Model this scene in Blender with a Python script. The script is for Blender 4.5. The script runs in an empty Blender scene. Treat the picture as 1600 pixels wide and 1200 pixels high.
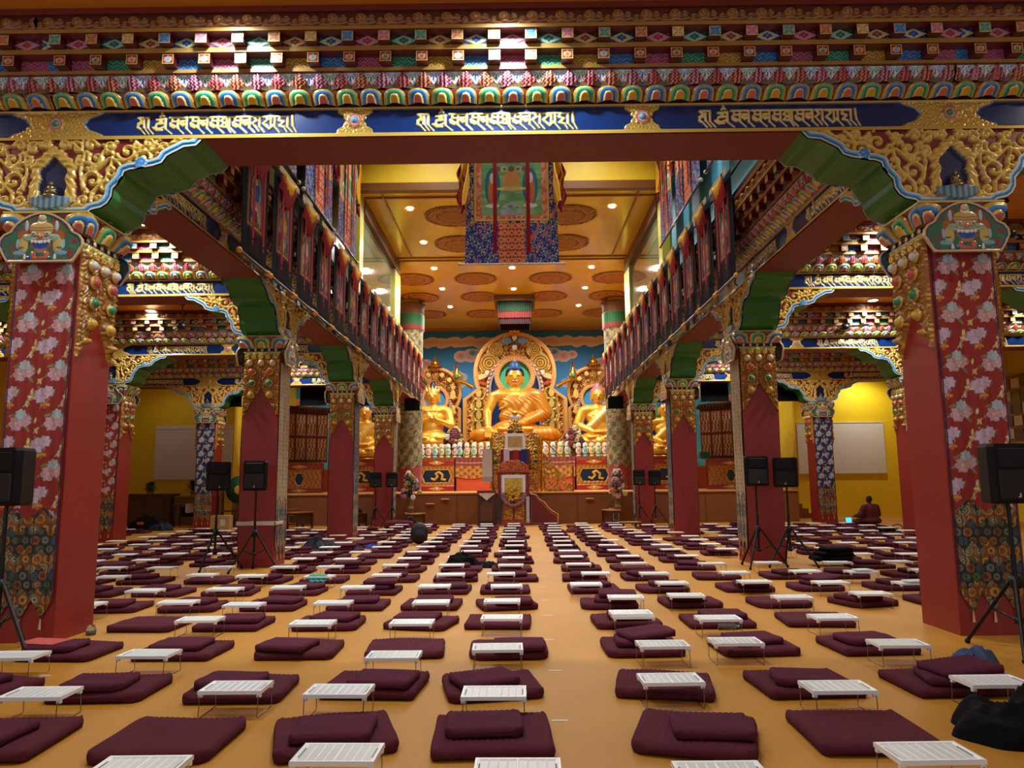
import bpy, math, random
import numpy as np
from mathutils import Vector, Matrix
random.seed(7); RNG = np.random.RandomState(7)
sc = bpy.context.scene
col = sc.collection
pi = math.pi

def S(r, g, b):
    o = []
    for c in (r, g, b):
        c = c/255.0
        o.append(c/12.92 if c <= .04045 else ((c+.055)/1.055)**2.4)
    return tuple(o)

# ------------------------------------------------------------------ camera
CAMX, CAMH = 0.148676, 1.6
FPX, TILT, ROLL, YAW = 1155.667, .1336282, -.00933398, -.0066166
cd = bpy.data.cameras.new('camera'); cam = bpy.data.objects.new('camera', cd); col.objects.link(cam)
cd.sensor_fit = 'HORIZONTAL'; cd.sensor_width = 36; cd.lens = FPX*36/1600
cd.clip_start = .05; cd.clip_end = 300
fwd = Vector((math.sin(YAW)*math.cos(TILT), math.cos(YAW)*math.cos(TILT), math.sin(TILT)))
right = Vector((math.cos(YAW), -math.sin(YAW), 0))
up = right.cross(fwd)
M3 = Matrix((right, up, -fwd)).transposed()
cam.matrix_world = Matrix.Translation((CAMX, 0, CAMH)) @ (M3 @ Matrix.Rotation(ROLL, 3, 'Z')).to_4x4()
sc.camera = cam

# ------------------------------------------------------------------ world, exposure
wd = bpy.data.worlds.new('world'); sc.world = wd; wd.use_nodes = True
bg = wd.node_tree.nodes['Background']; bg.inputs[0].default_value = (*S(236, 240, 250), 1); bg.inputs[1].default_value = .34
sc.view_settings.view_transform = 'Standard'; sc.view_settings.look = 'None'
sc.view_settings.gamma = 1; sc.view_settings.use_curve_mapping = False
sc.view_settings.exposure = .75

# ------------------------------------------------------------------ lamps: each has a recessed downlight built below; some are added fill
DOWNLIGHTS = []   # (x, y, z, radius, watts, colour, label)
WARM, NEUT, COOL = (1, .90, .74), (1, .97, .91), (.82, .92, 1)
def lamp(x, y, z, r, w, c, label, spot=150, group=None):
    DOWNLIGHTS.append((x, y, z, r, c, label, group))
    if w > 0:
        ld = bpy.data.lights.new('lamp', 'SPOT'); ld.energy = w; ld.color = c; ld.spot_size = math.radians(spot); ld.spot_blend = .6
        ld.shadow_soft_size = r
        lo = bpy.data.objects.new('lamp', ld); col.objects.link(lo); lo.location = (x, y, z-.06)
CB = 6.78      # ceiling of the low bays
for x, y, w, c, lb in ((-2.94, 6.95, 240, COOL, 'recessed ceiling light shining on the entrance beam, above its first inscription'),
                       (.07, 6.95, 300, COOL, 'recessed ceiling light shining on the entrance beam, above its middle inscription'),
                       (-7.6, 6.6, 130, WARM, 'recessed ceiling light beyond the near left pillar'),
                       (7.4, 6.6, 75, WARM, 'recessed ceiling light beyond the near right pillar'),
                       (-2.5, 3.2, 90, NEUT, 'unseen ceiling fill light added near the photographer, left'),  # this pair is out of view, added for general fill
                       (2.5, 3.2, 70, NEUT, 'unseen ceiling fill light added near the photographer, right')):
    lamp(x, y, CB, .1, w, c, lb)
for x, y, w, c, lb in ((-7.21, 14.0, 300, NEUT, 'bright round ceiling light in the first left bay'),
                       (-10.66, 21.3, 340, COOL, 'bluish round ceiling light by the fan in the second left bay'),
                       (7.6, 14.0, 300, NEUT, 'round ceiling light in the first right bay'),
                       (10.49, 21.0, 340, COOL, 'square white ceiling light by the fan in the second right bay'),
                       (-8.4, 27.6, 260, NEUT, 'round ceiling light in the third left bay'),
                       (8.4, 27.6, 280, NEUT, 'round ceiling light in the third right bay'),
                       (-8.4, 20.2, 130, NEUT, 'round ceiling light close to the centre of the second left bay'),
                       (7.6, 20.2, 150, NEUT, 'round ceiling light close to the centre of the second right bay'),
                       (-15.2, 21.0, 120, WARM, 'round ceiling light in the outer left aisle'),
                       (15.2, 21.0, 150, WARM, 'round ceiling light in the outer right aisle'),
                       (-10.4, 12.4, 150, NEUT, 'added round fill light in the first left bay, outer one'), (10.4, 12.4, 150, NEUT, 'added round fill light in the first right bay, outer one'),  # from here to the outer-pillar pair: lamps added to brighten the side bays
                       (-7.0, 17.6, 120, COOL, 'added round fill light right behind the second beam, left bay'), (7.0, 17.6, 120, NEUT, 'added round fill light right behind the second beam, right bay'),
                       (-7.2, 24.8, 140, NEUT, 'added round fill light right behind the third beam, left bay'), (7.2, 24.8, 140, NEUT, 'added round fill light right behind the third beam, right bay'),
                       (-10.8, 26.6, 150, NEUT, 'added round fill light of the third left bay, near the outer pillar'), (10.8, 26.6, 150, NEUT, 'added round fill light of the third right bay, near the outer pillar'),
                       (15.8, 32.6, 300, (1, .95, .78), 'bright ceiling light washing the yellow wall on the right'),
                       (-15.6, 32.0, 22, WARM, 'weak ceiling light before the dim yellow wall')):
    lamp(x, y, CB, .16, w, c, lb)
for i, (x, y) in enumerate(((-2.6, 11), (2.6, 11), (-2.6, 16), (2.6, 16), (-2.4, 19.6), (2.4, 19.6))):
    lamp(x, y, 13.38, .16, 700 if i < 4 else 520, NEUT, 'recessed light high in the tall nave ceiling, %s row, %s side' % (('first', 'second', 'third')[i//2], ('left', 'right')[i % 2]), 72 if i < 4 else 130)
ALT = [(-3.37, 23.7), (-3.35, 27.2), (-3.34, 30.65), (-3.33, 34.0), (-3.28, 37.58), (3.39, 23.7), (3.39, 30.7), (3.42, 34.1), (3.4, 37.6), (.0, 30.68), (.04, 34.15)]
NM = ['nearest the nave, left row', 'second in the left row', 'third in the left row', 'fourth in the left row', 'last in the left row', 'nearest the nave, right row',
      'second in the right row', 'third in the right row', 'last in the right row', 'below the large hanging scroll', 'in front of the canopy']
for (x, y), n in zip(ALT, NM):
    lamp(x, y, 10.74, .13, (820 if y > 36 else 560) if y > 30 else 260, NEUT, 'bright downlight in the orange altar ceiling, ' + n, 168)
for x in (-8.2, 8.2):
    lamp(x, 37.0, 10.74, .13, 420, WARM, 'downlight above the outer %s buddha' % ('left' if x < 0 else 'right'), 120)

# ------------------------------------------------------------------ tagging
def tag(o, label=None, cat=None, group=None, kind=None):
    if label: o['label'] = label
    if cat: o['category'] = cat
    if group: o['group'] = group
    if kind: o['kind'] = kind
    return o
def empty(name, loc=(0, 0, 0), rz=0, label=None, cat=None, group=None):
    o = bpy.data.objects.new(name, None); col.objects.link(o); o.empty_display_size = .1
    o.location = loc; o.rotation_euler = (0, 0, rz)
    return tag(o, label, cat, group)
def link(name, me, mat=None, parent=None, loc=None, rz=None):
    o = bpy.data.objects.new(name, me); col.objects.link(o)
    if mat and not me.materials: me.materials.append(mat)
    if parent: o.parent = parent
    if loc is not None: o.location = loc
    if rz is not None: o.rotation_euler = (0, 0, rz)
    return o
CHILD = {}
def copy_tree(o, parent=None):
    c = o.copy(); col.objects.link(c); c.parent = parent
    for ch in list(o.children): copy_tree(ch, c)
    return c

# ------------------------------------------------------------------ materials
def new_mat(name):
    m = bpy.data.materials.new(name); m.use_nodes = True
    return m, m.node_tree, m.node_tree.nodes['Principled BSDF']
def mat(name, rgb, rough=.5, metal=0, bump=0, bscale=30, var=0, vscale=4, spec=None, coat=0):
    m, nt, p = new_mat(name)
    p.inputs['Base Color'].default_value = (*rgb, 1); p.inputs['Roughness'].default_value = rough; p.inputs['Metallic'].default_value = metal
    if spec is not None: p.inputs['Specular IOR Level'].default_value = spec
    if coat: p.inputs['Coat Weight'].default_value = coat; p.inputs['Coat Roughness'].default_value = .08
    tc = nt.nodes.new('ShaderNodeTexCoord')
    if var:
        n = nt.nodes.new('ShaderNodeTexNoise'); n.inputs['Scale'].default_value = vscale; n.inputs['Detail'].default_value = 5
        nt.links.new(tc.outputs['Object'], n.inputs['Vector'])
        r = nt.nodes.new('ShaderNodeValToRGB'); r.color_ramp.elements[0].position = .3; r.color_ramp.elements[1].position = .7
        r.color_ramp.elements[0].color = (*[c*(1-var) for c in rgb], 1); r.color_ramp.elements[1].color = (*[min(1, c*(1+var)) for c in rgb], 1)
        nt.links.new(n.outputs['Fac'], r.inputs['Fac']); nt.links.new(r.outputs['Color'], p.inputs['Base Color'])
    if bump:
        n = nt.nodes.new('ShaderNodeTexNoise'); n.inputs['Scale'].default_value = bscale; n.inputs['Detail'].default_value = 4
        nt.links.new(tc.outputs['Object'], n.inputs['Vector'])
        b = nt.nodes.new('ShaderNodeBump'); b.inputs['Strength'].default_value = bump; b.inputs['Distance'].default_value = .02
        nt.links.new(n.outputs['Fac'], b.inputs['Height']); nt.links.new(b.outputs['Normal'], p.inputs['Normal'])
    return m
def painted(name, rough=.45, coat=0, bump=0, bscale=60, metal=True, sheen=0):
    m, nt, p = new_mat(name)
    a = nt.nodes.new('ShaderNodeAttribute'); a.attribute_name = 'Col'
    nt.links.new(a.outputs['Color'], p.inputs['Base Color'])
    if metal: nt.links.new(a.outputs['Alpha'], p.inputs['Metallic'])
    p.inputs['Roughness'].default_value = rough
    if coat: p.inputs['Coat Weight'].default_value = coat; p.inputs['Coat Roughness'].default_value = .12
    if sheen: p.inputs['Sheen Weight'].default_value = sheen
    if bump:
        tc = nt.nodes.new('ShaderNodeTexCoord')
        n = nt.nodes.new('ShaderNodeTexNoise'); n.inputs['Scale'].default_value = bscale
        nt.links.new(tc.outputs['Object'], n.inputs['Vector'])
        b = nt.nodes.new('ShaderNodeBump'); b.inputs['Strength'].default_value = bump; b.inputs['Distance'].default_value = .01
        nt.links.new(n.outputs['Fac'], b.inputs['Height']); nt.links.new(b.outputs['Normal'], p.inputs['Normal'])
    return m
def glow(name, rgb, st):
    m, nt, p = new_mat(name); p.inputs['Base Color'].default_value = (*rgb, 1)
    p.inputs['Emission Color'].default_value = (*rgb, 1); p.inputs['Emission Strength'].default_value = st
    return m

PAINT = painted('painted wood', .38, coat=.25)
GLOSS = painted('glossy enamel', .25, coat=.2)
CLOTH = painted('brocade cloth', .75, bump=.25, bscale=220, sheen=.15)
GILT = painted('gilt carving', .34)
RED = mat('oxide red paint', S(142, 38, 30), .42, bump=.05, bscale=14, var=.06, vscale=2)
REDW = mat('deep red lacquered wood', S(118, 30, 24), .35, var=.12)
SOFR = mat('dark red beam paint', S(112, 30, 26), .5, var=.05)
GREEN = mat('green bracket paint', S(44, 116, 50), .4, var=.10, vscale=1.5)
GOLD = mat('gold paint', S(220, 182, 80), .35, .35, bump=.15, bscale=40)
GOLDB = mat('polished gilt', S(232, 168, 50), .22, .85)
BLACK = mat('black plastic', S(6, 6, 7), .55, spec=.25, bump=.1, bscale=200)
BLACKC = mat('black cloth', S(7, 8, 10), .9, spec=.15, bump=.3, bscale=30)
METB = mat('black coated steel', S(20, 20, 22), .4, .3)
STEEL = mat('chromed wire', S(150, 140, 125), .3, .9)
WHITEP = mat('white plastic', S(244, 246, 246), .35)
BROWN = mat('brown stage cloth', S(120, 70, 32), .8, bump=.1, bscale=150)
WOOD = mat('dark wood', S(74, 38, 20), .4, var=.25, vscale=3)
WOODM = mat('mid brown wood', S(140, 88, 46), .45, var=.2, vscale=3)
MAROON = mat('maroon quilted cloth', S(86, 37, 48), .95, spec=.12, bump=.35, bscale=120, var=.08, vscale=9)
MAROON2 = mat('plum quilted cloth', S(84, 36, 51), .95, spec=.12, bump=.35, bscale=120, var=.1, vscale=7)
YWALL = mat('yellow wall paint', S(234, 200, 34), .45, bump=.03, bscale=8, var=.03)
WHITEB = mat('white board panel', S(222, 216, 208), .6)
ORCEIL = mat('orange gloss ceiling paint', S(230, 186, 40), .2, var=.05, vscale=1.2, bump=.012, bscale=1.5, coat=.25)
LOWCEIL = mat('ochre ceiling paint', S(206, 140, 50), .3, var=.05)
SKYB = mat('sky blue wall paint', S(96, 196, 232), .6)
GLASS = None

# ------------------------------------------------------------------ mesh helpers
def mk(name, V, F, C=None, smooth=True):
    V = np.asarray(V, np.float32).reshape(-1, 3); F = np.asarray(F, np.int32)
    k = F.shape[1]
    me = bpy.data.meshes.new(name)
    me.vertices.add(len(V)); me.vertices.foreach_set('co', V.ravel())
    me.loops.add(F.size); me.loops.foreach_set('vertex_index', F.ravel())
    me.polygons.add(len(F)); me.polygons.foreach_set('loop_start', np.arange(0, F.size, k, dtype=np.int32))
    me.polygons.foreach_set('use_smooth', np.full(len(F), smooth))
    if C is not None:
        C = np.asarray(C, np.float32)
        if C.ndim == 1: C = np.tile(C, (len(V), 1))
        C = C.reshape(len(V), -1)
        if C.shape[1] == 3: C = np.concatenate([C, np.zeros((len(C), 1), np.float32)], 1)
        a = me.color_attributes.new('Col', 'FLOAT_COLOR', 'POINT'); a.data.foreach_set('color', C.astype(np.float32).ravel())
    me.update(calc_edges=True); me.validate()
    return me
def grid(name, P, C=None, mask=None, smooth=True, flip=False, wrap=False):
    """P: (nv, nu, 3) points, u to the right, v up, normal towards the viewer of an x-right z-up panel."""
    nv, nu = P.shape[:2]
    idx = np.arange(nv*nu).reshape(nv, nu)
    if wrap: idx = np.concatenate([idx, idx[:, :1]], 1)
    a, b, c, d = idx[:-1, :-1], idx[:-1, 1:], idx[1:, 1:], idx[1:, :-1]
    F = np.stack([a, b, c, d], -1).reshape(-1, 4)
    if mask is not None: F = F[(mask[:-1, :-1] & mask[:-1, 1:] & mask[1:, 1:] & mask[1:, :-1]).ravel()]
    if flip: F = F[:, ::-1]
    return mk(name, P.reshape(-1, 3), F, None if C is None else C.reshape(nv*nu, -1), smooth)

class MB:
    """collects simple solids into one mesh"""
    def __init__(s): s.v = []; s.f = []; s.sm = []
    def add(s, vs, fs, sm=False):
        n = len(s.v); s.v += [tuple(v) for v in vs]; s.f += [tuple(n+i for i in f) for f in fs]; s.sm += [sm]*len(fs); return s
    def box(s, x0, x1, y0, y1, z0, z1, b=0):
        if b <= 0:
            return s.add([(x, y, z) for z in (z0, z1) for y in (y0, y1) for x in (x0, x1)],
                         [(0, 2, 3, 1), (4, 5, 7, 6), (0, 1, 5, 4), (1, 3, 7, 5), (3, 2, 6, 7), (2, 0, 4, 6)])
        rings = []
        for z, i in ((z0, b), (z0+b, 0), (z1-b, 0), (z1, b)):
            rings.append([(x0+i+b*(i == 0), y0+i, z), (x1-i-b*(i == 0), y0+i, z), (x1-i, y0+i+b*(i == 0), z), (x1-i, y1-i-b*(i == 0), z),
                          (x1-i-b*(i == 0), y1-i, z), (x0+i+b*(i == 0), y1-i, z), (x0+i, y1-i-b*(i == 0), z), (x0+i, y0+i+b*(i == 0), z)])
        vs = [p for r in rings for p in r]; fs = []
        for k in range(3):
            for j in range(8): fs.append((k*8+j, k*8+(j+1) % 8, k*8+8+(j+1) % 8, k*8+8+j))
        fs.append(tuple(range(7, -1, -1))); fs.append(tuple(range(24, 32)))
        return s.add(vs, fs)
    def tube(s, pts, r, n=8, cap=True):
        pts = [Vector(p) for p in pts]; rr = r if isinstance(r, (list, tuple)) else [r]*len(pts)
        vs = []; ref = None
        for i, p in enumerate(pts):
            t = (pts[min(i+1, len(pts)-1)]-pts[max(i-1, 0)]).normalized()
            if ref is None: ref = Vector((0, 0, 1)) if abs(t.z) < .9 else Vector((1, 0, 0))
            u = (ref - t*ref.dot(t)).normalized(); w = t.cross(u); ref = u
            vs += [p+(u*math.cos(2*pi*k/n)+w*math.sin(2*pi*k/n))*rr[i] for k in range(n)]
        fs = [(i*n+k, i*n+(k+1) % n, i*n+n+(k+1) % n, i*n+n+k) for i in range(len(pts)-1) for k in range(n)]
        s.add(vs, fs, True)
        if cap:
            m = len(vs); s.add(vs[:n], [tuple(range(n-1, -1, -1))]); s.add(vs[m-n:], [tuple(range(n))])
        return s
    def lathe(s, prof, n=16, cx=0, cy=0, z0=0, sx=1, sy=1):
        vs = [(cx+r*math.cos(2*pi*k/n)*sx, cy+r*math.sin(2*pi*k/n)*sy, z0+z) for r, z in prof for k in range(n)]
        fs = [(i*n+k, i*n+(k+1) % n, i*n+n+(k+1) % n, i*n+n+k) for i in range(len(prof)-1) for k in range(n)]
        return s.add(vs, fs, True)
    def ball(s, c, r, n=10, m=7, sx=1, sy=1, sz=1):
        prof = [(max(1e-4, r*math.sin(pi*i/m)), -r*math.cos(pi*i/m)*sz) for i in range(m+1)]
        return s.lathe(prof, n, c[0], c[1], c[2], sx, sy)
    def prism(s, poly, y0, y1):   # polygon in x-z (counter-clockwise seen from -y), extruded along y
        n = len(poly)
        vs = [(x, y0, z) for x, z in poly]+[(x, y1, z) for x, z in poly]
        return s.add(vs, [tuple(range(n)), tuple(range(2*n-1, n-1, -1))]+[(i, i+n, (i+1) % n+n, (i+1) % n) for i in range(n)])
    def mesh(s, name):
        me = bpy.data.meshes.new(name); me.from_pydata(s.v, [], s.f)
        me.polygons.foreach_set('use_smooth', s.sm); me.update(); return me
    def build(s, name, m, parent=None, loc=None, rz=None):
        return link(name, s.mesh(name), m, parent, loc, rz)

def rbox(sx, sy, sz, r, n=(14, 12, 4), rib=0, puff=0, noise=0, seed=0, corner=None):
    """soft rounded slab, base at z=0"""
    rs = np.random.RandomState(seed); V = []; F = []; base = 0
    hx, hy, hz = sx/2, sy/2, sz/2
    def face(o, u, v, nu, nv):
        nonlocal base
        a, b = np.meshgrid(np.linspace(-1, 1, nu+1), np.linspace(-1, 1, nv+1))
        P = o + a[..., None]*u + b[..., None]*v
        V.append(P.reshape(-1, 3)); i = np.arange((nu+1)*(nv+1)).reshape(nv+1, nu+1)+base
        F.append(np.stack([i[:-1, :-1], i[:-1, 1:], i[1:, 1:], i[1:, :-1]], -1).reshape(-1, 4)); base += (nu+1)*(nv+1)
    X, Y, Z = np.array([hx, 0, 0]), np.array([0, hy, 0]), np.array([0, 0, hz])
    nx, ny, nz = n
    face(Z, X, Y, nx, ny); face(-Z, Y, X, ny, nx); face(X, Y, Z, ny, nz); face(-X, Z, Y, nz, ny); face(-Y, X, Z, nx, nz); face(Y, Z, X, nz, nx)
    V = np.concatenate(V); F = np.concatenate(F)
    c = corner or r
    # plan rounding
    core = np.array([hx-c, hy-c]); q = V[:, :2]; cl = np.clip(q, -core, core); d = q-cl; L = np.linalg.norm(d, axis=1)+1e-9
    m = np.maximum(np.abs(d[:, 0]), np.abs(d[:, 1]))
    V[:, :2] = cl + d*(m/L)[:, None]
    # edge rounding in z
    core = np.array([hx-r, hy-r])
    cl = np.clip(V[:, :2], -core, core); e = np.minimum(np.linalg.norm(V[:, :2]-cl, axis=1)/r, 1)
    zz = V[:, 2]/hz
    th = zz.copy(); k = np.sqrt(np.clip(1-e**2.5, 0, 1))
    V[:, 2] = np.where(np.abs(zz) > .98, np.sign(zz)*hz*(.55+.45*k), zz*hz*(.55+.45*k))
    edge = (np.abs(zz) < .98); bul = 1-(zz**2)
    V[:, :2] *= (1+(.015*bul*edge))[:, None]
    top = V[:, 2] > 0
    u, v = V[:, 0]/hx, V[:, 1]/hy
    if puff: V[:, 2] += top*puff*(1-np.abs(u)**3)*(1-np.abs(v)**3)
    if rib: V[:, 2] += top*.0025*np.sin(V[:, 0]*2*pi/rib)*(k)
    if noise:
        a = rs.uniform(-1, 1, 8)
        V[:, 2] += top*noise*(a[0]*np.sin(3*u+a[1]*3)*np.cos(2.3*v+a[2])+.5*a[3]*np.sin(6*v+2*u))
        V[:, 0] += noise*.9*(a[4]*np.sin(2.5*v+a[5])); V[:, 1] += noise*.9*(a[6]*np.sin(2.5*u+a[7]))
    V[:, 2] += hz
    # weld
    key = np.round(V, 5); _, idx, inv = np.unique(key, axis=0, return_index=True, return_inverse=True)
    inv = np.asarray(inv).reshape(-1)
    return V[idx], inv[F]
# ------------------------------------------------------------------ pattern toolkit (numpy distance fields)
def A(*c): return np.array(c, np.float32)
cGOLD = A(*S(220, 182, 82), .28); cGOLDD = A(*S(150, 104, 40), .25); cGOLDL = A(*S(240, 212, 124), .22)
def c4(r, g, b, m=0): return A(*S(r, g, b), m)
cBLUE, cBLUED, cNAVY = c4(40, 120, 190), c4(16, 62, 130), c4(10, 46, 100)
cGRN, cGRND, cRED, cREDD = c4(40, 150, 110), c4(14, 92, 62), c4(150, 40, 34), c4(86, 20, 20)
cPINK, cWHITE, cYEL, cBLK, cORA = c4(198, 112, 112), c4(226, 222, 208), c4(206, 168, 60), c4(12, 12, 14), c4(206, 112, 46)
cBRN, cSKY = c4(104, 50, 36), c4(120, 176, 210)
def blank(sh, c): return np.tile(c, sh+(1,)).astype(np.float32)
def put(C, m, c):
    """blend colour c into C where mask m (0..1)"""
    m = np.clip(m, 0, 1)[..., None]; C[...] = C*(1-m)+c*m
def seg(u, v, a, b):
    ax, ay = a; bx, by = b; dx, dy = bx-ax, by-ay; L = dx*dx+dy*dy+1e-12
    t = np.clip(((u-ax)*dx+(v-ay)*dy)/L, 0, 1)
    return np.hypot(u-ax-t*dx, v-ay-t*dy)
def stroke(u, v, pts):
    d = np.full(u.shape, 9e9, np.float32)
    xs = [p[0] for p in pts]; ys = [p[1] for p in pts]; R = .25
    for a, b in zip(pts[:-1], pts[1:]): d = np.minimum(d, seg(u, v, a, b))
    return d
def stroke_in(D, u, v, pts, r, pad=.05):
    """minimum of D and the distance to pts, worked out only near the line"""
    x0, x1 = min(p[0] for p in pts)-pad-r, max(p[0] for p in pts)+pad+r; y0, y1 = min(p[1] for p in pts)-pad-r, max(p[1] for p in pts)+pad+r
    m = (u > x0) & (u < x1) & (v > y0) & (v < y1)
    if m.any():
        D[m] = np.minimum(D[m], stroke(u[m], v[m], pts)-r)
def spiral(cx, cy, R, a0=0, turns=1.4, d=1, n=26):
    return [(cx+R*(1-.82*k/n)*math.cos(a0+d*2*pi*turns*k/n), cy+R*(1-.82*k/n)*math.sin(a0+d*2*pi*turns*k/n)) for k in range(n+1)]
def band(d, w, aa=.004): return np.clip((w-d)/aa+.5, 0, 1)
def hsh(a, b, s=0): return np.mod(np.abs(np.sin(a*127.1+b*311.7+s*74.7)*43758.5453), 1)
def vnoise(u, v, s=0):
    iu, iv = np.floor(u), np.floor(v); fu, fv = u-iu, v-iv; fu = fu*fu*(3-2*fu); fv = fv*fv*(3-2*fv)
    return (hsh(iu, iv, s)*(1-fu)+hsh(iu+1, iv, s)*fu)*(1-fv)+(hsh(iu, iv+1, s)*(1-fu)+hsh(iu+1, iv+1, s)*fu)*fv
def rings(u, v): return np.hypot(u, v)

# ---- the mantra band: raised gold letters on navy
GL = {'h': [[(10, 10), (56, 8)], [(18, 15), (46, 40), (8, 62)], [(8, 64), (52, 60)], [(16, 66), (6, 95), (30, 106), (75, 155)]],
      'd': [[(10, 8), (36, 10), (34, 100), (84, 155)], [(-4, 30), (-2, 95), (44, 152)]],
      'o': [[(15, 28), (100, 22)], [(30, 28), (62, 46), (20, 66)], [(16, 66), (82, 62)], [(20, 68), (4, 96), (40, 110), (86, 92)], [(96, 20), (96, 108), (156, 155)],
            [(46, -2), (62, -14), (80, -6)], [(62, -30), (66, -28)], [(-14, 98), (20, 122), (66, 120)]],
      'm': [[(0, 10), (82, 10)], [(28, 14), (24, 42)], [(24, 47), (76, 45)], [(8, 60), (12, 86), (42, 102), (74, 82)], [(12, 66), (44, 84)], [(78, 12), (75, 104), (130, 155)]],
      'n': [[(0, 10), (70, 10)], [(10, 42), (64, 41)], [(18, 46), (8, 66), (30, 84), (62, 66)], [(34, 48), (36, 70)], [(66, 12), (64, 108), (112, 155)]],
      'a': [[(2, 10), (92, 10)], [(44, 14), (12, 45), (40, 64), (8, 95), (60, 102)], [(62, 14), (60, 92), (100, 150)], [(86, 12), (85, 104), (138, 155)]],
      't': [[(2, 10), (70, 10)], [(18, 15), (36, 45), (2, 70), (60, 142)], [(66, 12), (64, 100), (108, 152)]],
      's': [[(-4, 12), (116, 12)], [(25, 15), (46, 35), (2, 72), (60, 122), (92, 90)], [(72, 15), (70, 92)], [(106, 12), (105, 102), (150, 155)]],
      'x': [[(-2, 12), (94, 12)], [(20, 15), (8, 46), (52, 60), (14, 95), (54, 106), (84, 152)], [(88, 12), (86, 104), (134, 155)]],
      'i': [[(4, 8), (10, 92), (44, 155)]]}
TXT = [(0, 'h'), (66, 'd'), (160, 'o'), (292, 'm'), (382, 'n'), (476, 'm'), (566, 'n'), (652, 'm'), (746, 'a'), (856, 'm'), (948, 'n'), (1038, 't'), (1134, 's'), (1268, 'x'), (1392, 'i')]
def text_dist(x, z, cx):
    D = np.full(x.shape, 9e9, np.float32); k = 1/788.
    for ox, g in TXT:
        for st in GL[g]:
            pts = [(cx-.91+(ox+px)*k, .272-py*k*1.06) for px, py in st]
            tail = len(pts) > 1 and st[-1][1] > 140
            if tail:
                stroke_in(D, x, z, pts[:-1], .0135, .02); stroke_in(D, x, z, pts[-2:], .008, .02)
            else: stroke_in(D, x, z, pts, .0125, .02)
    return D
def script_field(x, z, texts, medals):
    C = blank(x.shape, cNAVY); H = np.zeros(x.shape, np.float32)
    D = np.full(x.shape, 9e9, np.float32)
    for t in texts: D = np.minimum(D, text_dist(x, z, t))
    m = band(D, 0, .004); put(C, m, cGOLDL); H += .012*m
    zc = .19
    for mx, big in medals:
        u = np.abs(x-mx); v = z-zc
        if big:
            edge = .30+.23*np.clip(np.abs(v)/.14, 0, 1)**1.5 + .012*np.sin(np.abs(v)*70)
            ins = edge-u
            put(C, band(-ins, .016, .004), c4(96, 150, 200)); put(C, band(-ins, 0, .004), cGOLD)
        else:
            edge = .09+.13*np.clip(np.abs(v)/.14, 0, 1)**1.1+.012*np.sin(np.abs(v)*80)
            ins = edge-u; put(C, band(-ins, 0, .004), cGOLD)
        inm = ins > 0
        s = .5+.5*np.sin(x*150+5*np.sin(z*70))*np.sin(z*160+4*np.sin(x*90))
        put(C, inm*(s < .32)*.55, cGOLDD); H += inm*(.012+.014*s)
        r = np.hypot(x-mx, v)
        for R, c, h in ((.088, cGOLD, .03), (.078, cPINK, .036), (.052, cWHITE, .036), (.043, cGOLDD, .03), (.036, cSKY if not big else cGRN, .05)):
            w = R*(1+(.07*np.cos(8*np.arctan2(v, x-mx)) if R > .06 else 0)); k = band(r, w, .004); put(C, k, c); H = H*(1-k)+k*h
        k = r < .036; H = np.where(k, .035+np.sqrt(np.clip(.036**2-r*r, 0, 1))*.8, H)
    g = (z < .045); put(C, g*1., cGOLD); H = np.where(g, .02, H)
    g = (z > .325); put(C, g*1., cGOLD); H = np.where(g, .03, H)
    return C, H
def lotus_field(x, t, p=.2667, ph=0):
    i = np.floor((x+ph)/p); u = (x+ph)/p-i-.5; odd = np.mod(i, 2) > .5
    r = ((np.abs(u)/.47)**2.6+(np.clip(t-.30, 0, 9)/.66)**2.2)**(1/2.4)
    C = blank(x.shape, cBRN); H = np.full(x.shape, -.02, np.float32)
    k = r < 1; put(C, k*1., cGOLD); H = np.where(k, .012+.03*np.sqrt(np.clip(1-r*r, 0, 1)), H)
    sc_ = (np.mod(np.arctan2(t-.35, u)*7, 1) < .25) & (r > .86) & k; put(C, sc_*.6, cGOLDD)
    blue, green = cBLUE, cGRN
    k = r < .76; base = np.where(odd[..., None], c4(24, 110, 196), c4(20, 150, 100)); shade = np.clip((r-.5)/.3, 0, 1)[..., None]
    lite = np.where(odd[..., None], c4(96, 176, 226), c4(110, 206, 166))
    cc = base*(1-shade)+lite*shade; C[k] = cc[k]; H = np.where(k, H+.006, H)
    r2 = ((np.abs(u)/.205)**2.6+(np.clip(t-.10, 0, 9)/.44)**2.2)**(1/2.3)
    k = r2 < 1.12; put(C, k*1., c4(12, 44, 60)); 
    k = r2 < 1; put(C, k*1., cGOLDL); H = np.where(k, .06*np.sqrt(np.clip(1.4-r2*r2, 0, 1))+.015, H)
    k = r2 < .72; tc = np.where(odd[..., None], cPINK, cYEL); C[k] = tc[k]
    k = (np.abs(u) < .06*np.clip((t-.55)*8, 0, 1)) & (t > .8) & (t < .97); put(C, k*1., cGOLDL)
    return C, H
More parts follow.
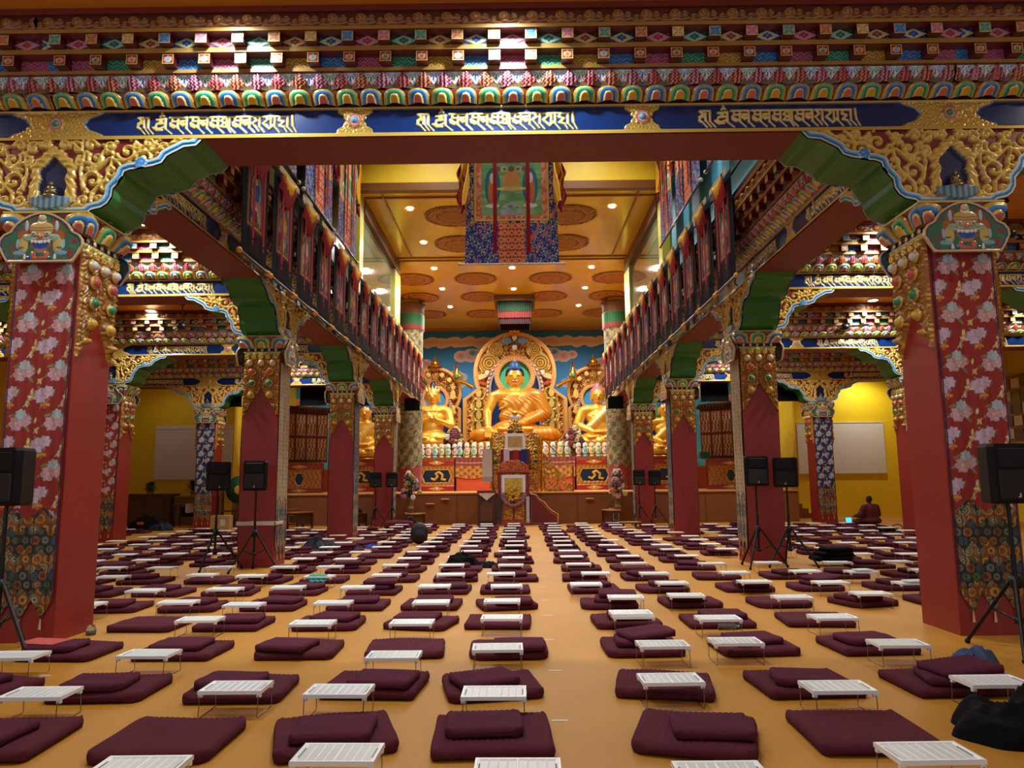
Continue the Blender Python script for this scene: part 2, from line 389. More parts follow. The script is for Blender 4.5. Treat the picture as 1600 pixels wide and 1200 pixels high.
def comb_field(x, t, p=.2335):
    i = np.floor(x/p); u = x/p-i-.5
    C = blank(x.shape, cREDD)
    row = np.floor(t*9); chk = np.mod(np.floor(u*10+.5*np.mod(row, 2))+row, 2) > .5
    j = np.floor(x/p+.5); c1 = np.where((np.mod(j, 3) < .5)[..., None], c4(226, 140, 96), np.where((np.mod(j, 3) < 1.5)[..., None], c4(226, 150, 176), c4(216, 110, 110)))
    C = np.where(chk[..., None], c1, blank(x.shape, c4(96, 14, 24))).astype(np.float32)
    us = np.round(u*14)/14; f = np.abs(us)/.5+(1-np.round(t*9)/9)/.72; k = f < .98; ang = np.arctan2(1-t, u)
    fanc = np.where((np.mod(i, 2) < .5)[..., None], c4(24, 84, 170), c4(14, 130, 90))
    put(C, k*1., c4(228, 240, 240)); ray = (np.mod(ang/pi*7+.5, 1) < .5) & (f > .18) & (f < .86); C[ray & k] = fanc[ray & k]
    f2 = np.hypot(u/.34, t/.28); k2 = f2 < 1; put(C, k2*1., c4(120, 96, 60)); ray2 = (np.mod(np.arctan2(t, u)/pi*7+.5, 1) < .45) & (f2 < .85); put(C, (ray2 & k2)*1., c4(30, 60, 44))
    H = .05*np.abs(u)*2*(1-np.abs(t-.45))*(~k) + .012*chk*(~k)*(~k2)
    return C, H.astype(np.float32)
def fret_field(x, z, p=.4):
    i = np.mod(np.floor(x/p+.5), 4)
    cols = [(c4(24, 96, 170), c4(110, 170, 214)), (c4(150, 60, 90), c4(206, 130, 156)), (c4(16, 120, 84), c4(110, 196, 160)), (c4(170, 120, 24), c4(226, 196, 96))]
    C = blank(x.shape, cNAVY)
    s = .021; a, b = x/s, z/s
    l = ((np.mod(a+b, 2) < .62) & (np.mod(np.floor(a/2), 2) < .5)) | ((np.mod(a-b, 2) < .62) & (np.mod(np.floor(a/2), 2) > .5)) | ((np.mod(b*1.0, 3) < .4) & (np.mod(np.floor(a), 3) < 1.4))
    for k, (d, li) in enumerate(cols):
        m = i == k; C[m & ~l] = d; C[m & l] = li
    return C, .004*l.astype(np.float32)
def lozenge_field(x, z, p=.4):
    i = np.floor(x/p+.5); u = x-i*p; v = z-.06; j = np.mod(i, 4)
    C = blank(x.shape, cBLK)
    bgc = [c4(20, 40, 84), c4(96, 30, 50), c4(16, 70, 60), c4(70, 24, 24)]; fc = [c4(210, 206, 150), c4(206, 150, 170), c4(170, 206, 190), c4(214, 190, 120)]; ic = [c4(30, 90, 170), c4(180, 60, 60), c4(24, 120, 90), c4(150, 60, 70)]
    d = np.abs(u)/.145+np.abs(v)/.062
    for k in range(4):
        m = j == k; C[m] = bgc[k]; C[m & (d < 1.0)] = fc[k]
        fl = (np.hypot(np.abs(u)-.03, v) < .022) | (np.hypot(u, np.abs(v)-.022) < .018) | (np.hypot(np.abs(u)-.115, np.abs(v)-.04) < .014)
        C[m & fl] = ic[k]; C[m & (np.hypot(u, v) < .008)] = fc[k]
    return C, .006*(d < 1).astype(np.float32)
def cloud_field(x, t, p=.31):
    i = np.floor(x/p); u = (x/p-i-.5)*p; v = (t-.5)*.16
    C = blank(x.shape, c4(92, 44, 34)); H = np.zeros(x.shape, np.float32)
    D = np.full(x.shape, 9., np.float32)
    for pts, r in ((spiral(-.02, 0, .055, 0, 1.3), .010), (spiral(.10, .01, .035, 2, 1.2, -1), .008), (spiral(-.115, -.02, .03, 1, 1.1), .008), ([(-.15, -.05), (-.05, -.06), (.06, -.055), (.15, -.03)], .008)):
        D = np.minimum(D, stroke(u, v, pts)-r)
    k = np.hypot(u/.085, v/.06) < 1; H += .04*np.sqrt(np.clip(1-(u/.085)**2-(v/.06)**2, 0, 1)); put(C, k*.6, c4(150, 100, 44))
    m = band(D, 0, .006); put(C, m, c4(176, 124, 60, .2)); H += .014*m
    return C, H
def block_face(kind, j, n=9):
    """colour grid of a painted beam-end block"""
    g = np.linspace(-1, 1, n); u, v = np.meshgrid(g, g); C = blank(u.shape, cGOLDL)
    inn = np.maximum(np.abs(u), np.abs(v)) < .8
    if kind == 'A':
        C[inn] = cRED; C[inn & (np.hypot(u, (v+.1)) < .62)] = c4(226, 206, 170)
        C[inn & (np.hypot(u, v+.1) < .42)] = [cPINK, cGRN, cORA, cSKY][j % 4]
    else:
        bgk = [c4(120, 190, 170), c4(214, 150, 110), c4(226, 214, 150), c4(96, 160, 214), c4(226, 160, 176)][j % 5]
        C[inn] = bgk; C[inn & (np.abs(np.abs(u)-np.abs(v)) < .22) & (np.hypot(u, v) > .25)] = [c4(30, 110, 90), c4(150, 60, 40), c4(190, 90, 60), c4(30, 80, 160), c4(180, 60, 90)][j % 5]
    return C
def block_mesh(x, z0, o0, o1, kind, j, s=.126, h=.115, n=9):
    C = block_face(kind, j, n); g = np.linspace(0, 1, n)
    X, Z = np.meshgrid(x-s/2+g*s, z0+g*h); P = np.stack([X, np.full_like(X, -.36-o1), Z], -1)
    F = []; idx = np.arange(n*n).reshape(n, n)
    F = np.stack([idx[:-1, :-1], idx[:-1, 1:], idx[1:, 1:], idx[1:, :-1]], -1).reshape(-1, 4)
    x0, x1, z1 = x-s/2, x+s/2, z0+h; ya, yb = -.36-o1, -.36-o0
    V2 = np.array([(x0, ya, z0), (x1, ya, z0), (x1, ya, z1), (x0, ya, z1), (x0, yb, z0), (x1, yb, z0), (x1, yb, z1), (x0, yb, z1)]); b = n*n
    F2 = np.array([(0, 4, 5, 1), (1, 5, 6, 2), (3, 2, 6, 7), (0, 3, 7, 4)])+b
    C2 = np.tile(cREDD, (8, 1))
    return np.concatenate([P.reshape(-1, 3), V2]), np.concatenate([F, F2]), np.concatenate([C.reshape(-1, 4), C2])
def join(parts):
    V, F, C, n = [], [], [], 0
    for v, f, c in parts: V.append(v); F.append(f+n); C.append(c); n += len(v)
    return np.concatenate(V), np.concatenate(F), np.concatenate(C)

def cornice(L, texts, medals, res, mitre, split=False):
    """painted cornice along x in [0, L], face at y=-.36, z from 0 (beam bottom) upwards. Returns [(name, mesh, material)]"""
    out = []
    def lay(name, z0, z1, o_of, field, nz, m=PAINT, rx=res, targ=False):
        nx = int(L/rx)+1; x = np.linspace(0, L, nx); t = np.linspace(0, 1, nz)
        X, T = np.meshgrid(x, t); Z = z0+T*(z1-z0)
        C, H = field(X, T if targ else Z-z0) if field is not script_field else field(X, Z, texts, medals)
        O = o_of(T)+H
        mask = ((X >= O-.01) | (not (mitre & 1))) & ((X <= L-O+.01) | (not (mitre & 2))) if mitre else None
        out.append((name, grid(name, np.stack([X, -.36-O, Z], -1), C, mask), m))
    def strip(name, z0, z1, o, oin, c=c4(180, 138, 66, .15)):
        V = []; F = []; n = 0
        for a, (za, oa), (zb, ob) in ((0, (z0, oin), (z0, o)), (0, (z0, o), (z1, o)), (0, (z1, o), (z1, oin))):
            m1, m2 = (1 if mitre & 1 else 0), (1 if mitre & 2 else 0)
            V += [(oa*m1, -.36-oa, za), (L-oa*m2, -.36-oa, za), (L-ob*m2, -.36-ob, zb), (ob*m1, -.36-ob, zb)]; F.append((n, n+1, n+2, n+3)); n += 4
        Cc = np.tile(c, (n, 1)); Cc[:4] = c4(104, 40, 30); return np.array(V), np.array(F), Cc  # underside face dark red-brown: shade under the overhang put into its colour
    lay('script_band', .0, .345, lambda T: .012+0*T, script_field, int(.345/res*1.1)+2, GLOSS)
    lay('lotus_molding', .345, .495, lambda T: .05+.12*np.sin(T*pi/2), lotus_field, int(.19/res)+2, GLOSS, targ=True)
    lay('honeycomb_band', .495, .66, lambda T: .15+.06*T, comb_field, int(.165/res)+2, PAINT, targ=True)
    lay('fret_panels', .70, .825, lambda T: .24+0*T, fret_field, int(.125/res)+2, PAINT)
    lay('lozenge_panels', .88, .998, lambda T: .37+0*T, lozenge_field, int(.118/res)+2, PAINT)
    lay('cloud_cornice', 1.04, 1.20, lambda T: .49+.0*T, cloud_field, int(.16/res)+2, PAINT, rx=res*1.5, targ=True)
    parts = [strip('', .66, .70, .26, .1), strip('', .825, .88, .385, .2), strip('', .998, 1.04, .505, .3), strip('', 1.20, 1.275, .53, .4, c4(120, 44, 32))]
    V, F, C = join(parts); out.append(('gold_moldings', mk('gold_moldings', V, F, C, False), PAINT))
    ba, bb = [], []; n = int(round(L/.4))
    for j in range(0, n+1):
        x = (j+.5)*.4 - .2 + (.2 if True else 0)
        if x < .07 or x > L-.07: continue
        if x > .37*(mitre & 1) and x < L-.37*(mitre >> 1): ba.append(block_mesh(x, .705, .2, .37, 'A', j))
        if x > .47*(mitre & 1) and x < L-.47*(mitre >> 1): bb.append(block_mesh(x, .885, .3, .475, 'B', j))
    if split:
        for b, nm in [(q, 'beam_end_block') for q in ba+bb]: out.append((nm, mk(nm, *b, False), PAINT))
    else:
        out.append(('beam_end_blocks', mk('beam_end_blocks', *join(ba+bb), False), PAINT))
    return out
# ------------------------------------------------------------------ floor, ceilings, walls
def struct(name, mb, m, parent=None):
    o = mb.build(name, m, parent); 
    if parent is None: o['kind'] = 'structure'
    return o
FLOORM, nt, p = new_mat('ochre sheet flooring')
tc = nt.nodes.new('ShaderNodeTexCoord')
n1 = nt.nodes.new('ShaderNodeTexNoise'); n1.inputs['Scale'].default_value = .8; n1.inputs['Detail'].default_value = 6
n2 = nt.nodes.new('ShaderNodeTexNoise'); n2.inputs['Scale'].default_value = 140; n2.inputs['Detail'].default_value = 2
rp = nt.nodes.new('ShaderNodeValToRGB'); rp.color_ramp.elements[0].position = .3; rp.color_ramp.elements[1].position = .72
rp.color_ramp.elements[0].color = (*S(172, 118, 34), 1); rp.color_ramp.elements[1].color = (*S(192, 134, 44), 1)
bm = nt.nodes.new('ShaderNodeBump'); bm.inputs['Strength'].default_value = .12; bm.inputs['Distance'].default_value = .004
nt.links.new(tc.outputs['Object'], n1.inputs['Vector']); nt.links.new(tc.outputs['Object'], n2.inputs['Vector'])
nt.links.new(n1.outputs['Fac'], rp.inputs['Fac']); nt.links.new(rp.outputs['Color'], p.inputs['Base Color'])
nt.links.new(n2.outputs['Fac'], bm.inputs['Height']); nt.links.new(bm.outputs['Normal'], p.inputs['Normal']); p.inputs['Roughness'].default_value = .55; p.inputs['Specular IOR Level'].default_value = .25
struct('floor', MB().box(-19.3, 19.3, -3, 44, -.12, 0), FLOORM)
SW = 19.0
mb = MB()
for x0, x1, y0, y1 in ((-SW, -4.75, -3, 34.2), (4.75, SW, -3, 34.2), (-4.75, 4.75, -3, 8.0)): mb.box(x0, x1, y0, y1, CB, CB+.12)
struct('ceiling', mb, LOWCEIL)
mb = MB(); mb.box(-4.74, 4.74, 22.05, 30.3, 10.75, 10.95); mb.box(-13, 13, 30.3, 43.3, 10.75, 10.95)
struct('ceiling_altar', mb, ORCEIL)
struct('ceiling_nave', MB().box(-4.95, 4.95, 7.9, 22.4, 13.4, 13.5), YWALL)
struct('wall_nave_end', MB().box(-4.74, 4.74, 22.05, 22.2, 10.95, 13.4), YWALL)
struct('wall_back', MB().box(-13, 13, 43.3, 43.45, 0, 10.75), BROWN)
for s in (-1, 1):
    nm = 'left' if s < 0 else 'right'
    struct('wall_'+nm, MB().box(min(s*SW, s*(SW+.2)), max(s*SW, s*(SW+.2)), -3, 34.3, 0, CB), YWALL)
    struct('wall_rear_'+nm, MB().box(min(s*12.9, s*SW), max(s*12.9, s*SW), 34.0, 34.15, 0, CB), YWALL)
    struct('wall_altar_'+nm, MB().box(min(s*12.9, s*13.05), max(s*12.9, s*13.05), 34.15, 43.4, 0, 10.75), YWALL)
    struct('wall_over_altar_'+nm, MB().box(min(s*4.75, s*13), max(s*4.75, s*13), 30.1, 30.28, CB+.12, 10.75), YWALL)
# mouldings of the orange ceiling
mb = MB()
for y in (22.7, 29.1, 29.5): mb.box(-4.7, 4.7, y, y+.07, 10.70, 10.75)
for s in (-1, 1): mb.box(min(s*4.1, s*4.04), max(s*4.1, s*4.04), 22.2, 29.1, 10.71, 10.75)
struct('trim_1', mb, mat('ceiling moulding paint', S(150, 96, 30), .3))
struct('trim_2', MB().box(-4.74, 4.74, 22.04, 22.30, 10.70, 10.95), mat('brown edge moulding', S(126, 80, 30), .35))
struct('trim_3', MB().box(-13, 13, 42.9, 43.3, 10.60, 10.75), mat('ochre cornice', S(176, 116, 50), .4))
# painted back wall: sky with clouds
nx, nz = 700, 330
X, Z = np.meshgrid(np.linspace(-12.9, 12.9, nx), np.linspace(2.5, 10.62, nz)); C = blank(X.shape, c4(40, 120, 170))
k = np.clip((Z-5)/5, 0, 1); k = k*k*(3-2*k); C = (c4(90, 190, 250)*(1-k[..., None])+c4(34, 124, 190)*k[..., None]).astype(np.float32)
C *= (1+.10*(vnoise(X*1.2, Z*1.2, 3)[..., None]-.5))
def cloud(cx, cz, lobes, cin, cout):
    D = np.full(X.shape, 9.)
    own = np.zeros(X.shape)
    for lx, lz, r in lobes:
        d = np.hypot(X-cx-lx, (Z-cz-lz)*1.25)-r; own = np.where(d < D, np.clip(-d/r, 0, 1), own); D = np.minimum(D, d)
    m = band(D, 0, .05); cc = cout*(1-own[..., None]**.7)+cin*own[..., None]**.7
    C[...] = C*(1-m[..., None])+cc*m[..., None]; ed = band(np.abs(D+.03), .022, .03); put(C, ed*.8, c4(232, 214, 200))
    return D
PK, PKL, GRB = c4(222, 140, 120), c4(244, 216, 200), c4(80, 110, 130)
for s in (-1, 1):
    cloud(s*2.9, 9.95, [(a*.28, .06*math.sin(a*1.7), .34+.06*math.sin(a*2.3)) for a in range(-8, 9)], c4(226, 176, 140), c4(244, 222, 200))
    cloud(s*2.45, 9.1, [(-.7, 0, .42), (-.1, .05, .5), (.5, -.05, .42), (1.0, .05, .3)], c4(206, 130, 104), PKL)
    cloud(s*1.95, 9.3, [(-.5, 0, .32), (0, 0, .38), (.45, .02, .3)], c4(66, 100, 130), c4(196, 206, 206))
    D = stroke(X, Z, spiral(s*1.95, 9.35, .26, 0, 1.3, s)); put(C, band(D, .03, .03), c4(214, 214, 208))
    cloud(s*3.55, 7.5, [(-.5, -.05, .3), (-.1, -.1, .38), (.35, 0, .36), (.1, .45, .4), (.45, .35, .32)], c4(206, 130, 110), c4(224, 206, 180))
    cloud(s*3.4, 7.75, [(0, 0, .25), (.25, .1, .25)], c4(120, 160, 110), c4(196, 206, 150))
    m = (np.abs(X-s*3.45) < .2-.22*(Z-8.0)) & (Z > 7.8) & (Z < 8.75); put(C, m*1., c4(206, 150, 50)); put(C, (m & (np.abs(X-s*3.45) < .06))*1., c4(150, 70, 40))
    cloud(s*5.2, 8.35, [(0, .3, .36), (.3, 0, .34), (-.2, -.1, .36), (.1, -.4, .3), (-.3, .3, .3)], c4(206, 130, 110), c4(232, 206, 196))
    for kx in range(7):
        cloud(s*(6.6+kx), 6.2+1.4*math.sin(kx*2.1), [(0, 0, .5), (.4, .2, .4), (-.4, .1, .4)], PK, PKL)
    cloud(s*.95, 9.75, [(0, 0, .3), (.4, 0, .25), (-.3, .02, .2)], c4(120, 160, 190), c4(206, 214, 214))
mural = link('sky_mural', grid('sky_mural', np.stack([X, np.full_like(X, 43.28), Z], -1), C), painted('mural paint', .6, metal=False))
tag(mural, 'sky blue wall painting of pink and grey clouds behind the golden altar', 'mural')

# clerestory: glazed walls above the nave
GL_, nt, p = new_mat('grey green window glass'); p.inputs['Base Color'].default_value = (*S(104, 124, 100), 1); p.inputs['Roughness'].default_value = .06
p.inputs['Coat Weight'].default_value = .6; p.inputs['Transmission Weight'].default_value = .05
FRY = mat('yellow window frame paint', S(206, 196, 70), .4)
FRB = mat('dark carved beam', S(112, 76, 56), .5, bump=.5, bscale=30, var=.25, vscale=25)
for s in (-1, 1):
    nm = 'left' if s < 0 else 'right'
    def bb(mb, x0, x1, *a): return mb.box(min(s*x0, s*x1), max(s*x0, s*x1), *a)
    w = link('window_%d' % (1 if s < 0 else 2), bb(MB(), 4.66, 4.9, 22.75, 29.9, 10.25, 10.72).mesh('lintel'), FRB); w['kind'] = 'structure'
    link('pane', bb(MB(), 4.80, 4.83, 22.75, 29.0, 7.0, 10.25).mesh('pane'), GL_, w)
    link('window_frame', bb(bb(MB(), 4.70, 4.95, 22.2, 22.75, 6.8, 10.95), 4.70, 4.95, 28.9, 30.2, 6.8, 10.25).mesh('window_frame'), FRY, w)
    link('backing', bb(MB(), 5.3, 5.35, 22.2, 30.2, 6.8, 10.75).mesh('backing'), mat('dim gallery wall '+nm, S(120, 124, 96), .6), w)
    if s < 0:
        struct('wall_gallery_left', MB().box(-5.1, -4.95, 8.3, 22.2, 6.9, 13.4), mat('dark green gallery wall', S(60, 70, 50), .3))
    else:
        struct('wall_gallery_right', MB().box(4.95, 5.1, 8.3, 22.2, 6.9, 13.4), SKYB)
    struct('trim_gallery_'+nm, bb(MB(), 4.9, 4.98, 8.3, 30, 6.9, 7.3), mat('gallery plinth '+nm, S(70, 60, 46), .6))
# ------------------------------------------------------------------ pillar parts (front face is -y; pillar is centred on the origin)
HB = 5.51; ZB = 4.63
OUTL = [(1.67, .88), (1.60, .80), (1.46, .785), (1.38, .74), (1.33, .715), (1.27, .68), (1.22, .60), (1.12, .565), (.92, .53), (.86, .525), (.80, .50), (.785, .44), (.74, .37), (.68, .30), (.675, .21), (.63, .13), (.56, .08), (.45, .055), (.40, .01), (0, 0)][::-1]
ox = np.array([p[0] for p in OUTL]); oz = np.array([p[1] for p in OUTL])
def bracket_meshes():
    tt = np.linspace(0, 1, 150); L = np.concatenate([[0], np.cumsum(np.hypot(np.diff(ox), np.diff(oz)))]); L /= L[-1]
    bx = np.interp(tt, L, ox); bz = np.interp(tt, L, oz)
    # strictly widening columns
    bx = bx+np.linspace(0, 1e-3, len(bx))
    xs = np.concatenate([-bx[::-1], bx[1:]]); zl = np.concatenate([bz[::-1], bz[1:]])
    v = np.linspace(0, 1, 90); X = np.tile(xs, (len(v), 1)); Z = zl[None]+v[:, None]*(.88-zl[None])
    U = np.abs(X); C = blank(X.shape, c4(134, 44, 40)); H = np.zeros(X.shape, np.float32)
    D = np.full(X.shape, 9., np.float32)
    SP = [(1.40, .83, .06, 3, -1), (1.22, .78, .085, 4, 1), (1.02, .66, .10, 3, -1), (1.06, .83, .06, 0, 1), (.82, .74, .12, 3.4, 1), (.86, .58, .05, 0, -1), (.63, .80, .07, 5, -1), (.66, .52, .12, 1.6, -1), (.48, .66, .10, 2.6, 1),
          (.45, .40, .13, 4.2, -1), (.40, .82, .07, 0, 1), (.25, .79, .085, 3.0, -1), (.60, .32, .07, .6, 1), (.52, .18, .09, 2.4, 1), (.36, .17, .075, 5.5, -1), (.30, .62, .06, 2, 1), (.10, .82, .06, 0, 1), (.72, .42, .05, 2, 1), (.27, .07, .05, 1, 1), (.44, .54, .05, 3, 1), (1.52, .85, .035, 0, 1), (1.14, .60, .045, 1, 1), (.94, .80, .05, 2, 1)]
    for cx, cz, R, a, d in SP:
        stroke_in(D, U, Z, spiral(cx, cz, R, a, 1.15, d), .0235, .03)
        D = np.minimum(D, np.hypot(U-cx, Z-cz)-.024)
        for q in range(3):
            an = a+q*2.1; D = np.minimum(D, np.hypot(U-cx-R*1.25*math.cos(an), Z-cz-R*1.25*math.sin(an))-.024)
    stem = [[(1.5, .86), (1.3, .82), (1.1, .74), (.95, .72), (.8, .62), (.62, .66), (.5, .55), (.34, .62)], [(.66, .64), (.60, .42), (.45, .26), (.44, .08)], [(.34, .3), (.3, .5), (.34, .72), (.18, .86)], [(.7, .86), (.55, .74), (.5, .6)], [(1.15, .86), (1.08, .76)]]
    for s_ in stem: stroke_in(D, U, Z, s_, .022, .03)
    m = band(D, 0, .006); put(C, m, c4(228, 194, 96, .2)); H += .042*np.clip(-D/.022, 0, 1)**.5
    put(C, band(np.abs(D-.006), .004, .005)*.6, c4(80, 24, 20))
    # outline distance
    De = stroke(U, Z, OUTL)
    for d0, d1, c in ((0, .085, c4(190, 150, 70, .2)), (0, .074, c4(200, 220, 226)), (0, .058, c4(110, 186, 222)), (0, .040, c4(34, 110, 176)), (0, .018, c4(206, 214, 206))):
        k = De < d1; C[k] = c; H = np.where(k, .03-.01*(d1 < .05), H)
    # curl of the blue border
    for pts in (spiral(1.0, .60, .06, 4.7, 1.2, -1), spiral(.79, .33+.05, .035, 1.5, 1.0, 1)):
        d = stroke(U, Z, pts); C[d < .026] = c4(200, 220, 226); C[d < .018] = c4(60, 140, 200); H = np.where(d < .026, .04, H)
    # niche with scalloped golden frame
    w = np.where(Z < .5, .145, .145*np.sqrt(np.clip(1-((Z-.5)/.16)**2, 0, 1))); 
    dn = np.where(Z < .47, U-.15, np.hypot(U, (Z-.47)*.85)-.15+.02*np.clip(1-U/.05, 0, 1)*-1)+.012*np.cos(np.arctan2(Z-.42, U)*6); dn = np.maximum(dn, .20-Z)
    k = dn < .13; ang = np.arctan2(Z-.45, U); sc_ = .5+.5*np.cos(ang*16+dn*60)
    m = (dn < .095+.018*sc_) & (Z > .14); C[m] = c4(220, 182, 84, .2); H = np.where(m, .035+.02*sc_*np.sin(np.clip(dn/.1, 0, 1)*pi), H)
    m = (dn < .015) & (Z > .16); C[m] = cGOLDL
    m = (dn < 0) & (Z > .16); C[m] = c4(10, 30, 74); H = np.where(m, .0, H)
    lo = (np.hypot(U/.235, np.clip((.17-Z), 0, 9)/.125) < 1) & (Z < .20) & (Z > .03)
    pet = .5+.5*np.cos(U*95); C[lo] = (c4(50, 96, 130)*(1-pet[..., None])+c4(140, 170, 170)*pet[..., None])[lo]; H = np.where(lo, .05+.05*np.sqrt(np.clip(1-(U/.235)**2, 0, 1)), H)
    me = grid('carved_face', np.stack([X, -.36-H, Z], -1), C)
    # body: underside strip + sheer block, green
    n = len(xs); V = []; 
    for y in (-.355, .355):
        for i in range(n): V.append((xs[i], y, zl[i]))
    F = [(i, i+n, i+1+n, i+1) for i in range(n-1)]
    bm_ = mk('bracket_body', np.array(V), np.array(F)[:, ::-1], None, True)
    bm_.materials.append(GREEN)
    k = xs >= -1e-6; j = np.where(k)[0]
    hf = grid('carved_face', np.stack([X, -.36-H, Z], -1)[:, j], C[:, j]); i0 = j[0]
    hb = mk('bracket_body', np.array(V), np.array([f for i, f in enumerate(F) if i >= i0])[:, ::-1], None, True); hb.materials.append(GREEN)
    k2 = np.where(xs <= 1e-6)[0]; hf2 = grid('carved_face', np.stack([X, -.36-H, Z], -1)[:, k2], C[:, k2])
    return me, bm_, hf, hf2, hb
BR_FACE, BR_BODY, HF_P, HF_M, HB_BODY = bracket_meshes()

def figure_small(name='figurine', h=.2):
    mb = MB(); mb.lathe([(.001, 0), (.08, 0), (.085, .02), (.06, .035), (.075, .045)], 12)
    mb.ball((0, 0, .065), .05, sx=1.5, sy=1.0, sz=.5); mb.lathe([(.03, .06), (.034, .10), (.045, .125), (.02, .14), (.013, .15)], 10); mb.ball((0, 0, .168), .022); mb.ball((0, 0, .192), .009)
    mb.tube([(.043, 0, .125), (.06, -.01, .09), (.02, -.04, .075)], .010, 6); mb.tube([(-.043, 0, .125), (-.062, -.01, .09), (-.03, -.045, .07)], .010, 6)
    return mb.mesh(name)
FIG = figure_small(); FIG.materials.append(mat('silvery gilt', S(150, 136, 90), .3, .8))

def plaque_mesh():
    PO = [(0, .36), (.10, .42), (.20, .468), (.27, .462), (.33, .42), (.37, .345), (.40, .33), (.46, .29), (.52, .22), (.57, .13), (.595, .05), (.60, .004)]
    z = np.interp(np.linspace(0, len(PO)-1, 120), range(len(PO)), [p[0] for p in PO]); w = np.interp(np.linspace(0, len(PO)-1, 120), range(len(PO)), [p[1] for p in PO])
    s = np.linspace(-1, 1, 150); X = w[:, None]*s[None]; Z = np.tile(z[:, None], (1, 150)); C = blank(X.shape, c4(54, 110, 84)); H = np.zeros(X.shape, np.float32)
    n = vnoise(X*26, Z*26, 2)+.5*vnoise(X*60, Z*60, 4); put(C, band(1.0-n, .02, .15), c4(150, 40, 50)); put(C, band(n-.35, .02, .1)*.6, c4(70, 150, 110))
    U = np.abs(X)
    def el(cx, cz, rx, rz, c, h=0, side=True, soft=.08):
        nonlocal H
        q = np.hypot(((U if side else X)-cx)/rx, (Z-cz)/rz); k = np.clip((1-q)/soft, 0, 1); put(C, k, c); H = np.maximum(H, h*np.sqrt(np.clip(1-q*q, 0, 1)))
    el(.15, .36, .07, .14, c4(150, 84, 40)); el(.20, .32, .06, .06, c4(170, 96, 44))
    el(.165, .43, .022, .065, c4(170, 200, 206), .02); el(0, .40, .14, .085, c4(206, 170, 96), .04, False); el(0, .345, .12, .05, c4(206, 160, 96), .035, False)
    el(.19, .20, .055, .10, c4(206, 176, 96), .02); el(.215, .17, .04, .014, c4(40, 120, 80), .02); el(.25, .22, .02, .06, c4(150, 190, 200)); el(.23, .11, .07, .028, c4(130, 170, 190), .01)
    el(.14, .29, .07, .045, c4(150, 176, 150), .03); el(.06, .27, .09, .026, c4(170, 190, 170), .03)
    el(.075, .335, .035, .032, c4(190, 170, 150), .05); el(.075, .335, .024, .023, c4(150, 190, 190), .055); el(.075, .335, .01, .01, cBLK, .05)
    el(0, .305, .038, .038, c4(214, 140, 100), .06, False); el(.02, .292, .010, .008, c4(90, 30, 20), .05)
    el(0, .205, .12, .045, c4(176, 80, 36), .01, False); el(0, .15, .07, .035, c4(206, 110, 50), .01, False); el(0, .205, .092, .052, c4(20, 84, 170), .01, False)
    m = (np.abs(Z-.238-.25*X*X*4) < .014+.006*np.sin(U*150)) & (U < .105); C[m] = c4(232, 232, 220); H = np.where(m, .03, H)
    for s_ in (.30, .37, .40): put(C, band(np.abs(Z-s_-.10*U) if s_ > .35 else np.abs(Z-.262-.2*U), .005, .004)*(U < .14)*.8, c4(120, 60, 30))
    el(0, .53, .045, .042, c4(210, 196, 130), .03, False); put(C, ((np.hypot(X, Z-.505) < .05) & (np.hypot(X, Z-.525) > .043) & (Z < .51))*1., cWHITE)
    for i, (gx, gz, gc) in enumerate(((-.12, .04, c4(20, 80, 160)), (-.055, .045, cORA), (0, .055, c4(196, 90, 70)), (.06, .045, c4(190, 90, 70)), (.115, .04, c4(14, 110, 110)), (-.075, .09, c4(196, 96, 84)), (0, .095, c4(14, 110, 110)), (.07, .095, cORA))):
        el(gx, gz, .034, .034, gc, .025, False, .15)
    el(.165, .05, .016, .05, cWHITE, .02)
    pl = [(w_, z_) for z_, w_ in PO]; De = stroke(U, Z, pl+[]); De = np.minimum(De, Z)
    C[De < .032] = c4(30, 50, 120); H[De < .032] = 0; k = De < .022; C[k] = c4(212, 184, 128, .1); H[k] = .02
    return grid('guardian_plaque', np.stack([X, -.505-H*.4, Z*.95], -1), C)
PLQ = plaque_mesh()
def capital_mesh():
    parts = []; x = np.linspace(-.46, .46, 70); t = np.linspace(0, 1, 26); X, T = np.meshgrid(x, t)
    C, H = lotus_field(X, T, .37, .185+.37*4); H = np.maximum(H, 0)
    O = .10*np.sin(T*pi/2)+H; W = (.36+O)/.46
    P = np.stack([X*W, -.36-O, 4.39+T*.24], -1)
    for q in range(4):
        c, s = math.cos(q*pi/2), math.sin(q*pi/2); P2 = P.copy(); P2[..., 0] = P[..., 0]*c-P[..., 1]*s; P2[..., 1] = P[..., 0]*s+P[..., 1]*c
        idx = np.arange(P.shape[0]*P.shape[1]).reshape(P.shape[:2]); F = np.stack([idx[:-1, :-1], idx[:-1, 1:], idx[1:, 1:], idx[1:, :-1]], -1).reshape(-1, 4)
        parts.append((P2.reshape(-1, 3), F, C.reshape(-1, 4)))
    return mk('lotus_capital', *join(parts))
CAP = capital_mesh()
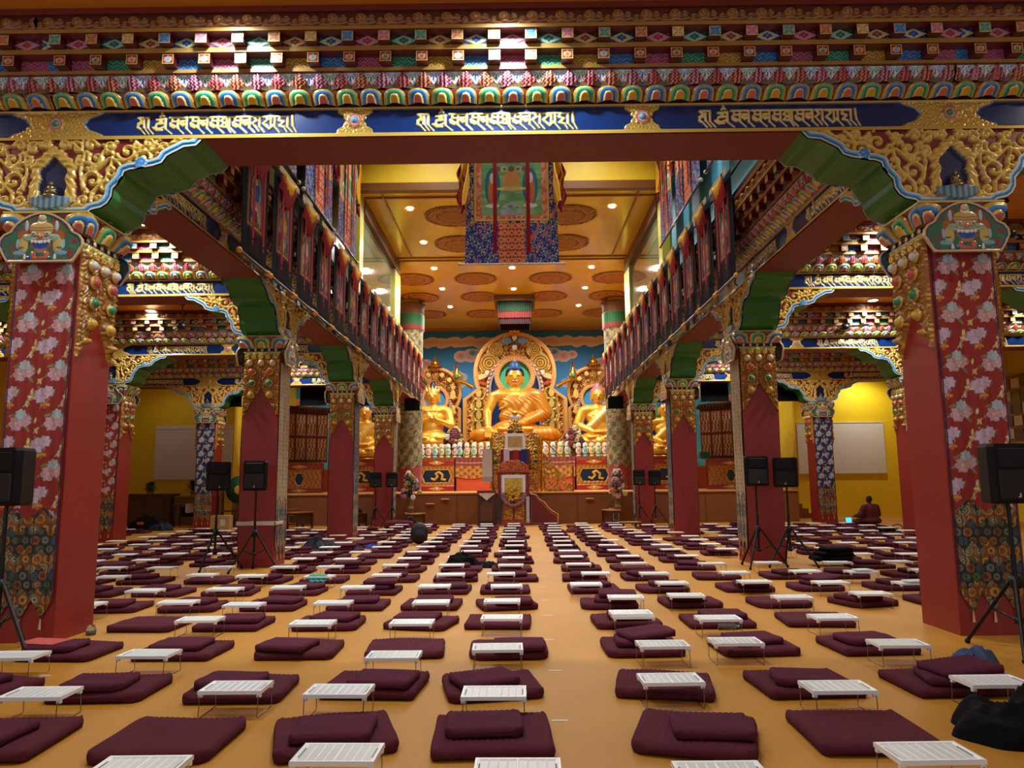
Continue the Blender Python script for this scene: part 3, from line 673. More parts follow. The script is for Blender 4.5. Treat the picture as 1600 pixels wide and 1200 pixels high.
def beads_mesh():
    mb = MB().box(-.375, .375, -.375, .375, 4.325, 4.39); mb.mesh('x')
    parts = []; v = np.array(mb.v); f = np.array(mb.f); parts.append((v, f, np.tile(c4(16, 12, 12), (8, 1))))
    for q in range(4):
        for i in range(5):
            b = MB().ball((0, 0, 0), .026, 8, 6, 1, .6, 1.15); V = np.array(b.v); V += ((i-2)*.14, -.385, 4.357)
            c, s = math.cos(q*pi/2), math.sin(q*pi/2); V = np.stack([V[:, 0]*c-V[:, 1]*s, V[:, 0]*s+V[:, 1]*c, V[:, 2]], -1)
            parts.append((V, np.array(b.f), np.tile(c4(220, 216, 196), (len(V), 1))))
    for zz, o in ((4.30, .385), (4.39, .385), (4.62, .47)):
        b = MB().box(-o, o, -o, o, zz, zz+.022); parts.append((np.array(b.v), np.array(b.f), np.tile(cGOLD, (8, 1))))
    return mk('bead_band', *join(parts), smooth=False)
BEAD = beads_mesh()
def ornament_mesh():
    """gilt pendant carving in an inverted V with painted jewels; z 2.95 .. 4.3"""
    v = np.linspace(0, 1, 210); s = np.linspace(-1, 1, 91); X0 = s*.355; X, V_ = np.meshgrid(X0, v); U = np.abs(X)
    wig = .014*np.sin(V_*60)
    zb = np.where(U < .05, 3.52-0*U, 3.52-(U-.03)*1.72)+.012*np.sin(U*110); zb = np.maximum(zb, 2.96)
    Z = zb+(4.3-zb)*V_
    C = blank(X.shape, c4(216, 172, 66, .22)); H = np.full(X.shape, .045, np.float32)
    f = np.sin(X*62+4*np.sin(Z*21))*np.sin(Z*48+3*np.sin(X*33)); H += .018*f; put(C, band(-.45-f, 0, .25)*.8, c4(130, 66, 26))
    k = Z > 4.19; 
    for i in range(5):
        d = np.full(X.shape, 9., np.float32); stroke_in(d, X, Z, spiral((i-2)*.142, 4.205, .05, 1, 1.3), .012, .03); m = band(d, 0, .006); put(C, m, c4(222, 180, 80, .25)); H = np.where(m > .5, .075, H)
    k = Z > 4.255; C[k] = c4(120, 180, 130); k = Z > 4.27; C[k] = cGOLD
    for cx, cz, rx, rz, c, two in ((0, 4.08, .052, .055, c4(214, 206, 190), 0), (.235, 4.08, .052, .055, c4(206, 200, 190), 1), (.175, 3.90, .062, .06, c4(186, 84, 72), 1), (.175, 3.66, .058, .056, c4(40, 130, 92), 1), (.19, 3.42, .055, .055, c4(206, 160, 60), 1), (.27, 3.21, .03, .03, c4(200, 140, 60), 1)):
        u = U if two else X
        q = np.hypot((u-cx)/(rx*1.55), (Z-cz)/(rz*1.5)); m = q < 1; C[m] = c4(216, 170, 72, .25); H = np.where(m, .055+.035*np.sqrt(np.clip(1-q*q, 0, 1)), H); C[(q > .86) & m] = c4(110, 56, 24)
        q = np.hypot((u-cx)/rx, (Z-cz)/rz); m = q < 1; C[m] = c; H = np.where(m, .085+.055*np.sqrt(np.clip(1-q*q, 0, 1)), H)
    m = (U < .012) & (Z < 3.95); C[m] = c4(150, 50, 30); H[m] = .02
    edge = (V_ < .03) | (U > .35); H[edge] = .0
    return grid('gilt_pendant_carving', np.stack([X, -.36-H, Z], -1), C)
ORN = ornament_mesh()

# ------------------------------------------------------------------ brocade cloths
def flowers(C, H, X, Z, tile, motifs):
    tx, tz = tile; u0 = np.mod(X, tx); v0 = np.mod(Z, tz)
    for mo in motifs:
        kind, cx, cz, R, cols, an = mo
        u = np.mod(X-cx+tx/2, tx)-tx/2; v = np.mod(Z-cz+tz/2, tz)-tz/2
        r = np.hypot(u, v); th = np.arctan2(v, u)+an
        if kind == 'peony':
            R = R*1.28
            w = R*(1+.10*np.cos(7*th)+.05*np.cos(11*th+1))
            put(C, band(r-w, .006, .006)*.6, c4(60, 20, 20)); put(C, band(r-w, 0, .006), cols[0])
            q = r/w; pz = .5+.5*np.sin(th*8+q*9)*np.cos(q*16); m = q < .97
            cc = cols[0]*(1-pz[..., None])+cols[1]*pz[..., None]; C[m] = cc[m]
            put(C, band(np.abs(np.mod(q*3.2+.35*np.sin(th*4), 1)-.5)-.0, .07, .05)*(q < .95)*.7, cols[2])
            put(C, band(r-R*.18, 0, .006), cols[3])
        elif kind == 'leaf':
            c, s = math.cos(an), math.sin(an); a, b = u*c+v*s, -u*s+v*c
            q = np.abs(b)/(R*.38*np.clip(1-(a/R)**2, 0.001, 1)**.8)+0*(a); m = (q < 1) & (np.abs(a) < R); C[m] = cols[0]; put(C, (m & (np.abs(b) < R*.05))*1., cols[1])
        elif kind == 'sprig':
            for j in range(5):
                a = an+j*1.25; d = np.hypot(u-R*.7*math.cos(a)*(j > 0), v-R*.7*math.sin(a)*(j > 0)); k = d < R*(.36+.05*(j == 0)); C[k] = cols[j % 2]
            put(C, band(stroke(u, v, [(-R, -R*.9), (0, 0), (R*.8, R*1.1)]), .004, .004), cols[0])
def disks(X, Z, s, palette, bgc, seed=0, rr=.47, dark=None):
    """packed chrysanthemum discs"""
    C = blank(X.shape, bgc); row = np.floor(Z/(s*.87)); off = np.mod(row, 2)*.5
    i = np.floor(X/s+off); u = (X/s+off-i-.5); v = (Z/(s*.87)-row-.5)*.87; h = hsh(i, row, seed); r = np.hypot(u, v)+.03*np.sin(8*np.arctan2(v, u))
    R = rr*(.75+.3*hsh(i, row, seed+5)); m = r < R
    pal = np.array(palette); c = pal[np.minimum((h*len(pal)).astype(int), len(pal)-1)]; sh = (.62+.38*np.sin(np.clip(r/R, 0, 1)*9+h*6))[..., None]
    cc = c*np.concatenate([np.repeat(sh, 3, -1), np.ones_like(sh)], -1); C[m] = cc[m]; C[(r < R*.2)] = c4(60, 40, 30)
    return C
PKS = (c4(196, 140, 152), c4(226, 190, 194), c4(150, 90, 116), c4(226, 200, 130)); LIL = (c4(190, 156, 186), c4(226, 206, 220), c4(140, 110, 150), c4(200, 170, 120)); GRY = (c4(160, 176, 186), c4(206, 214, 216), c4(110, 130, 150), c4(190, 190, 150))
def banner_field(X, Z, theme, ztop=4.1):
    C = None; H = np.zeros(X.shape, np.float32)
    if theme in (0, 1):
        base = c4(150, 34, 26) if theme == 0 else c4(22, 40, 92); C = blank(X.shape, base)
        put(C, (vnoise(X*90, Z*90, 1) > .72)*.35, base*1.5)
        k = 1.0
        g1, g2 = (c4(200, 150, 60), c4(120, 116, 60)) if theme == 0 else (c4(170, 176, 180), c4(120, 136, 160))
        P1, P2 = (PKS, LIL) if theme == 0 else ((c4(176, 160, 166), c4(206, 190, 190), c4(110, 110, 130), c4(190, 180, 150)), (c4(150, 150, 160), c4(190, 186, 190), c4(90, 100, 130), c4(190, 180, 150)))
        mo = []
        for dx, dz, a in ((.12, .12, .5), (.30, .08, 2.2), (.15, .22, 3.4), (.33, .19, 5.2)): mo.append(('leaf', dx, dz, .055, (g2, g1), a))
        for dx, dz, a in ((.05, .37, .5), (.18, .46, 1.2), (.04, .50, 2.4)): mo.append(('leaf', dx, dz, .05, (g2, g1), a))
        mo += [('sprig', .10, .34, .05, (g1, c4(180, 110, 40)), 1), ('peony', .19, .13, .062, P1, .3), ('peony', .27, .16, .055, P1, 1.3), ('peony', .235, .225, .045, GRY, .1), ('peony', .05, .43, .062, P2, 2), ('peony', .125, .475, .048, P2, .8),
               ('sprig', .33, .42, .04, (c4(222, 206, 140), c4(190, 150, 100)), .6), ('sprig', .28, .34, .034, (c4(214, 196, 150), c4(170, 140, 90)), 2.6), ('sprig', .03, .05, .032, (c4(214, 200, 120), c4(206, 150, 110)), 0), ('leaf', .33, .48, .04, (c4(226, 214, 150), g1), 1.5), ('leaf', .01, .16, .035, (c4(226, 214, 150), g1), 1.4)]
        flowers(C, H, X, Z, (.385, .54), mo)
    elif theme == 2:
        s = .085; row = np.floor(Z/s); i = np.floor(X/(s*.9)+np.mod(row, 2)*.5); u = X/(s*.9)+np.mod(row, 2)*.5-i-.5; v = Z/s-row
        q = np.hypot(u*1.1, v-.9); C = blank(X.shape, c4(150, 126, 88)); h = hsh(i, row, 3)
        put(C, (q < .75)*1., c4(178, 156, 112)); put(C, (np.abs(q-.55) < .05)*.8, c4(110, 84, 50)); put(C, (np.hypot(u, v-.5) < .16)*1., c4(120, 84, 56)); put(C, (h > .6)*.18, c4(206, 190, 150))
    else:
        pal = [c4(60, 50, 84), c4(120, 130, 150), c4(130, 96, 90), c4(90, 100, 120), c4(40, 40, 70)] if theme == 3 else [c4(130, 110, 60), c4(120, 90, 60), c4(70, 90, 60), c4(150, 130, 84), c4(96, 70, 50)]
        C = disks(X, Z, .12, pal, c4(20, 20, 34) if theme == 3 else c4(40, 40, 30), 2)
    # patterned lower third with pointed overlays
    seam = 1.26+.13*np.abs(np.mod(X/.34+.5, 1)-.5)*2
    low = Z < seam
    pal = [c4(170, 110, 40), c4(150, 84, 50), c4(120, 130, 120), c4(90, 110, 80), c4(160, 130, 90), c4(70, 96, 110)] if theme != 1 else [c4(190, 150, 140), c4(150, 170, 140), c4(180, 90, 80), c4(120, 140, 150), c4(200, 190, 160)]
    L = disks(X, Z, .105, pal, c4(18, 32, 30), 4); L2 = disks(X+.04, Z+.03, .12, [c4(196, 130, 40), c4(206, 150, 60), c4(170, 160, 120)], c4(120, 70, 24), 9)
    col_ = np.mod(X/.17+.5, 1)-.5; zig = np.mod(Z+.10*np.abs(col_)*2, .40) < .17; L = np.where((zig & low)[..., None], L2, L)
    put(L, (np.abs(np.mod(Z+.10*np.abs(col_)*2, .40)-.17) < .008)*1., c4(30, 50, 40)); put(L, (np.abs(np.abs(col_)-.5) < .03)*.8, c4(20, 26, 20))
    C[low] = L[low]
    return C.astype(np.float32), H
def banner_mesh(theme, res):
    x = np.linspace(-.335, .335, int(.67/res)); X, V_ = np.meshgrid(x, np.linspace(0, 1, int(3.8/res)))
    zb = .24+.20*np.abs(np.mod(X/.2233+.5, 1)-.5)*2; Z = zb+(4.1-zb)*V_
    C, H = banner_field(X, Z, theme); e = np.abs(np.abs(X)-.325) < .01; C[e] = c4(40, 30, 70)
    y = -.378-.006*np.sin(X*24)*np.clip((4.0-Z)/1.5, 0, 1)-.004*np.sin(X*60+Z*3)
    return grid('brocade_banner', np.stack([X, y, Z], -1), C)
BAN = [banner_mesh(0, .005), banner_mesh(1, .012), banner_mesh(2, .009), banner_mesh(3, .011), banner_mesh(4, .011)]

def tasselm():
    mb = MB()
    for q in (-.2233, 0, .2233): mb.tube([(q, -.385, .245), (q, -.388, .14)], [.006, .016], 6)
    return mb.mesh('tassels')
TAS = tasselm()
SHAFT = MB().box(-.36, .36, -.36, .36, 0, 4.4).mesh('shaft'); BASE = MB().box(-.30, .30, -.30, .30, 4.4, 4.66).mesh('neck')
RODM = MB().tube([(-.36, -.39, 4.075), (.36, -.39, 4.075)], .014, 8).mesh('banner_rod')

def pillar(x, y, rot, theme, label, thru, half):
    t = empty('painted_pillar', (x, y, 0), 0, label, 'pillar', 'painted pillars of the hall')
    link('shaft', SHAFT, RED, t); link('capital_core', BASE, RED, t)
    link('lotus_capital', CAP, GLOSS, t); link('bead_band', BEAD, PAINT, t)
    for q in (0, 1):
        r = rot+q*pi
        b = link('brocade_banner', BAN[theme], CLOTH, t, None, r); link('tassels', TAS, CLOTH if False else FRINGE, b)
        link('gilt_pendant_carving', ORN, GILT, t, None, r+pi/2)
        g = link('guardian_plaque', PLQ, GLOSS, t, (0, 0, 4.045), r)
        if not g.modifiers: md = g.modifiers.new('thick', 'SOLIDIFY'); md.thickness = .035; md.offset = -1
    # arms: through bracket along axis `thru` (0 = x, 1 = y); half bracket pointing along angle `half` (or None)
    body = link('bracket_arm', BR_BODY, None, t, (0, 0, ZB), thru*pi/2)
    for q in (0, 1):
        link('carved_face', BR_FACE, PAINT, body, None, q*pi); r = thru*pi/2+q*pi
        link('niche_figurine', FIG, None, t, (.40*math.sin(r), -.40*math.cos(r), ZB+.185), r)
    if half is not None:
        body = link('bracket_arm', HB_BODY, None, t, (0, 0, ZB), half)
        link('carved_face', HF_P, PAINT, body); link('carved_face', HF_M, PAINT, body, None, pi)
    return t
FRINGE = mat('cream tassel', S(196, 170, 120), .8)
PROWS = [8.30, 15.27, 22.24, 29.22]; XP = 5.06; XO = 12.03
ordn = ['nearest', 'second', 'third', 'fourth']
for k, y in enumerate(PROWS):
    for s in (-1, 1):
        nm = 'left' if s < 0 else 'right'
        lab = {0: 'square red pillar nearest the camera, clad in pink peony brocade, %s of the aisle', 1: 'second red pillar %s of the aisle, plain brown scale brocade on its aisle side',
               2: 'third red pillar %s of the aisle, dark flowered brocade on its aisle side', 3: 'last red pillar %s of the aisle, standing against the brown stage'}[k] % nm
        pillar(s*XP, y, 0 if k == 0 else pi/2, [0, 2, 3, 4][k], lab, 0 if k == 0 else 1, pi/2 if k == 0 else (0 if s > 0 else pi))
        if k:
            lab = {1: 'outer red pillar beyond the second aisle pillar, %s bay', 2: 'outer pillar in pink and red brocade near the %s wall', 3: 'outer pillar in navy and grey brocade before the %s yellow wall'}[k] % nm
            pillar(s*XO, y, 0, [0, 0, 0, 1][k], lab, 0, None)

# ------------------------------------------------------------------ beams
CORE = {}
def beam_core(L):
    if L not in CORE:
        a = MB().box(0, L, -.36, .36, 0, 1.27).mesh('beam_body'); a.materials.append(SOFR); CORE[L] = a
    return CORE[L]
# entrance beam, high detail, in front of the first pillars
t = empty('entrance_beam', (-XO, PROWS[0], HB), 0, 'long painted beam over the entrance, three gold inscriptions on dark blue, nearest the camera', 'beam')
link('beam_body', beam_core(2*XO), None, t)
Ln = 2*XP
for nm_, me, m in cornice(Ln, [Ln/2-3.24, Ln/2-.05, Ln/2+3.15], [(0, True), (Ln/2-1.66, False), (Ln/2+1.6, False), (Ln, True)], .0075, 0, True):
    link(nm_, me, m, t, (XO-XP, 0, 0))
side = cornice(6.97, [1.9, 5.07], [(0, True), (3.485, False), (6.97, True)], .013, 0)
clear = cornice(6.25, [1.6, 4.65], [(-.36, True), (3.125, False), (6.61, True)], .015, 3)
LB = SW-XP-.36
TXR, MDR = [1.6, 4.65, 8.5, 11.6], [(-.36, True), (3.125, False), (6.61, True), (10.1, False)]
lat = {1: cornice(LB, TXR, MDR, .014, 1), -1: cornice(LB, [LB-x for x in TXR], [(LB-x, b_) for x, b_ in MDR], .014, 2)}
for xx in (0, XO+XP):
    for nm_, me, m in side: link(nm_, me, m, t, (xx, 0, 0))
def beam(x, y, rot, L, faces, label):
    """faces: list of (mesh set, x offset, turned)"""
    t = empty('painted_beam', (x, y, HB), rot, label, 'beam', 'painted beams between the pillars')
    link('beam_body', beam_core(L), None, t)
    for st, off, turned in faces:
        for nm_, me, m in st: link(nm_, me, m, t, ((L if turned else 0)+(-off if turned else off), 0, 0), pi if turned else 0)
    return t
bn = ['first', 'second', 'third', 'fourth']
for k in range(4):
    y = PROWS[k]
    for s in (-1, 1):
        nm = 'left' if s < 0 else 'right'
        if k:
            beam(XP+.36 if s > 0 else -SW, y, 0, LB, [(lat[s], 0, False)], 'cross beam with gold inscriptions over the %s bays, at the %s pillar row' % (nm, bn[k]))
        L = 6.97 if k < 3 else 6.6
        # nave side full run; aisle side mitred between pillars.  rot +90: local x -> +y, local -y -> +x
        if s < 0: beam(-XP, y, pi/2, 6.97, [(side, 0, False), (clear, .36, True)], 'long beam beside the %s side of the nave, bay behind the %s pillar' % (nm, bn[k]))
        else: beam(XP, y+6.97, -pi/2, 6.97, [(side, 0, False), (clear, .36, True)], 'long beam beside the %s side of the nave, bay behind the %s pillar' % (nm, bn[k]))
# ------------------------------------------------------------------ hanging scrolls along the long beams
SILKP = painted('scroll cloth', .95, bump=.2, bscale=200, metal=False); SILKP.node_tree.nodes['Principled BSDF'].inputs['Specular IOR Level'].default_value = .1
def thangka_field(X, Z, W, Hh, var):
    """small scroll seen on the long beams: dark brocade mount, thin red and yellow borders, crowded picture"""
    C = blank(X.shape, c4(32, 35, 48)); put(C, (vnoise(X*40, Z*40, var) > .7)*.5, c4(60, 64, 76))
    pw, p0, p1 = W*.22, Hh*.30, Hh*.86
    for g, c in ((.10, c4(120, 34, 36)), (.055, c4(196, 150, 90)), (.03, c4(130, 40, 40))):
        C[(np.abs(X) < pw+g) & (Z > p0-g) & (Z < p1+g)] = c
    k = (np.abs(X) < pw) & (Z > p0) & (Z < p1); n = vnoise(X*9+var, Z*9, var)+.5*vnoise(X*30, Z*30, var+2)
    base = [c4(150, 130, 120), c4(120, 132, 112), c4(156, 124, 112), c4(130, 120, 130)][var % 4]; C[k] = base
    put(C, k*(n > .95)*.8, c4(200, 180, 166)); put(C, k*(n < .55)*.8, c4(90, 60, 66))
    zc = (p0+p1)/2+.05
    for r, c in ((.24, c4(70, 100, 80)), (.20, c4(206, 180, 150)), (.17, c4(60, 90, 130))): C[k & (np.hypot(X, (Z-zc)*.8) < r)] = c
    C[k & (np.hypot(X/.15, (Z-zc+.08)/.17) < 1)] = [c4(196, 110, 90), c4(60, 80, 140), c4(200, 150, 70), c4(190, 180, 170)][(var+1) % 4]
    C[k & (np.hypot(X/.05, (Z-zc-.12)/.06) < 1)] = c4(206, 170, 120); C[k & (np.hypot(X/.22, (Z-zc+.26)/.05) < 1)] = c4(190, 100, 110)
    for i in range(-1, 2): C[k & (np.hypot((X-i*.22)/.07, (Z-p0-.16)/.10) < 1)] = [c4(110, 50, 50), c4(190, 150, 100), c4(60, 90, 110)][(i+var) % 3]
    C[(Z > p0-.5) & (Z < p0-.10) & (np.abs(X) < W*.17)] = c4(96, 60, 70)
    k = (np.abs(X) < pw+.11) & (Z > p0-.11) & (Z < p1+.11); C[..., :3] *= np.where(k, .95, .28)[..., None]; return C
def sheet(name, W, Hh, fcol, n=(70, 110), wav=.015, flare=0, m=None):
    x = np.linspace(-.5, .5, n[0]); z = np.linspace(0, 1, n[1]); XN, ZN = np.meshgrid(x, z)
    w = W*(1+flare*np.clip(1-ZN*1.6, 0, 1)); X = XN*w; Z = ZN*Hh; C = fcol(X, Z)
    y = -.012-wav*np.sin(XN*9+ZN*2)*(1-ZN)**.5*ZN**.3
    me = grid(name, np.stack([X, y, Z], -1), C); me.materials.append(m or SILKP); return me
def gather(name, W, drop, c, n=(60, 14), y=-.07, z0=0, amp=.03, mid=.4):
    x = np.linspace(-.5, .5, n[0]); v = np.linspace(0, 1, n[1]); XN, V_ = np.meshgrid(x, v)
    d = drop*(mid+(1-mid)*np.abs(np.cos(XN*pi*1.0)))
    Z = z0-d*V_; y_ = y-amp*(np.sin(XN*46+2*np.sin(XN*9)))*V_-.05*np.sin(V_*pi)
    me = grid(name, np.stack([XN*W*(1-.12*V_), y_, Z], -1), None, flip=True); me.materials.append(c); return me
YSILK = mat('yellow silk', S(226, 168, 24), .6, bump=.1, bscale=20); RSILK = mat('red silk', S(150, 26, 30), .6, bump=.1, bscale=20); RIB = mat('red ribbon', S(146, 26, 28), .8, spec=.2)
KNOB = mat('orange wood knob', S(222, 148, 40), .4, var=.1); CREAM = mat('cream cover cloth', S(206, 186, 150), .8); DROD = mat('dark red lacquered rod', S(52, 22, 22), .35); WKNOB = mat('ivory knob', S(220, 206, 176), .35)
TW, TH = 1.20, 2.05
TV = [sheet('scroll_painting', TW, TH, lambda X, Z, v=v: thangka_field(X, Z, TW, TH, v), wav=.012) for v in range(4)]
RODL = MB().tube([(-TW/2-.05, -.02, 0), (TW/2+.05, -.02, 0)], .024, 8).mesh('bottom_rod'); KN = MB().ball((0, -.02, 0), .048).mesh('rod_knob')
rb = MB()
for xx, w in ((0, .045),):
    rb.box(xx-w, xx+w, -.075, -.068, TH*.16, TH*.98); rb.add([(xx-w, -.075, TH*.14), (xx+w, -.075, TH*.14), (xx, -.075, TH*.10)], [(0, 2, 1)])
RIBM = rb.mesh('ribbons')
GY = gather('yellow_veil', TW*.64, .40, YSILK, z0=TH+.03, mid=.28); GR = gather('red_veil', TW*.74, .64, RSILK, z0=TH+.03, y=-.05, mid=.5)
TOPC = sheet('cover_cloth', TW*1.0, .12, lambda X, Z: blank(X.shape, c4(196, 176, 140)), n=(20, 4), wav=0)
def scroll(x, y, z, rot, v, label):
    t = empty('hanging_scroll', (x, y, z), rot, label, 'scroll painting', 'scroll paintings hung along the long beams')
    link('painting', TV[v], None, t); link('bottom_rod', RODL, DROD, t); link('rod_knob', KN, KNOB, t, (-TW/2-.05, 0, 0)); link('rod_knob', KN, KNOB, t, (TW/2+.05, 0, 0))
    link('ribbon', RIBM, RIB, t, (-TW*.2, 0, 0)); link('ribbon', RIBM, RIB, t, (TW*.2, 0, 0))
    link('red_veil', GR, None, t); link('yellow_veil', GY, None, t); link('cover_cloth', TOPC, None, t, (0, -.09, TH-.08))
nth = ['first', 'second', 'third', 'fourth', 'fifth', 'sixth', 'seventh', 'eighth', 'ninth', 'tenth', 'eleventh', 'twelfth', 'thirteenth', 'fourteenth', 'fifteenth', 'sixteenth', 'seventeenth', 'eighteenth', 'nineteenth', 'twentieth', 'twenty-first', 'twenty-second']
for i in range(15):
    scroll(-4.14, 11.0+1.45*i+.67, 5.22, pi/2, i % 4, 'small dark scroll with yellow and red veil, %s from the entrance, left row' % nth[i])
for i in range(14):
    scroll(4.14, 12.95+1.45*i+.67, 5.28, -pi/2, (i+2) % 4, 'small dark scroll with yellow and red veil, %s from the entrance, right row' % nth[i])
for s in (-1, 1):
    tag(MB().tube([(s*4.185, 10.2, 7.28), (s*4.185, 34.0, 7.28)], .022, 8).box(min(s*4.2, s*4.3), max(s*4.2, s*4.3), 10.2, 34, 6.80, 6.9).build('hanging_rail', METB), 'dark rail above the %s cornice from which the small scrolls hang' % ('left' if s < 0 else 'right'), 'rail')

def brocade_big(X, Z, blue=True):
    C = blank(X.shape, c4(24, 64, 150) if blue else c4(196, 66, 50)); n = .22
    if blue:
        f = np.sin(X*34+3*np.sin(Z*22))*np.sin(Z*30+3*np.sin(X*26)); put(C, band(.42-f, 0, .1), c4(196, 196, 140)); put(C, band(f+.62, 0, .1), c4(120, 70, 140)); put(C, (np.abs(f-.42) < .10)*.9, c4(120, 170, 190))
        put(C, (vnoise(X*11, Z*11, 8) > .78)*1., c4(196, 110, 110))
    else:
        i = np.floor(X/.2+.5*np.mod(np.floor(Z/.2), 2)); u = X/.2+.5*np.mod(np.floor(Z/.2), 2)-i-.5; v = Z/.2-np.floor(Z/.2)-.5
        r = np.hypot(u, v)*(1+.12*np.cos(6*np.arctan2(v, u))); C[r < .36] = c4(226, 170, 140); C[(np.abs(r-.2) < .05)] = c4(206, 100, 80); C[r < .1] = c4(236, 190, 110)
        put(C, (np.hypot(np.abs(u)-.42, np.abs(v)-.3) < .12)*1., c4(226, 176, 110))
    return C
def big_field(X, Z, W, Hh, land=True):
    C = brocade_big(X, Z, True); k = np.abs(X) < W*.15; C[k & (Z < Hh*.3)] = brocade_big(X, Z, False)[k & (Z < Hh*.3)]
    p0 = 1.42; pw = .86*W/2.45
    for g, c in ((.28, c4(214, 170, 50)), (.22, c4(60, 80, 140)), (.20, c4(226, 196, 110)), (.14, c4(214, 110, 84))):
        m = (np.abs(X) < pw+g) & (Z > p0-g*.8); C[m] = c
        if g == .28: put(C, m*(vnoise(X*22, Z*22, 4) > .55), c4(30, 60, 130))
        if g == .14: put(C, m*(vnoise(X*14, Z*14, 5) > .5)*.8, c4(232, 170, 140))
    m = (np.abs(X) < pw) & (Z > p0); hgt = p0+.9+.12*np.sin(X*5)+.06*np.sin(X*13)
    g = vnoise(X*4, Z*9, 6); grc = c4(90, 150, 96)*(1-g[..., None])+c4(150, 186, 130)*g[..., None]; C[m] = grc[m]
    put(C, m*(np.abs(np.mod(Z*2.6+.3*np.sin(X*6), 1)-.5) < .03)*.6, c4(70, 120, 90)); C[m & (Z > hgt+.9)] = c4(120, 176, 206)
    for s in (-1, 1):
        q = np.hypot((X-s*pw*.62)/.22, (Z-p0-.85)/.56); C[m & (q < 1)] = c4(60, 110, 120); C[m & (np.hypot((X-s*pw*.62)/.13, (Z-p0-.72)/.44) < 1)] = c4(186, 110, 70)
        C[m & (np.hypot((X-s*pw*.62)/.08, (Z-p0-1.1)/.16) < 1)] = c4(206, 200, 196); C[m & (np.hypot((X-s*pw*.62)/.2, (Z-p0-.28)/.06) < 1)] = c4(222, 216, 206)
    C[m & (np.hypot(X/.3, (Z-p0-.1)/.28) < 1) & (vnoise(X*16, Z*16, 9) > .35)] = c4(170, 180, 190)
    C[m & (np.hypot(X/.24, (Z-p0-1.02)/.30) < 1)] = c4(206, 150, 96); C[m & (np.hypot(X/.42, (Z-p0-.78)/.06) < 1)] = c4(206, 190, 120)
    for i in range(-2, 3):
        C[m & (np.hypot(X-i*.19, Z-p0-1.36) < .085)] = [c4(150, 80, 60), c4(206, 180, 130)][i % 2]; C[m & (np.hypot(X-i*.19, Z-p0-1.36) < .05)] = c4(70, 110, 110)
    C[m & (np.abs(X) < .5) & (Z > p0+1.5) & (Z < p0+1.62)] = c4(110, 160, 130); C[m & (np.abs(X) < .42) & (Z > p0+1.68)] = c4(216, 156, 84)
    return C
def big_scroll(name, x, y, z, rot, W, Hh, label, seed, rib=.055):
    t = empty(name, (x, y, z), rot, label, 'scroll painting')
    me = sheet('painting', W, Hh, lambda X, Z: big_field(X, Z, W, Hh), n=(230, 360) if seed == 0 else (110, 170), wav=.02, flare=.08)
    link('painting', me, None, t); w = W*1.08
    MB().tube([(-w/2-.12, -.02, 0), (w/2+.12, -.02, 0)], .028, 10).build('bottom_rod', WKNOB if seed == 0 else DROD, t)
    for s in (-1, 1): MB().ball((s*(w/2+.13), -.02, 0), .05).build('rod_knob', WKNOB, t)
    for s in (-1, 1):
        xx = s*W*.19; MB().box(xx-rib, xx+rib, -.09, -.082, .34, Hh).add([(xx-rib, -.09, .34), (xx+rib, -.09, .34), (xx, -.09, .27)], [(0, 2, 1)]).build('ribbon', RIB, t)
        v = np.linspace(0, 1, 40); zz = 1.75+(Hh-1.75)*v; xs = s*(W*.5+.02); 
        X, Z = np.meshgrid(np.linspace(0, 1, 12), zz); XX = xs+s*(X-.2)*.26*(1+.2*np.sin(Z*6)); Y = -.06-.05*np.sin(X*7+Z*5)
        me = grid('yellow_streamer', np.stack([XX, Y, Z+.06*X*s], -1), None, flip=s < 0); o = link('yellow_streamer', me, YSILK, t)
        XX = xs+s*(.12+X*.14+.06*np.sin(Z*9)); me = grid('red_streamer', np.stack([XX, Y+.03, Z-.22-.1*X], -1), None, flip=s < 0); link('red_streamer', me, RSILK, t)
    return t
big_scroll('large_hanging_scroll', .05, 20.0, 7.66, 0, 2.44, 5.74, 'very large scroll of a green landscape with blue and red brocade, hanging over the nave', 0)
for s in (-1, 1):
    ys = [(13.0, 15.55), (15.75, 18.7), (18.85, 21.5)] if s < 0 else [(13.6, 16.55), (16.8, 19.9), (20.05, 22.0)]
    for i, (a, b) in enumerate(ys):
        big_scroll('gallery_scroll', s*4.62, (a+b)/2, 8.2 if s < 0 else 8.75, -s*pi/2, (b-a)/1.27, 5.2 if s < 0 else 4.65, 'large blue and orange brocade scroll on the %s gallery wall, %s from the entrance' % ('left' if s < 0 else 'right', nth[i]), i+1, .09)

# ------------------------------------------------------------------ lights and medallions of the ceilings
LAMPG = glow('lit lamp glass', (1, .97, .92), 24); TRIMW = mat('white lamp ring', S(236, 230, 220), .4)
DISK = MB().lathe([(.001, -.02), (.8, -.02), (.8, 0)], 24).mesh('diffuser'); RING = MB().lathe([(.8, 0), (.8, -.03), (1.0, -.03), (1.0, 0)], 24).mesh('ring')
for x, y, z, r, c, lb, g in DOWNLIGHTS:
    t = empty('ceiling_light', (x, y, z), 0, lb, 'light', g or 'recessed ceiling lights'); 
    o = link('diffuser', DISK, LAMPG, t); o.scale = (r, r, 1); o.visible_diffuse = True
    o = link('ring', RING, TRIMW, t); o.scale = (r, r, 1)
g = np.linspace(-1, 1, 110); X, Y = np.meshgrid(g, g); R = np.hypot(X, Y); TH_ = np.arctan2(Y, X)
C = blank(X.shape, c4(168, 106, 52)); f = np.sin(R*30+2*np.sin(TH_*8))*np.sin(TH_*16+R*12); put(C, band(.2-f, 0, .2), c4(200, 136, 66)); put(C, (np.abs(R-.9) < .03)*1., c4(84, 44, 20)); put(C, (np.abs(R-.55) < .02)*1., c4(84, 44, 20))
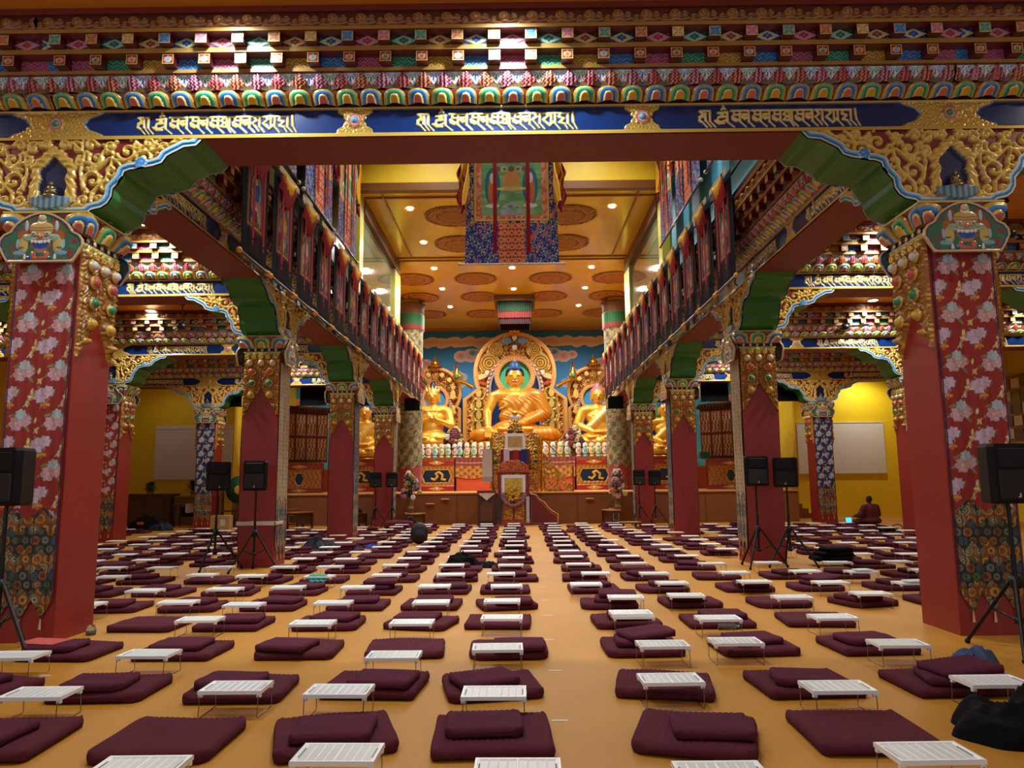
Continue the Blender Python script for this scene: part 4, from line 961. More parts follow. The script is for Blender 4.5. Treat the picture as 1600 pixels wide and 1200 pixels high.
edge = 1+.02*np.cos(TH_*24); MEDM = grid('ceiling_medallion', np.stack([X*1.03, -Y*1.03, -.015-.02*(f > .2)], -1), C, R < edge)
MEDAL = painted('carved ceiling medallion', .4)
for i, (x, y, r) in enumerate(((-2.0, 24.5, .95), (2.0, 24.5, .95), (-2.0, 27.45, .95), (2.0, 27.45, .95), (-1.66, 32.35, .95), (1.71, 32.35, .95), (-4.5, 32.35, .95), (4.55, 32.35, .95), (-1.62, 35.6, .95), (1.72, 35.6, .95), (-4.6, 35.6, .95), (4.7, 35.6, .95), (-1.6, 39.3, .95), (1.7, 39.3, .95), (-4.6, 39.3, .95), (4.7, 39.3, .95))):
    o = link('ceiling_medallion', MEDM, MEDAL, None, (x, y, 10.74), 0); o.scale = (r, r, 1)
    rown = ('first', 'second', 'third', 'fourth', 'fifth')[0 if i < 2 else 1 if i < 4 else 2+(i-4)//4]; pos = ['left', 'right', 'far left', 'far right'][i % 2 if i < 4 else (i-4) % 4]
    tag(o, 'round carved brown medallion on the orange ceiling, %s row, %s' % (rown, pos), 'medallion', 'medallions of the altar ceiling')
def fan(x, y, label, a0):
    t = empty('ceiling_fan', (x, y, CB), 0, label, 'fan', 'ceiling fans')
    MB().tube([(0, 0, 0), (0, 0, -.62)], .016, 8).build('rod', METB, t); MB().lathe([(.001, 0), (.05, 0), (.07, -.06), (.02, -.09)], 12).build('canopy_cap', METB, t)
    MB().lathe([(.02, -.56), (.10, -.60), (.13, -.66), (.12, -.72), (.05, -.76), (.001, -.765)], 18).build('motor', METB, t)
    for i in range(3):
        a = a0+i*2*pi/3; mb = MB(); mb.add([(.1, -.02, -.66), (.2, -.03, -.665), (.62, -.075, -.66), (.66, 0, -.67), (.62, .065, -.70), (.2, .03, -.685), (.1, .02, -.67)], [(0, 1, 2, 3, 4, 5, 6)])
        o = mb.build('blade', mat('brown fan blade', S(60, 42, 30), .4) if 'brown fan blade' not in bpy.data.materials else bpy.data.materials['brown fan blade'], t, None, a); md = o.modifiers.new('thick', 'SOLIDIFY'); md.thickness = .012
fan(-9.34, 20.5, 'dark three bladed ceiling fan in the second left bay', .3); fan(9.9, 21.6, 'dark three bladed ceiling fan in the second right bay', 1.5)
fan(9.3, 13.3, 'dark ceiling fan beyond the near right pillar', 2.2); fan(-9.5, 13.4, 'dark ceiling fan beyond the near left pillar', .9)

# ------------------------------------------------------------------ implicit surfaces for figures
def snet(F, org, h):
    ins = F < 0; nx, ny, nz = F.shape
    sl = lambda a, i, j, k: a[i:nx-1+i, j:ny-1+j, k:nz-1+k]
    cs = sum(sl(ins, i, j, k).astype(np.int8) for i in (0, 1) for j in (0, 1) for k in (0, 1)); act = (cs > 0) & (cs < 8)
    ci = np.argwhere(act); idx = -np.ones(act.shape, np.int64); idx[act] = np.arange(len(ci)); P = np.zeros((len(ci), 3)); W = np.zeros(len(ci))
    cn = [(i, j, k) for i in (0, 1) for j in (0, 1) for k in (0, 1)]
    for a in cn:
        for ax in range(3):
            if a[ax]: continue
            b = list(a); b[ax] = 1
            fa = F[ci[:, 0]+a[0], ci[:, 1]+a[1], ci[:, 2]+a[2]]; fb = F[ci[:, 0]+b[0], ci[:, 1]+b[1], ci[:, 2]+b[2]]; m = (fa < 0) != (fb < 0)
            t = fa/(fa-fb+1e-12); q = np.tile(np.array(a, float), (len(ci), 1)); q[:, ax] += t; P[m] += q[m]; W[m] += 1
    V = np.array(org)+(ci+P/W[:, None])*h; quads = []
    for ax in range(3):
        b, c = (ax+1) % 3, (ax+2) % 3; lo = [slice(None)]*3; hi = [slice(None)]*3; lo[ax] = slice(0, -1); hi[ax] = slice(1, None)
        d = ins[tuple(lo)] != ins[tuple(hi)]; e = np.argwhere(d); n = F.shape
        e = e[(e[:, b] > 0) & (e[:, c] > 0) & (e[:, b] < n[b]-1) & (e[:, c] < n[c]-1)]
        def at_(db, dc):
            q = e.copy(); q[:, b] += db; q[:, c] += dc; return idx[q[:, 0], q[:, 1], q[:, 2]]
        Q = np.stack([at_(-1, -1), at_(0, -1), at_(0, 0), at_(-1, 0)], -1); s = ins[e[:, 0], e[:, 1], e[:, 2]]; Q[~s] = Q[~s][:, ::-1]; quads.append(Q)
    return V, np.concatenate(quads)
def sculpt(name, prims, h, k=.05, extra=None):
    """prims: ('c', a, b, ra, rb, colour) | ('e', centre, radii, colour [, rotation about x]) -> one continuous mesh with colours"""
    lo = np.full(3, 9e9); hi = -lo
    for p in prims:
        if p[0] == 'c':
            for q, r in ((p[1], p[3]), (p[2], p[4])): lo = np.minimum(lo, np.array(q)-r); hi = np.maximum(hi, np.array(q)+r)
        else: r = max(p[2]) if len(p) > 4 else np.array(p[2]); lo = np.minimum(lo, np.array(p[1])-r); hi = np.maximum(hi, np.array(p[1])+r)
    lo -= 3*h; hi += 3*h; n = np.ceil((hi-lo)/h).astype(int)+1
    ax = [lo[i]+h*np.arange(n[i]) for i in range(3)]; Xg, Yg, Zg = np.meshgrid(*ax, indexing='ij')
    def dist(p, X, Y, Z):
        if p[0] == 'c':
            a = np.array(p[1], float); b = np.array(p[2], float); d = b-a; L = d@d+1e-12; t = np.clip(((X-a[0])*d[0]+(Y-a[1])*d[1]+(Z-a[2])*d[2])/L, 0, 1)
            return np.sqrt((X-a[0]-t*d[0])**2+(Y-a[1]-t*d[1])**2+(Z-a[2]-t*d[2])**2)-(p[3]+(p[4]-p[3])*t)
        c, r = p[1], p[2]; x, y, z = X-c[0], Y-c[1], Z-c[2]
        if len(p) > 4: ca, sa = math.cos(p[4]), math.sin(p[4]); y, z = y*ca+z*sa, -y*sa+z*ca
        q = np.sqrt((x/r[0])**2+(y/r[1])**2+(z/r[2])**2); g = np.sqrt((x/r[0]**2)**2+(y/r[1]**2)**2+(z/r[2]**2)**2)+1e-9
        return q*(q-1)/g
    F = None
    for p in prims:
        d = dist(p, Xg, Yg, Zg)
        if F is None: F = d
        else:
            hh = np.clip(.5+.5*(F-d)/k, 0, 1); F = F*(1-hh)+d*hh-k*hh*(1-hh)
    if extra is not None: F = extra(F, Xg, Yg, Zg)
    V, Q = snet(F, lo, h)
    best = np.full(len(V), 9e9); C = np.zeros((len(V), 4), np.float32)
    for p in prims:
        d = dist(p, V[:, 0], V[:, 1], V[:, 2]); m = d < best; best[m] = d[m]; C[m] = p[5] if p[0] == 'c' else p[3]
    return V, Q, C
GSK = c4(226, 170, 62, .45); GRB = c4(196, 124, 30, .22); GRL = c4(232, 186, 96, .4); HB_ = c4(70, 110, 170); HBD = c4(14, 18, 40)
def buddha_prims(kind):
    P = []; c, e = (lambda a, b, ra, rb, co: P.append(('c', a, b, ra, rb, co))), (lambda ce, r, co: P.append(('e', ce, r, co)))
    rb = GRB if kind == 0 else GSK
    # legs crossed
    for s in (-1, 1):
        c((s*.45, .15, .45), (s*1.42, -.35, .36), .50, .42, rb); c((s*1.42, -.38, .36), (-s*.05, -.95, .34), .42, .30, rb); c((s*1.5, -.30, .34), (s*1.66, -.25, .32), .38, .34, rb)
        e((-s*.45, -1.0, .62), (.34, .20, .14), GSK)
    e((0, -.05, .7), (1.0, .72, .5), rb); e((0, .02, 1.35), (.66, .46, .8), GSK if kind else rb); e((0, .0, 2.05), (.74, .46, .66), GSK if kind != 0 else rb)
    c((-.68, .02, 2.55), (.68, .02, 2.55), .36, .36, GSK); c((0, 0, 2.6), (0, -.04, 3.05), .30, .25, GSK)
    # head
    e((0, -.06, 3.50), (.45, .48, .56), GSK); e((0, -.10, 3.20), (.33, .36, .24), GSK)
    c((0, -.52, 3.52), (0, -.585, 3.38), .035, .075, GSK)
    for s in (-1, 1):
        c((s*.10, -.53, 3.62), (s*.34, -.44, 3.63), .03, .02, GSK); c((s*.10, -.50, 3.54), (s*.30, -.44, 3.54), .045, .035, GSK)
        c((s*.46, -.05, 3.6), (s*.47, -.05, 3.12), .06, .055, GSK); c((s*.02, -.52, 3.22), (s*.12, -.50, 3.235), .035, .02, c4(190, 90, 50, .3)); 
    e((0, -.42, 3.10), (.12, .08, .08), GSK)
    if kind == 0:
        e((0, .06, 3.72), (.52, .52, .46), HB_); e((0, .02, 4.16), (.28, .28, .26), HB_); e((0, 0, 4.42), (.07, .07, .10), c4(230, 200, 120, .5))
        # right arm to the earth, left arm in the lap under the robe
        c((-.92, .0, 2.50), (-1.20, -.12, 1.6), .27, .20, GSK); c((-1.20, -.12, 1.6), (-1.16, -.75, .85), .20, .14, GSK); e((-1.15, -.92, .62), (.17, .10, .24), GSK)
        for i in range(4): c((-1.27+i*.075, -.96, .52), (-1.29+i*.085, -1.02, .22-.03*(i in (1, 2))), .045, .032, GSK)
        c((-1.02, -.90, .66), (-.92, -1.0, .45), .05, .035, GSK)
        c((.92, .02, 2.52), (1.22, .0, 1.55), .38, .40, GRB); c((1.22, -.02, 1.5), (.45, -.62, 1.05), .34, .22, GRB); c((.4, -.70, .98), (.05, -.78, .95), .15, .13, GSK)
        for i in range(4): c((.1, -.74-.07*i, .98-.01*i), (-.24, -.72-.075*i, 1.0), .05, .035, GSK)
        c((.18, -.66, 1.02), (.02, -.60, 1.14), .05, .035, GSK)
        c((.72, -.08, 2.58), (-.35, -.10, 1.35), .30, .36, GRB); c((.80, -.03, 2.60), (.40, -.12, 1.5), .31, .36, GRB)
        c((.30, -.37, 2.46), (-.70, -.36, 1.72), .03, .03, GRL)
    elif kind == 1:   # crowned figure, hands raised before the chest
        for s in (-1, 1):
            c((s*.92, .0, 2.5), (s*1.12, -.25, 1.55), .30, .26, GSK); c((s*1.12, -.25, 1.5), (s*.34, -.70, 1.85), .25, .14, GSK)
            for i in range(4): c((s*.30, -.74, 1.90), (s*(.22-.05*i), -.80, 2.22-.04*i), .055, .035, GSK)
            c((s*.32, -.72, 1.86), (s*.16, -.82, 1.95), .05, .035, GSK); c((s*1.12, -.1, 1.45), (s*1.22, -.4, .75), .16, .12, GSK)
        for i in range(-2, 3): c((i*.2, -.40+.07*abs(i), 3.86), (i*.23, -.42+.07*abs(i), 4.28-.06*abs(i)), .10, .025, GRL)
        e((0, .05, 3.85), (.47, .47, .30), c4(30, 40, 80)); e((0, .05, 4.25), (.2, .2, .3), c4(30, 40, 80)); c((-.4, -.36, 2.5), (.4, -.36, 2.5), .07, .07, GRL)
        for s in (-1, 1): c((s*.34, -.34, 2.45), (0, -.52, 1.95), .05, .05, GRL)
    else:            # plain robed figure with green halo: hair cap
        e((0, .06, 3.74), (.50, .50, .42), c4(40, 60, 110) if kind == 2 else c4(186, 110, 110)); e((0, .02, 4.12), (.22, .22, .30 if kind == 3 else .2), c4(40, 60, 110) if kind == 2 else c4(186, 110, 110))
        for s in (-1, 1):
            c((s*.92, .0, 2.5), (s*1.22, -.05, 1.6), .32, .30, GSK); c((s*1.22, -.05, 1.5), (s*.35, -.72, 1.0), .28, .15, GSK)
            for i in range(4): c((s*.30, -.70-.06*i, 1.0), (-s*.05, -.74-.07*i, 1.0), .05, .035, GSK)
            c((s*.3, -.66, 1.02), (s*.08, -.62, 1.16), .05, .035, GSK)
        c((.72, -.15, 2.7), (-.5, -.42, 1.4), .24, .26, GRL)
    return P
FIGM = painted('gilded statue', .32, coat=.2)
def folds(F, X, Y, Z):
    m = np.clip((2.6-Z)/.3, 0, 1)*np.clip((X+1.0)/.5, 0, 1)
    return F+.011*m*np.sin((X*.8+Z*.9+.5*Y+.12*np.sin(Z*5))*30)*(Y < .5)
def statue(kind, h):
    V, Q, C = sculpt('body', buddha_prims(kind), h, .06, folds if kind != 1 else None)
    if kind == 0: V[:, 0] *= 1+.24*np.clip((3.05-V[:, 2])/.5, 0, 1)
    else: V[:, 0] *= 1+.12*np.clip((3.05-V[:, 2])/.5, 0, 1)
    def box(c, x0, x1, z0, z1, y): m = (V[:, 0] > x0) & (V[:, 0] < x1) & (V[:, 2] > z0) & (V[:, 2] < z1) & (V[:, 1] < y); C[m] = c
    if kind == 0:
        x_, y_, z_ = np.abs(V[:, 0]), V[:, 1], V[:, 2]; m = (z_ > 3.2) & (x_ < .62) & ((z_ > 3.82-.25*(x_/.4)**2*.3) | ((x_ > .385) & (z_ > 3.55) & (y_ > -.40) & (x_ < .56)) | ((y_ > .12) & (z_ > 3.2))) & (z_ < 4.36); C[m] = c4(50, 84, 140); m2 = m & (z_ < 3.95); C[m2] = c4(12, 18, 44)
    for s in (-1, 1):   # painted brows, eyes, lips
        m = (np.hypot((V[:, 0]-s*.20)/.105, (V[:, 2]-3.525)/.020) < 1) & (V[:, 1] < -.3); C[m] = c4(40, 30, 30)
        m = (np.abs(V[:, 2]-3.66+.4*(np.abs(V[:, 0])-.2)**2*4) < .016) & (np.abs(np.abs(V[:, 0])-.21) < .13) & (V[:, 1] < -.3); C[m] = c4(110, 66, 30)
    m = (np.hypot(V[:, 0]/.115, (V[:, 2]-3.225)/.032) < 1) & (V[:, 1] < -.3); C[m] = c4(176, 70, 50)
    V[:, 2] = np.maximum(V[:, 2], 0)
    me = mk('body', V, Q, C); me.materials.append(FIGM); return me
ST = [statue(0, .034), statue(1, .05), statue(2, .05), statue(3, .05)]

GILTB = painted('gilt altar carving', .30)
def lotus_base(w, d, hh):
    mb = MB(); mb.box(-w/2, w/2, -d/2, d/2, 0, hh*.28); mb.box(-w/2*.92, w/2*.92, -d/2*.9, d/2*.9, hh*.28, hh*.72); mb.box(-w/2*1.03, w/2*1.03, -d/2*1.03, d/2*1.03, hh*.72, hh*.8); mb.lathe([(.48, hh*.8), (.5, hh*.9), (.46, hh)], 28, sx=w, sy=d)
    for i in range(9):
        x = (i-4)*w/9.5; mb.ball((x, -d/2*.92, hh*.5), w/24, 8, 6, 1, .4, 1.5)
    return mb.mesh('lotus_seat')
def seat_statue(x, y, z, kind, sc_, label, name, w=3.5):
    t = empty(name, (x, y, z), 0, label, 'statue')
    o = link('body', ST[kind], None, t); o.scale = (sc_,)*3
    return t
b0 = seat_statue(.04, 40.0, 3.83, 0, 1.0, 'great golden seated buddha with blue hair before the green halo, centre of the altar', 'buddha_statue')
mb = MB().lathe([(.001, 0), (.16, 0), (.24, .08), (.30, .22), (.31, .3), (.27, .3), (.25, .2), (.001, .16)], 20, -.0, -.98, 1.02)
mb.build('alms_bowl', mat('pale blue glazed bowl', S(150, 170, 196), .25), b0)
seat_statue(-4.45, 40.2, 3.55, 1, .80, 'golden crowned seated statue with raised hands, left of the great buddha', 'seated_statue')
seat_statue(4.55, 40.2, 3.50, 3, .80, 'golden seated statue with pink headdress, right of the great buddha', 'seated_statue')
seat_statue(-8.0, 39.6, 3.0, 2, .70, 'golden buddha before a green halo, behind the left pillars', 'seated_statue')
seat_statue(8.05, 39.6, 3.0, 2, .70, 'golden buddha before a green halo, behind the right pillars', 'seated_statue')
for x, w, d, h0, h1, nm in ((.04, 4.5, 2.5, 2.40, 3.83, 'under the great buddha'), (-4.45, 2.7, 2.2, 2.40, 3.55, 'under the left crowned statue'), (4.55, 2.7, 2.2, 2.40, 3.50, 'under the right statue'), (-8.0, 3.0, 2.2, 2.4, 3.0, 'under the far left buddha'), (8.05, 3.0, 2.2, 2.4, 3.0, 'under the far right buddha')):
    tag(link('lotus_seat', lotus_base(w, d, h1-h0), GOLDB, None, (x, 39.85, h0)), 'golden lotus seat '+nm, 'pedestal', 'golden lotus seats')
tag(MB().box(-10.4, 10.4, 38.3, 43.2, 1.25, 2.39).build('altar_platform', mat('altar platform paint', S(150, 60, 34), .5, var=.1)), 'raised red platform that carries the golden statues', 'platform')

# carved golden throne backs (torana)
def torana(cx, y, k, Zc, Rr, hw, z0, big, label):
    z0 += .04; n = 300 if big else 150; g = hw*1.02
    X, Z = np.meshgrid(np.linspace(-g, g, n), np.linspace(z0, Zc+Rr*1.03, int(n*1.15))); U = np.abs(X)
    # outline: circle on shoulders; d<0 inside
    dc = np.hypot(X, Z-Zc)-Rr; sh = np.maximum(U-hw, Z-(Zc-Rr*.42-(U-hw*.78)*.75)); d = np.minimum(dc, sh)
    C = blank(X.shape, c4(170, 92, 40, .2)); H = np.zeros(X.shape, np.float32)
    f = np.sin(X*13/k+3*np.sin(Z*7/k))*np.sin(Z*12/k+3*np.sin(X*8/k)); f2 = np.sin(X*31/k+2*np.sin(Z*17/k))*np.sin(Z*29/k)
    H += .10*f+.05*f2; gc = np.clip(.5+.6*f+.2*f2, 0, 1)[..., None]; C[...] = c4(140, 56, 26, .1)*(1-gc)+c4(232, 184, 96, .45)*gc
    # spirals and little figures
    if big:
        for cx_, cz_, r in ((1.45, Zc+.55, .55), (1.15, Zc+1.35, .38), (.75, Zc+1.75, .2)):
            q = np.hypot(U-cx_, Z-cz_); m = q < r; C[m] = c4(226, 190, 96, .4); H = np.where(m, .22+.06*np.cos(q/r*22), H); put(C, m*(np.cos(q/r*22) < -.4), c4(150, 96, 40))
        for cz_ in (Zc+2.0, Zc+1.45): q = np.hypot(X, (Z-cz_)); C[q < .14] = c4(220, 226, 236); H = np.where(q < .14, .4, H)
        m = np.hypot((U-.45)/.3, (Z-Zc-1.85)/.2) < 1; C[m] = c4(130, 160, 200); H = np.where(m, .3+.04*np.sin(X*40), H)
        m = np.abs(Z-(Zc-.75+.30*(U-1.3))) < .10; m &= (U > 1.25) & (U < 2.6); C[m] = c4(196, 80, 50); H = np.where(m, .3+.03*np.sin(U*50), H)
        # white lion-like body above the beam, elephants at the foot
        m = np.hypot((U-1.95)/.42, (Z-Zc+.25-.25*(1.95-U))/.16) < 1; C[m] = c4(220, 190, 130, .2); H = np.where(m, .38, H)
        m = np.hypot(U-1.55, Z-Zc+.02) < .15; C[m] = c4(226, 214, 196); H = np.where(m, .42, H)
        for zz in np.arange(z0+1.1, Zc-1.0, .62):
            m = np.hypot((U-2.05)/.17, (Z-zz)/.24) < 1; C[m] = c4(226, 190, 90, .45); H = np.where(m, .34, H); m = np.hypot(U-2.05, Z-zz-.28) < .11; C[m] = c4(222, 206, 176); H = np.where(m, .36, H)
            m = np.abs(np.hypot((U-2.05), (Z-zz))-.36) < .03; C[m] = c4(232, 196, 100, .4); H = np.where(m, .26, H)
        m = (np.abs(U-2.05) < .34) & (np.abs(Z-z0-.62) < .15); C[m] = c4(232, 206, 130, .2); H = np.where(m, .45, H)
        m = (np.abs(np.abs(U-2.05)-.22) < .07) & (Z > z0+.15) & (Z < z0+.6); C[m] = c4(216, 186, 110, .2); H = np.where(m, .38, H)
        m = (np.abs(U-2.05) < .40) & (Z < z0+.14); C[m] = c4(236, 196, 90, .5); H = np.where(m, .4, H)
    else:
        for zz in np.arange(z0+.5, Zc+.2, .95*k*1.5):
            ux = .84*hw*.92
            for w_, h_, c_, o_ in ((.24, .10, c4(236, 190, 90, .5), .34), (.16, .30, c4(236, 196, 110, .5), .30)):
                m = np.hypot((U-ux*.88)/w_, (Z-zz-(.16 if h_ > .2 else 0))/h_) < 1; C[m] = c_; H = np.where(m, o_, H)
        for a in np.arange(.3, 1.5, .45):
            m = np.hypot(U-Rr*.72*math.cos(a), (Z-Zc-Rr*.72*math.sin(a))) < .15; C[m] = c4(236, 196, 110, .5); H = np.where(m, .3, H)
    # outer raised band
    bw = .24*k if big else .20; m = (d > -bw) & (d <= 0); C[m] = c4(206, 148, 66, .25); H = np.where(m, .26, H); m = (np.abs(d+bw*.5) < bw*.12) & (np.mod((X+Z)*9, 1) < .5); C[m] = c4(236, 190, 110, .4)
    m = (d > -.05) & (d <= 0); C[m] = c4(232, 170, 100, .3); m = (np.abs(d+bw) < .03); C[m] = c4(232, 160, 96, .3)
    # opening
    ow = hw*.46 if big else hw*.52; oz = Zc-Rr*.30
    hr = .86 if big else .60; zh = Zc-.18 if big else Zc-.35
    do = np.where(Z < oz-.3, U-ow, np.hypot(U*1.0, (Z-oz+.3)*.8)-ow)
    m = do < .30*k; C[m] = c4(196, 120, 56, .2); H = np.where(m, .22, H); bead = m & (do > .10*k); pat = np.mod(np.arctan2(Z-oz, X)*(9) if False else Z*4.2/k, 1); q = np.hypot((pat-.5)/4.2*k, (do-.2*k)); m2 = (q < .065*k) & bead; C[m2] = c4(220, 206, 190); H = np.where(m2, .30, H)
    m = (do < .10*k) & (do > 0); C[m] = c4(150, 160, 176)
    m = do <= 0; C[m] = c4(10, 50, 100); H = np.where(m, .0, H)
    # halo
    q = np.hypot(X, Z-zh); m = q < hr*1.36; C[m] = c4(216, 150, 84, .2); H = np.where(m, .24, H); m2 = m & (np.mod(np.arctan2(Z-zh, X)*7, 1) < .5) & (np.abs(q-hr*1.18) < hr*.09); C[m2] = c4(236, 190, 120, .3)
    m = q < hr; C[m] = c4(70, 186, 130) if big else c4(60, 150, 200); H = np.where(m, .14, H); m = (q < hr) & (np.hypot(X, Z-zh+.28*hr) > hr*1.0); C[m] = c4(10, 84, 50) if big else c4(20, 70, 120)
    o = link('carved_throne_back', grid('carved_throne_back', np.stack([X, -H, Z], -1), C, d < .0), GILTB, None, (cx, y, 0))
    tag(o, label, 'altar carving'); md = o.modifiers.new('thick', 'SOLIDIFY'); md.thickness = .2; md.offset = -1
    return o
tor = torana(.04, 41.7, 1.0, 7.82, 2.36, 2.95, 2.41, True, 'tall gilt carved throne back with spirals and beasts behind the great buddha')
JWM = mat('green glazed jewel', S(60, 150, 110), .2)
for s in (-1, 1):
    fin = MB().tube([(s*2.35, -.3, 7.0), (s*2.8, -.32, 7.25), (s*3.1, -.34, 7.36)], [.13, .09, .12], 8)
    fin.lathe([(.02, -.34), (.22, -.12), (.24, .05), (.10, .28), (.01, .46)], 12, s*3.28, -.36, 7.62, 1, .4); fin.build('jewel_finial', GOLDB, tor)
    MB().ball((s*3.28, -.46, 7.6), .13).build('green_jewel', JWM, tor)
MB().ball((0, -.2, 10.25), .14).ball((-.2, -.2, 10.2), .12).ball((.2, -.2, 10.2), .12).ball((0, -.2, 10.42), .08).build('top_knot', GOLDB, tor)
for s in (-1, 1):
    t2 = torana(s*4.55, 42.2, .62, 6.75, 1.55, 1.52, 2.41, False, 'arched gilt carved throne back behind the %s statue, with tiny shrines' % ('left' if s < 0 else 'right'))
    MB().lathe([(.45, 8.24), (.42, 8.34), (.2, 8.40), (.26, 8.5), (.16, 8.62), (.05, 8.85), (.001, 8.95)], 14, 0, -.15).build('spire', GOLDB, t2)
    t3 = torana(s*8.02, 42.0, .62, 5.75, 1.35, 1.45, 2.41, False, 'arched gilt throne back with green halo at the %s end of the altar' % ('left' if s < 0 else 'right'))
    MB().lathe([(.001, 0), (.62, 0), (.62, .05), (.001, .05)], 32).build('green_halo', mat('green halo paint %d' % s, S(40, 140, 84), .4), t3); h_ = t3.children[-1]; h_.rotation_euler = (pi/2, 0, 0); h_.location = (0, -.20, 5.42)
# ------------------------------------------------------------------ stage, altar counter, columns
STG = mat('stage front cloth', S(132, 76, 32), .7, bump=.08, bscale=60, var=.05)
t = MB().box(-11.3, 11.3, 29.85, 43.25, 0, 1.2).build('stage', STG); tag(t, 'long brown fronted stage running below the golden altar', 'stage')
MB().box(-11.32, 11.32, 29.80, 43.25, 1.2, 1.25).build('stage_edge', mat('pale stage edge', S(196, 140, 70), .5), t)
mb = MB()
for x in (-9, -6.9, -2.3, 1.0, 2.5, 5.2, 7.6, 9.6): mb.box(x, x+.02, 29.83, 29.86, .02, 1.2)
mb.build('panel_joints', mat('joint brown', S(100, 58, 26), .7), t)
mb = MB()
for i in range(6): mb.box(11.32, 11.55+i*.26, 32.2, 33.6, 1.25-.208*(i+1), 1.25-.208*i)
tag(mb.build('stage_steps', mat('red brown step paint', S(122, 62, 24), .6)), 'brown steps going down from the right end of the stage', 'steps')
for i, (x, z) in enumerate(((-2.75, .98), (-3.35, .80), (3.0, .95), (3.9, .55), (-4.2, .45))):
    tag(MB().box(x-.16, x+.16, 29.70, 29.85, z, z+.05, .01).build('stage_bracket', mat('peach bracket paint %d' % i, S(214, 150, 90), .5)), 'small pale ledge fixed to the stage front, %s' % ['left of the lectern', 'by the left flower stand', 'left of the right flower stand', 'right of the right flower stand', 'behind the left flower stand'][i], 'ledge')

def colm():
    n = 64; a = np.linspace(0, 2*pi, n, endpoint=False); zs = np.linspace(1.25, 10.05, 170); A_, Z = np.meshgrid(a, zs); R = np.full(A_.shape, .58); U = A_*.58
    C = disks(U, Z, .26, [c4(150, 130, 70), c4(130, 110, 90), c4(90, 110, 60), c4(170, 150, 110), c4(120, 84, 50)], c4(64, 70, 44), 3)
    fl = (np.mod(np.floor(U/.23)+np.floor(Z/.30), 2) > .5); put(C, fl*.35, c4(170, 150, 100))
    zb = 2.3+.22*np.abs(np.mod(A_/(2*pi)*8, 1)-.5)*2; low = Z < zb; C[low] = c4(132, 40, 34); R = R+.03*(~low)
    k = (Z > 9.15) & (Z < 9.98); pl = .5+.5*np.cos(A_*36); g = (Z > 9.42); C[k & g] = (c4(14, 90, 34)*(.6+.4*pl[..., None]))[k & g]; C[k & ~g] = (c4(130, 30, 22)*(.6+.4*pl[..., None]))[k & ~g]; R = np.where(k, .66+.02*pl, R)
    k = Z >= 9.98; C[k] = c4(150, 116, 70); C[..., 3] = 0
    return grid('column_shaft', np.stack([R*np.cos(A_), R*np.sin(A_), Z], -1), C, wrap=True)
CM = colm()
for s in (-1, 1):
    t = empty('round_column', (s*5.12, 36.2, 0), 0, 'thick round column wrapped in flowered brocade with green and red valance, %s of the altar' % ('left' if s < 0 else 'right'), 'column', 'round columns on the stage')
    link('column_shaft', CM, CLOTH, t); mb = MB().lathe([(.60, 9.98), (.66, 10.05), (.66, 10.30), (.74, 10.42), (.74, 10.5), (.5, 10.5)], 32); mb.build('column_cap', FRB, t)
    MB().lathe([(.42, 10.5), (.42, 10.75)], 24).build('neck', ORCEIL, t)
t = empty('hanging_canopy', (.08, 36.2, 9.33), 0, 'square canopy with green and red pleated valance hanging from the orange ceiling', 'canopy')
def val(name, w, z0, z1, c, amp=.02):
    n = 240; s = np.linspace(0, 4, n, endpoint=False); q = np.floor(s).astype(int) % 4; f = s-np.floor(s)-.5
    cx = np.where(q == 0, f*w, np.where(q == 1, w/2, np.where(q == 2, -f*w, -w/2))); cy = np.where(q == 0, -w/2, np.where(q == 1, f*w, np.where(q == 2, w/2, -f*w)))
    o = 1+amp*np.cos(s*2*pi*14); z = np.linspace(z0, z1, 5); P = np.stack([np.tile(cx*o, (5, 1)), np.tile(cy*o, (5, 1)), np.tile(z[:, None], (1, n))], -1)
    return link(name, grid(name, P, None, wrap=True), c, t)
GC, RC = mat('green pleated cloth', S(4, 40, 14), .9), mat('red pleated cloth', S(92, 18, 12), .9)
val('red_valance', 1.62, .30, .66, RC); val('green_valance', 1.66, .62, 1.15, GC); val('inner_red_valance', 1.5, .0, .42, mat('dark red cloth', S(46, 8, 8), .9), .03)
MB().box(-1.0, 1.0, -1.0, 1.0, 1.12, 1.41, .03).build('canopy_frame', FRB, t)
# altar counter
def panel_field(X, Z, w, h, hexa, dragon):
    C = blank(X.shape, c4(190, 130, 50, .25)); f = np.sin(X*30+2*np.sin(Z*20))*np.sin(Z*34); H = .012*f; put(C, band(f+.3, 0, .2), c4(150, 84, 34))
    zc = h*.47; hw = w*.40 if dragon else h*.15; d = np.maximum(np.abs(Z-zc)-h*.19, np.abs(X)-hw+np.abs(Z-zc)*.45); k = d < .03; C[k] = cGOLD; k = d < 0; C[k] = c4(14, 36, 60); H = np.where(k, -.02, H)
    if dragon:
        D = stroke(X, Z, [(-.25, zc-.12), (-.1, zc-.18), (.05, zc-.02), (-.05, zc+.12), (.12, zc+.2), (.3, zc+.05), (.25, zc-.15), (.42, zc-.18)])-.05; k = (D < 0) & (d < 0); C[k] = c4(222, 170, 50, .2); H = np.where(k, .04, H)
    for z0, z1 in ((0, h*.16), (h*.80, h*.97)):
        k = (Z >= z0) & (Z <= z1); C[k] = c4(160, 44, 32); H = np.where(k, .03, H); zz = (z0+z1)/2; q = np.abs(X)/.42+np.abs(Z-zz)/(h*.07); m = k & (q < 1); C[m] = c4(222, 160, 70, .2); m = np.hypot(X, Z-zz) < .05; C[m] = c4(210, 216, 220); H = np.where(m, .07, H)
    return C, H
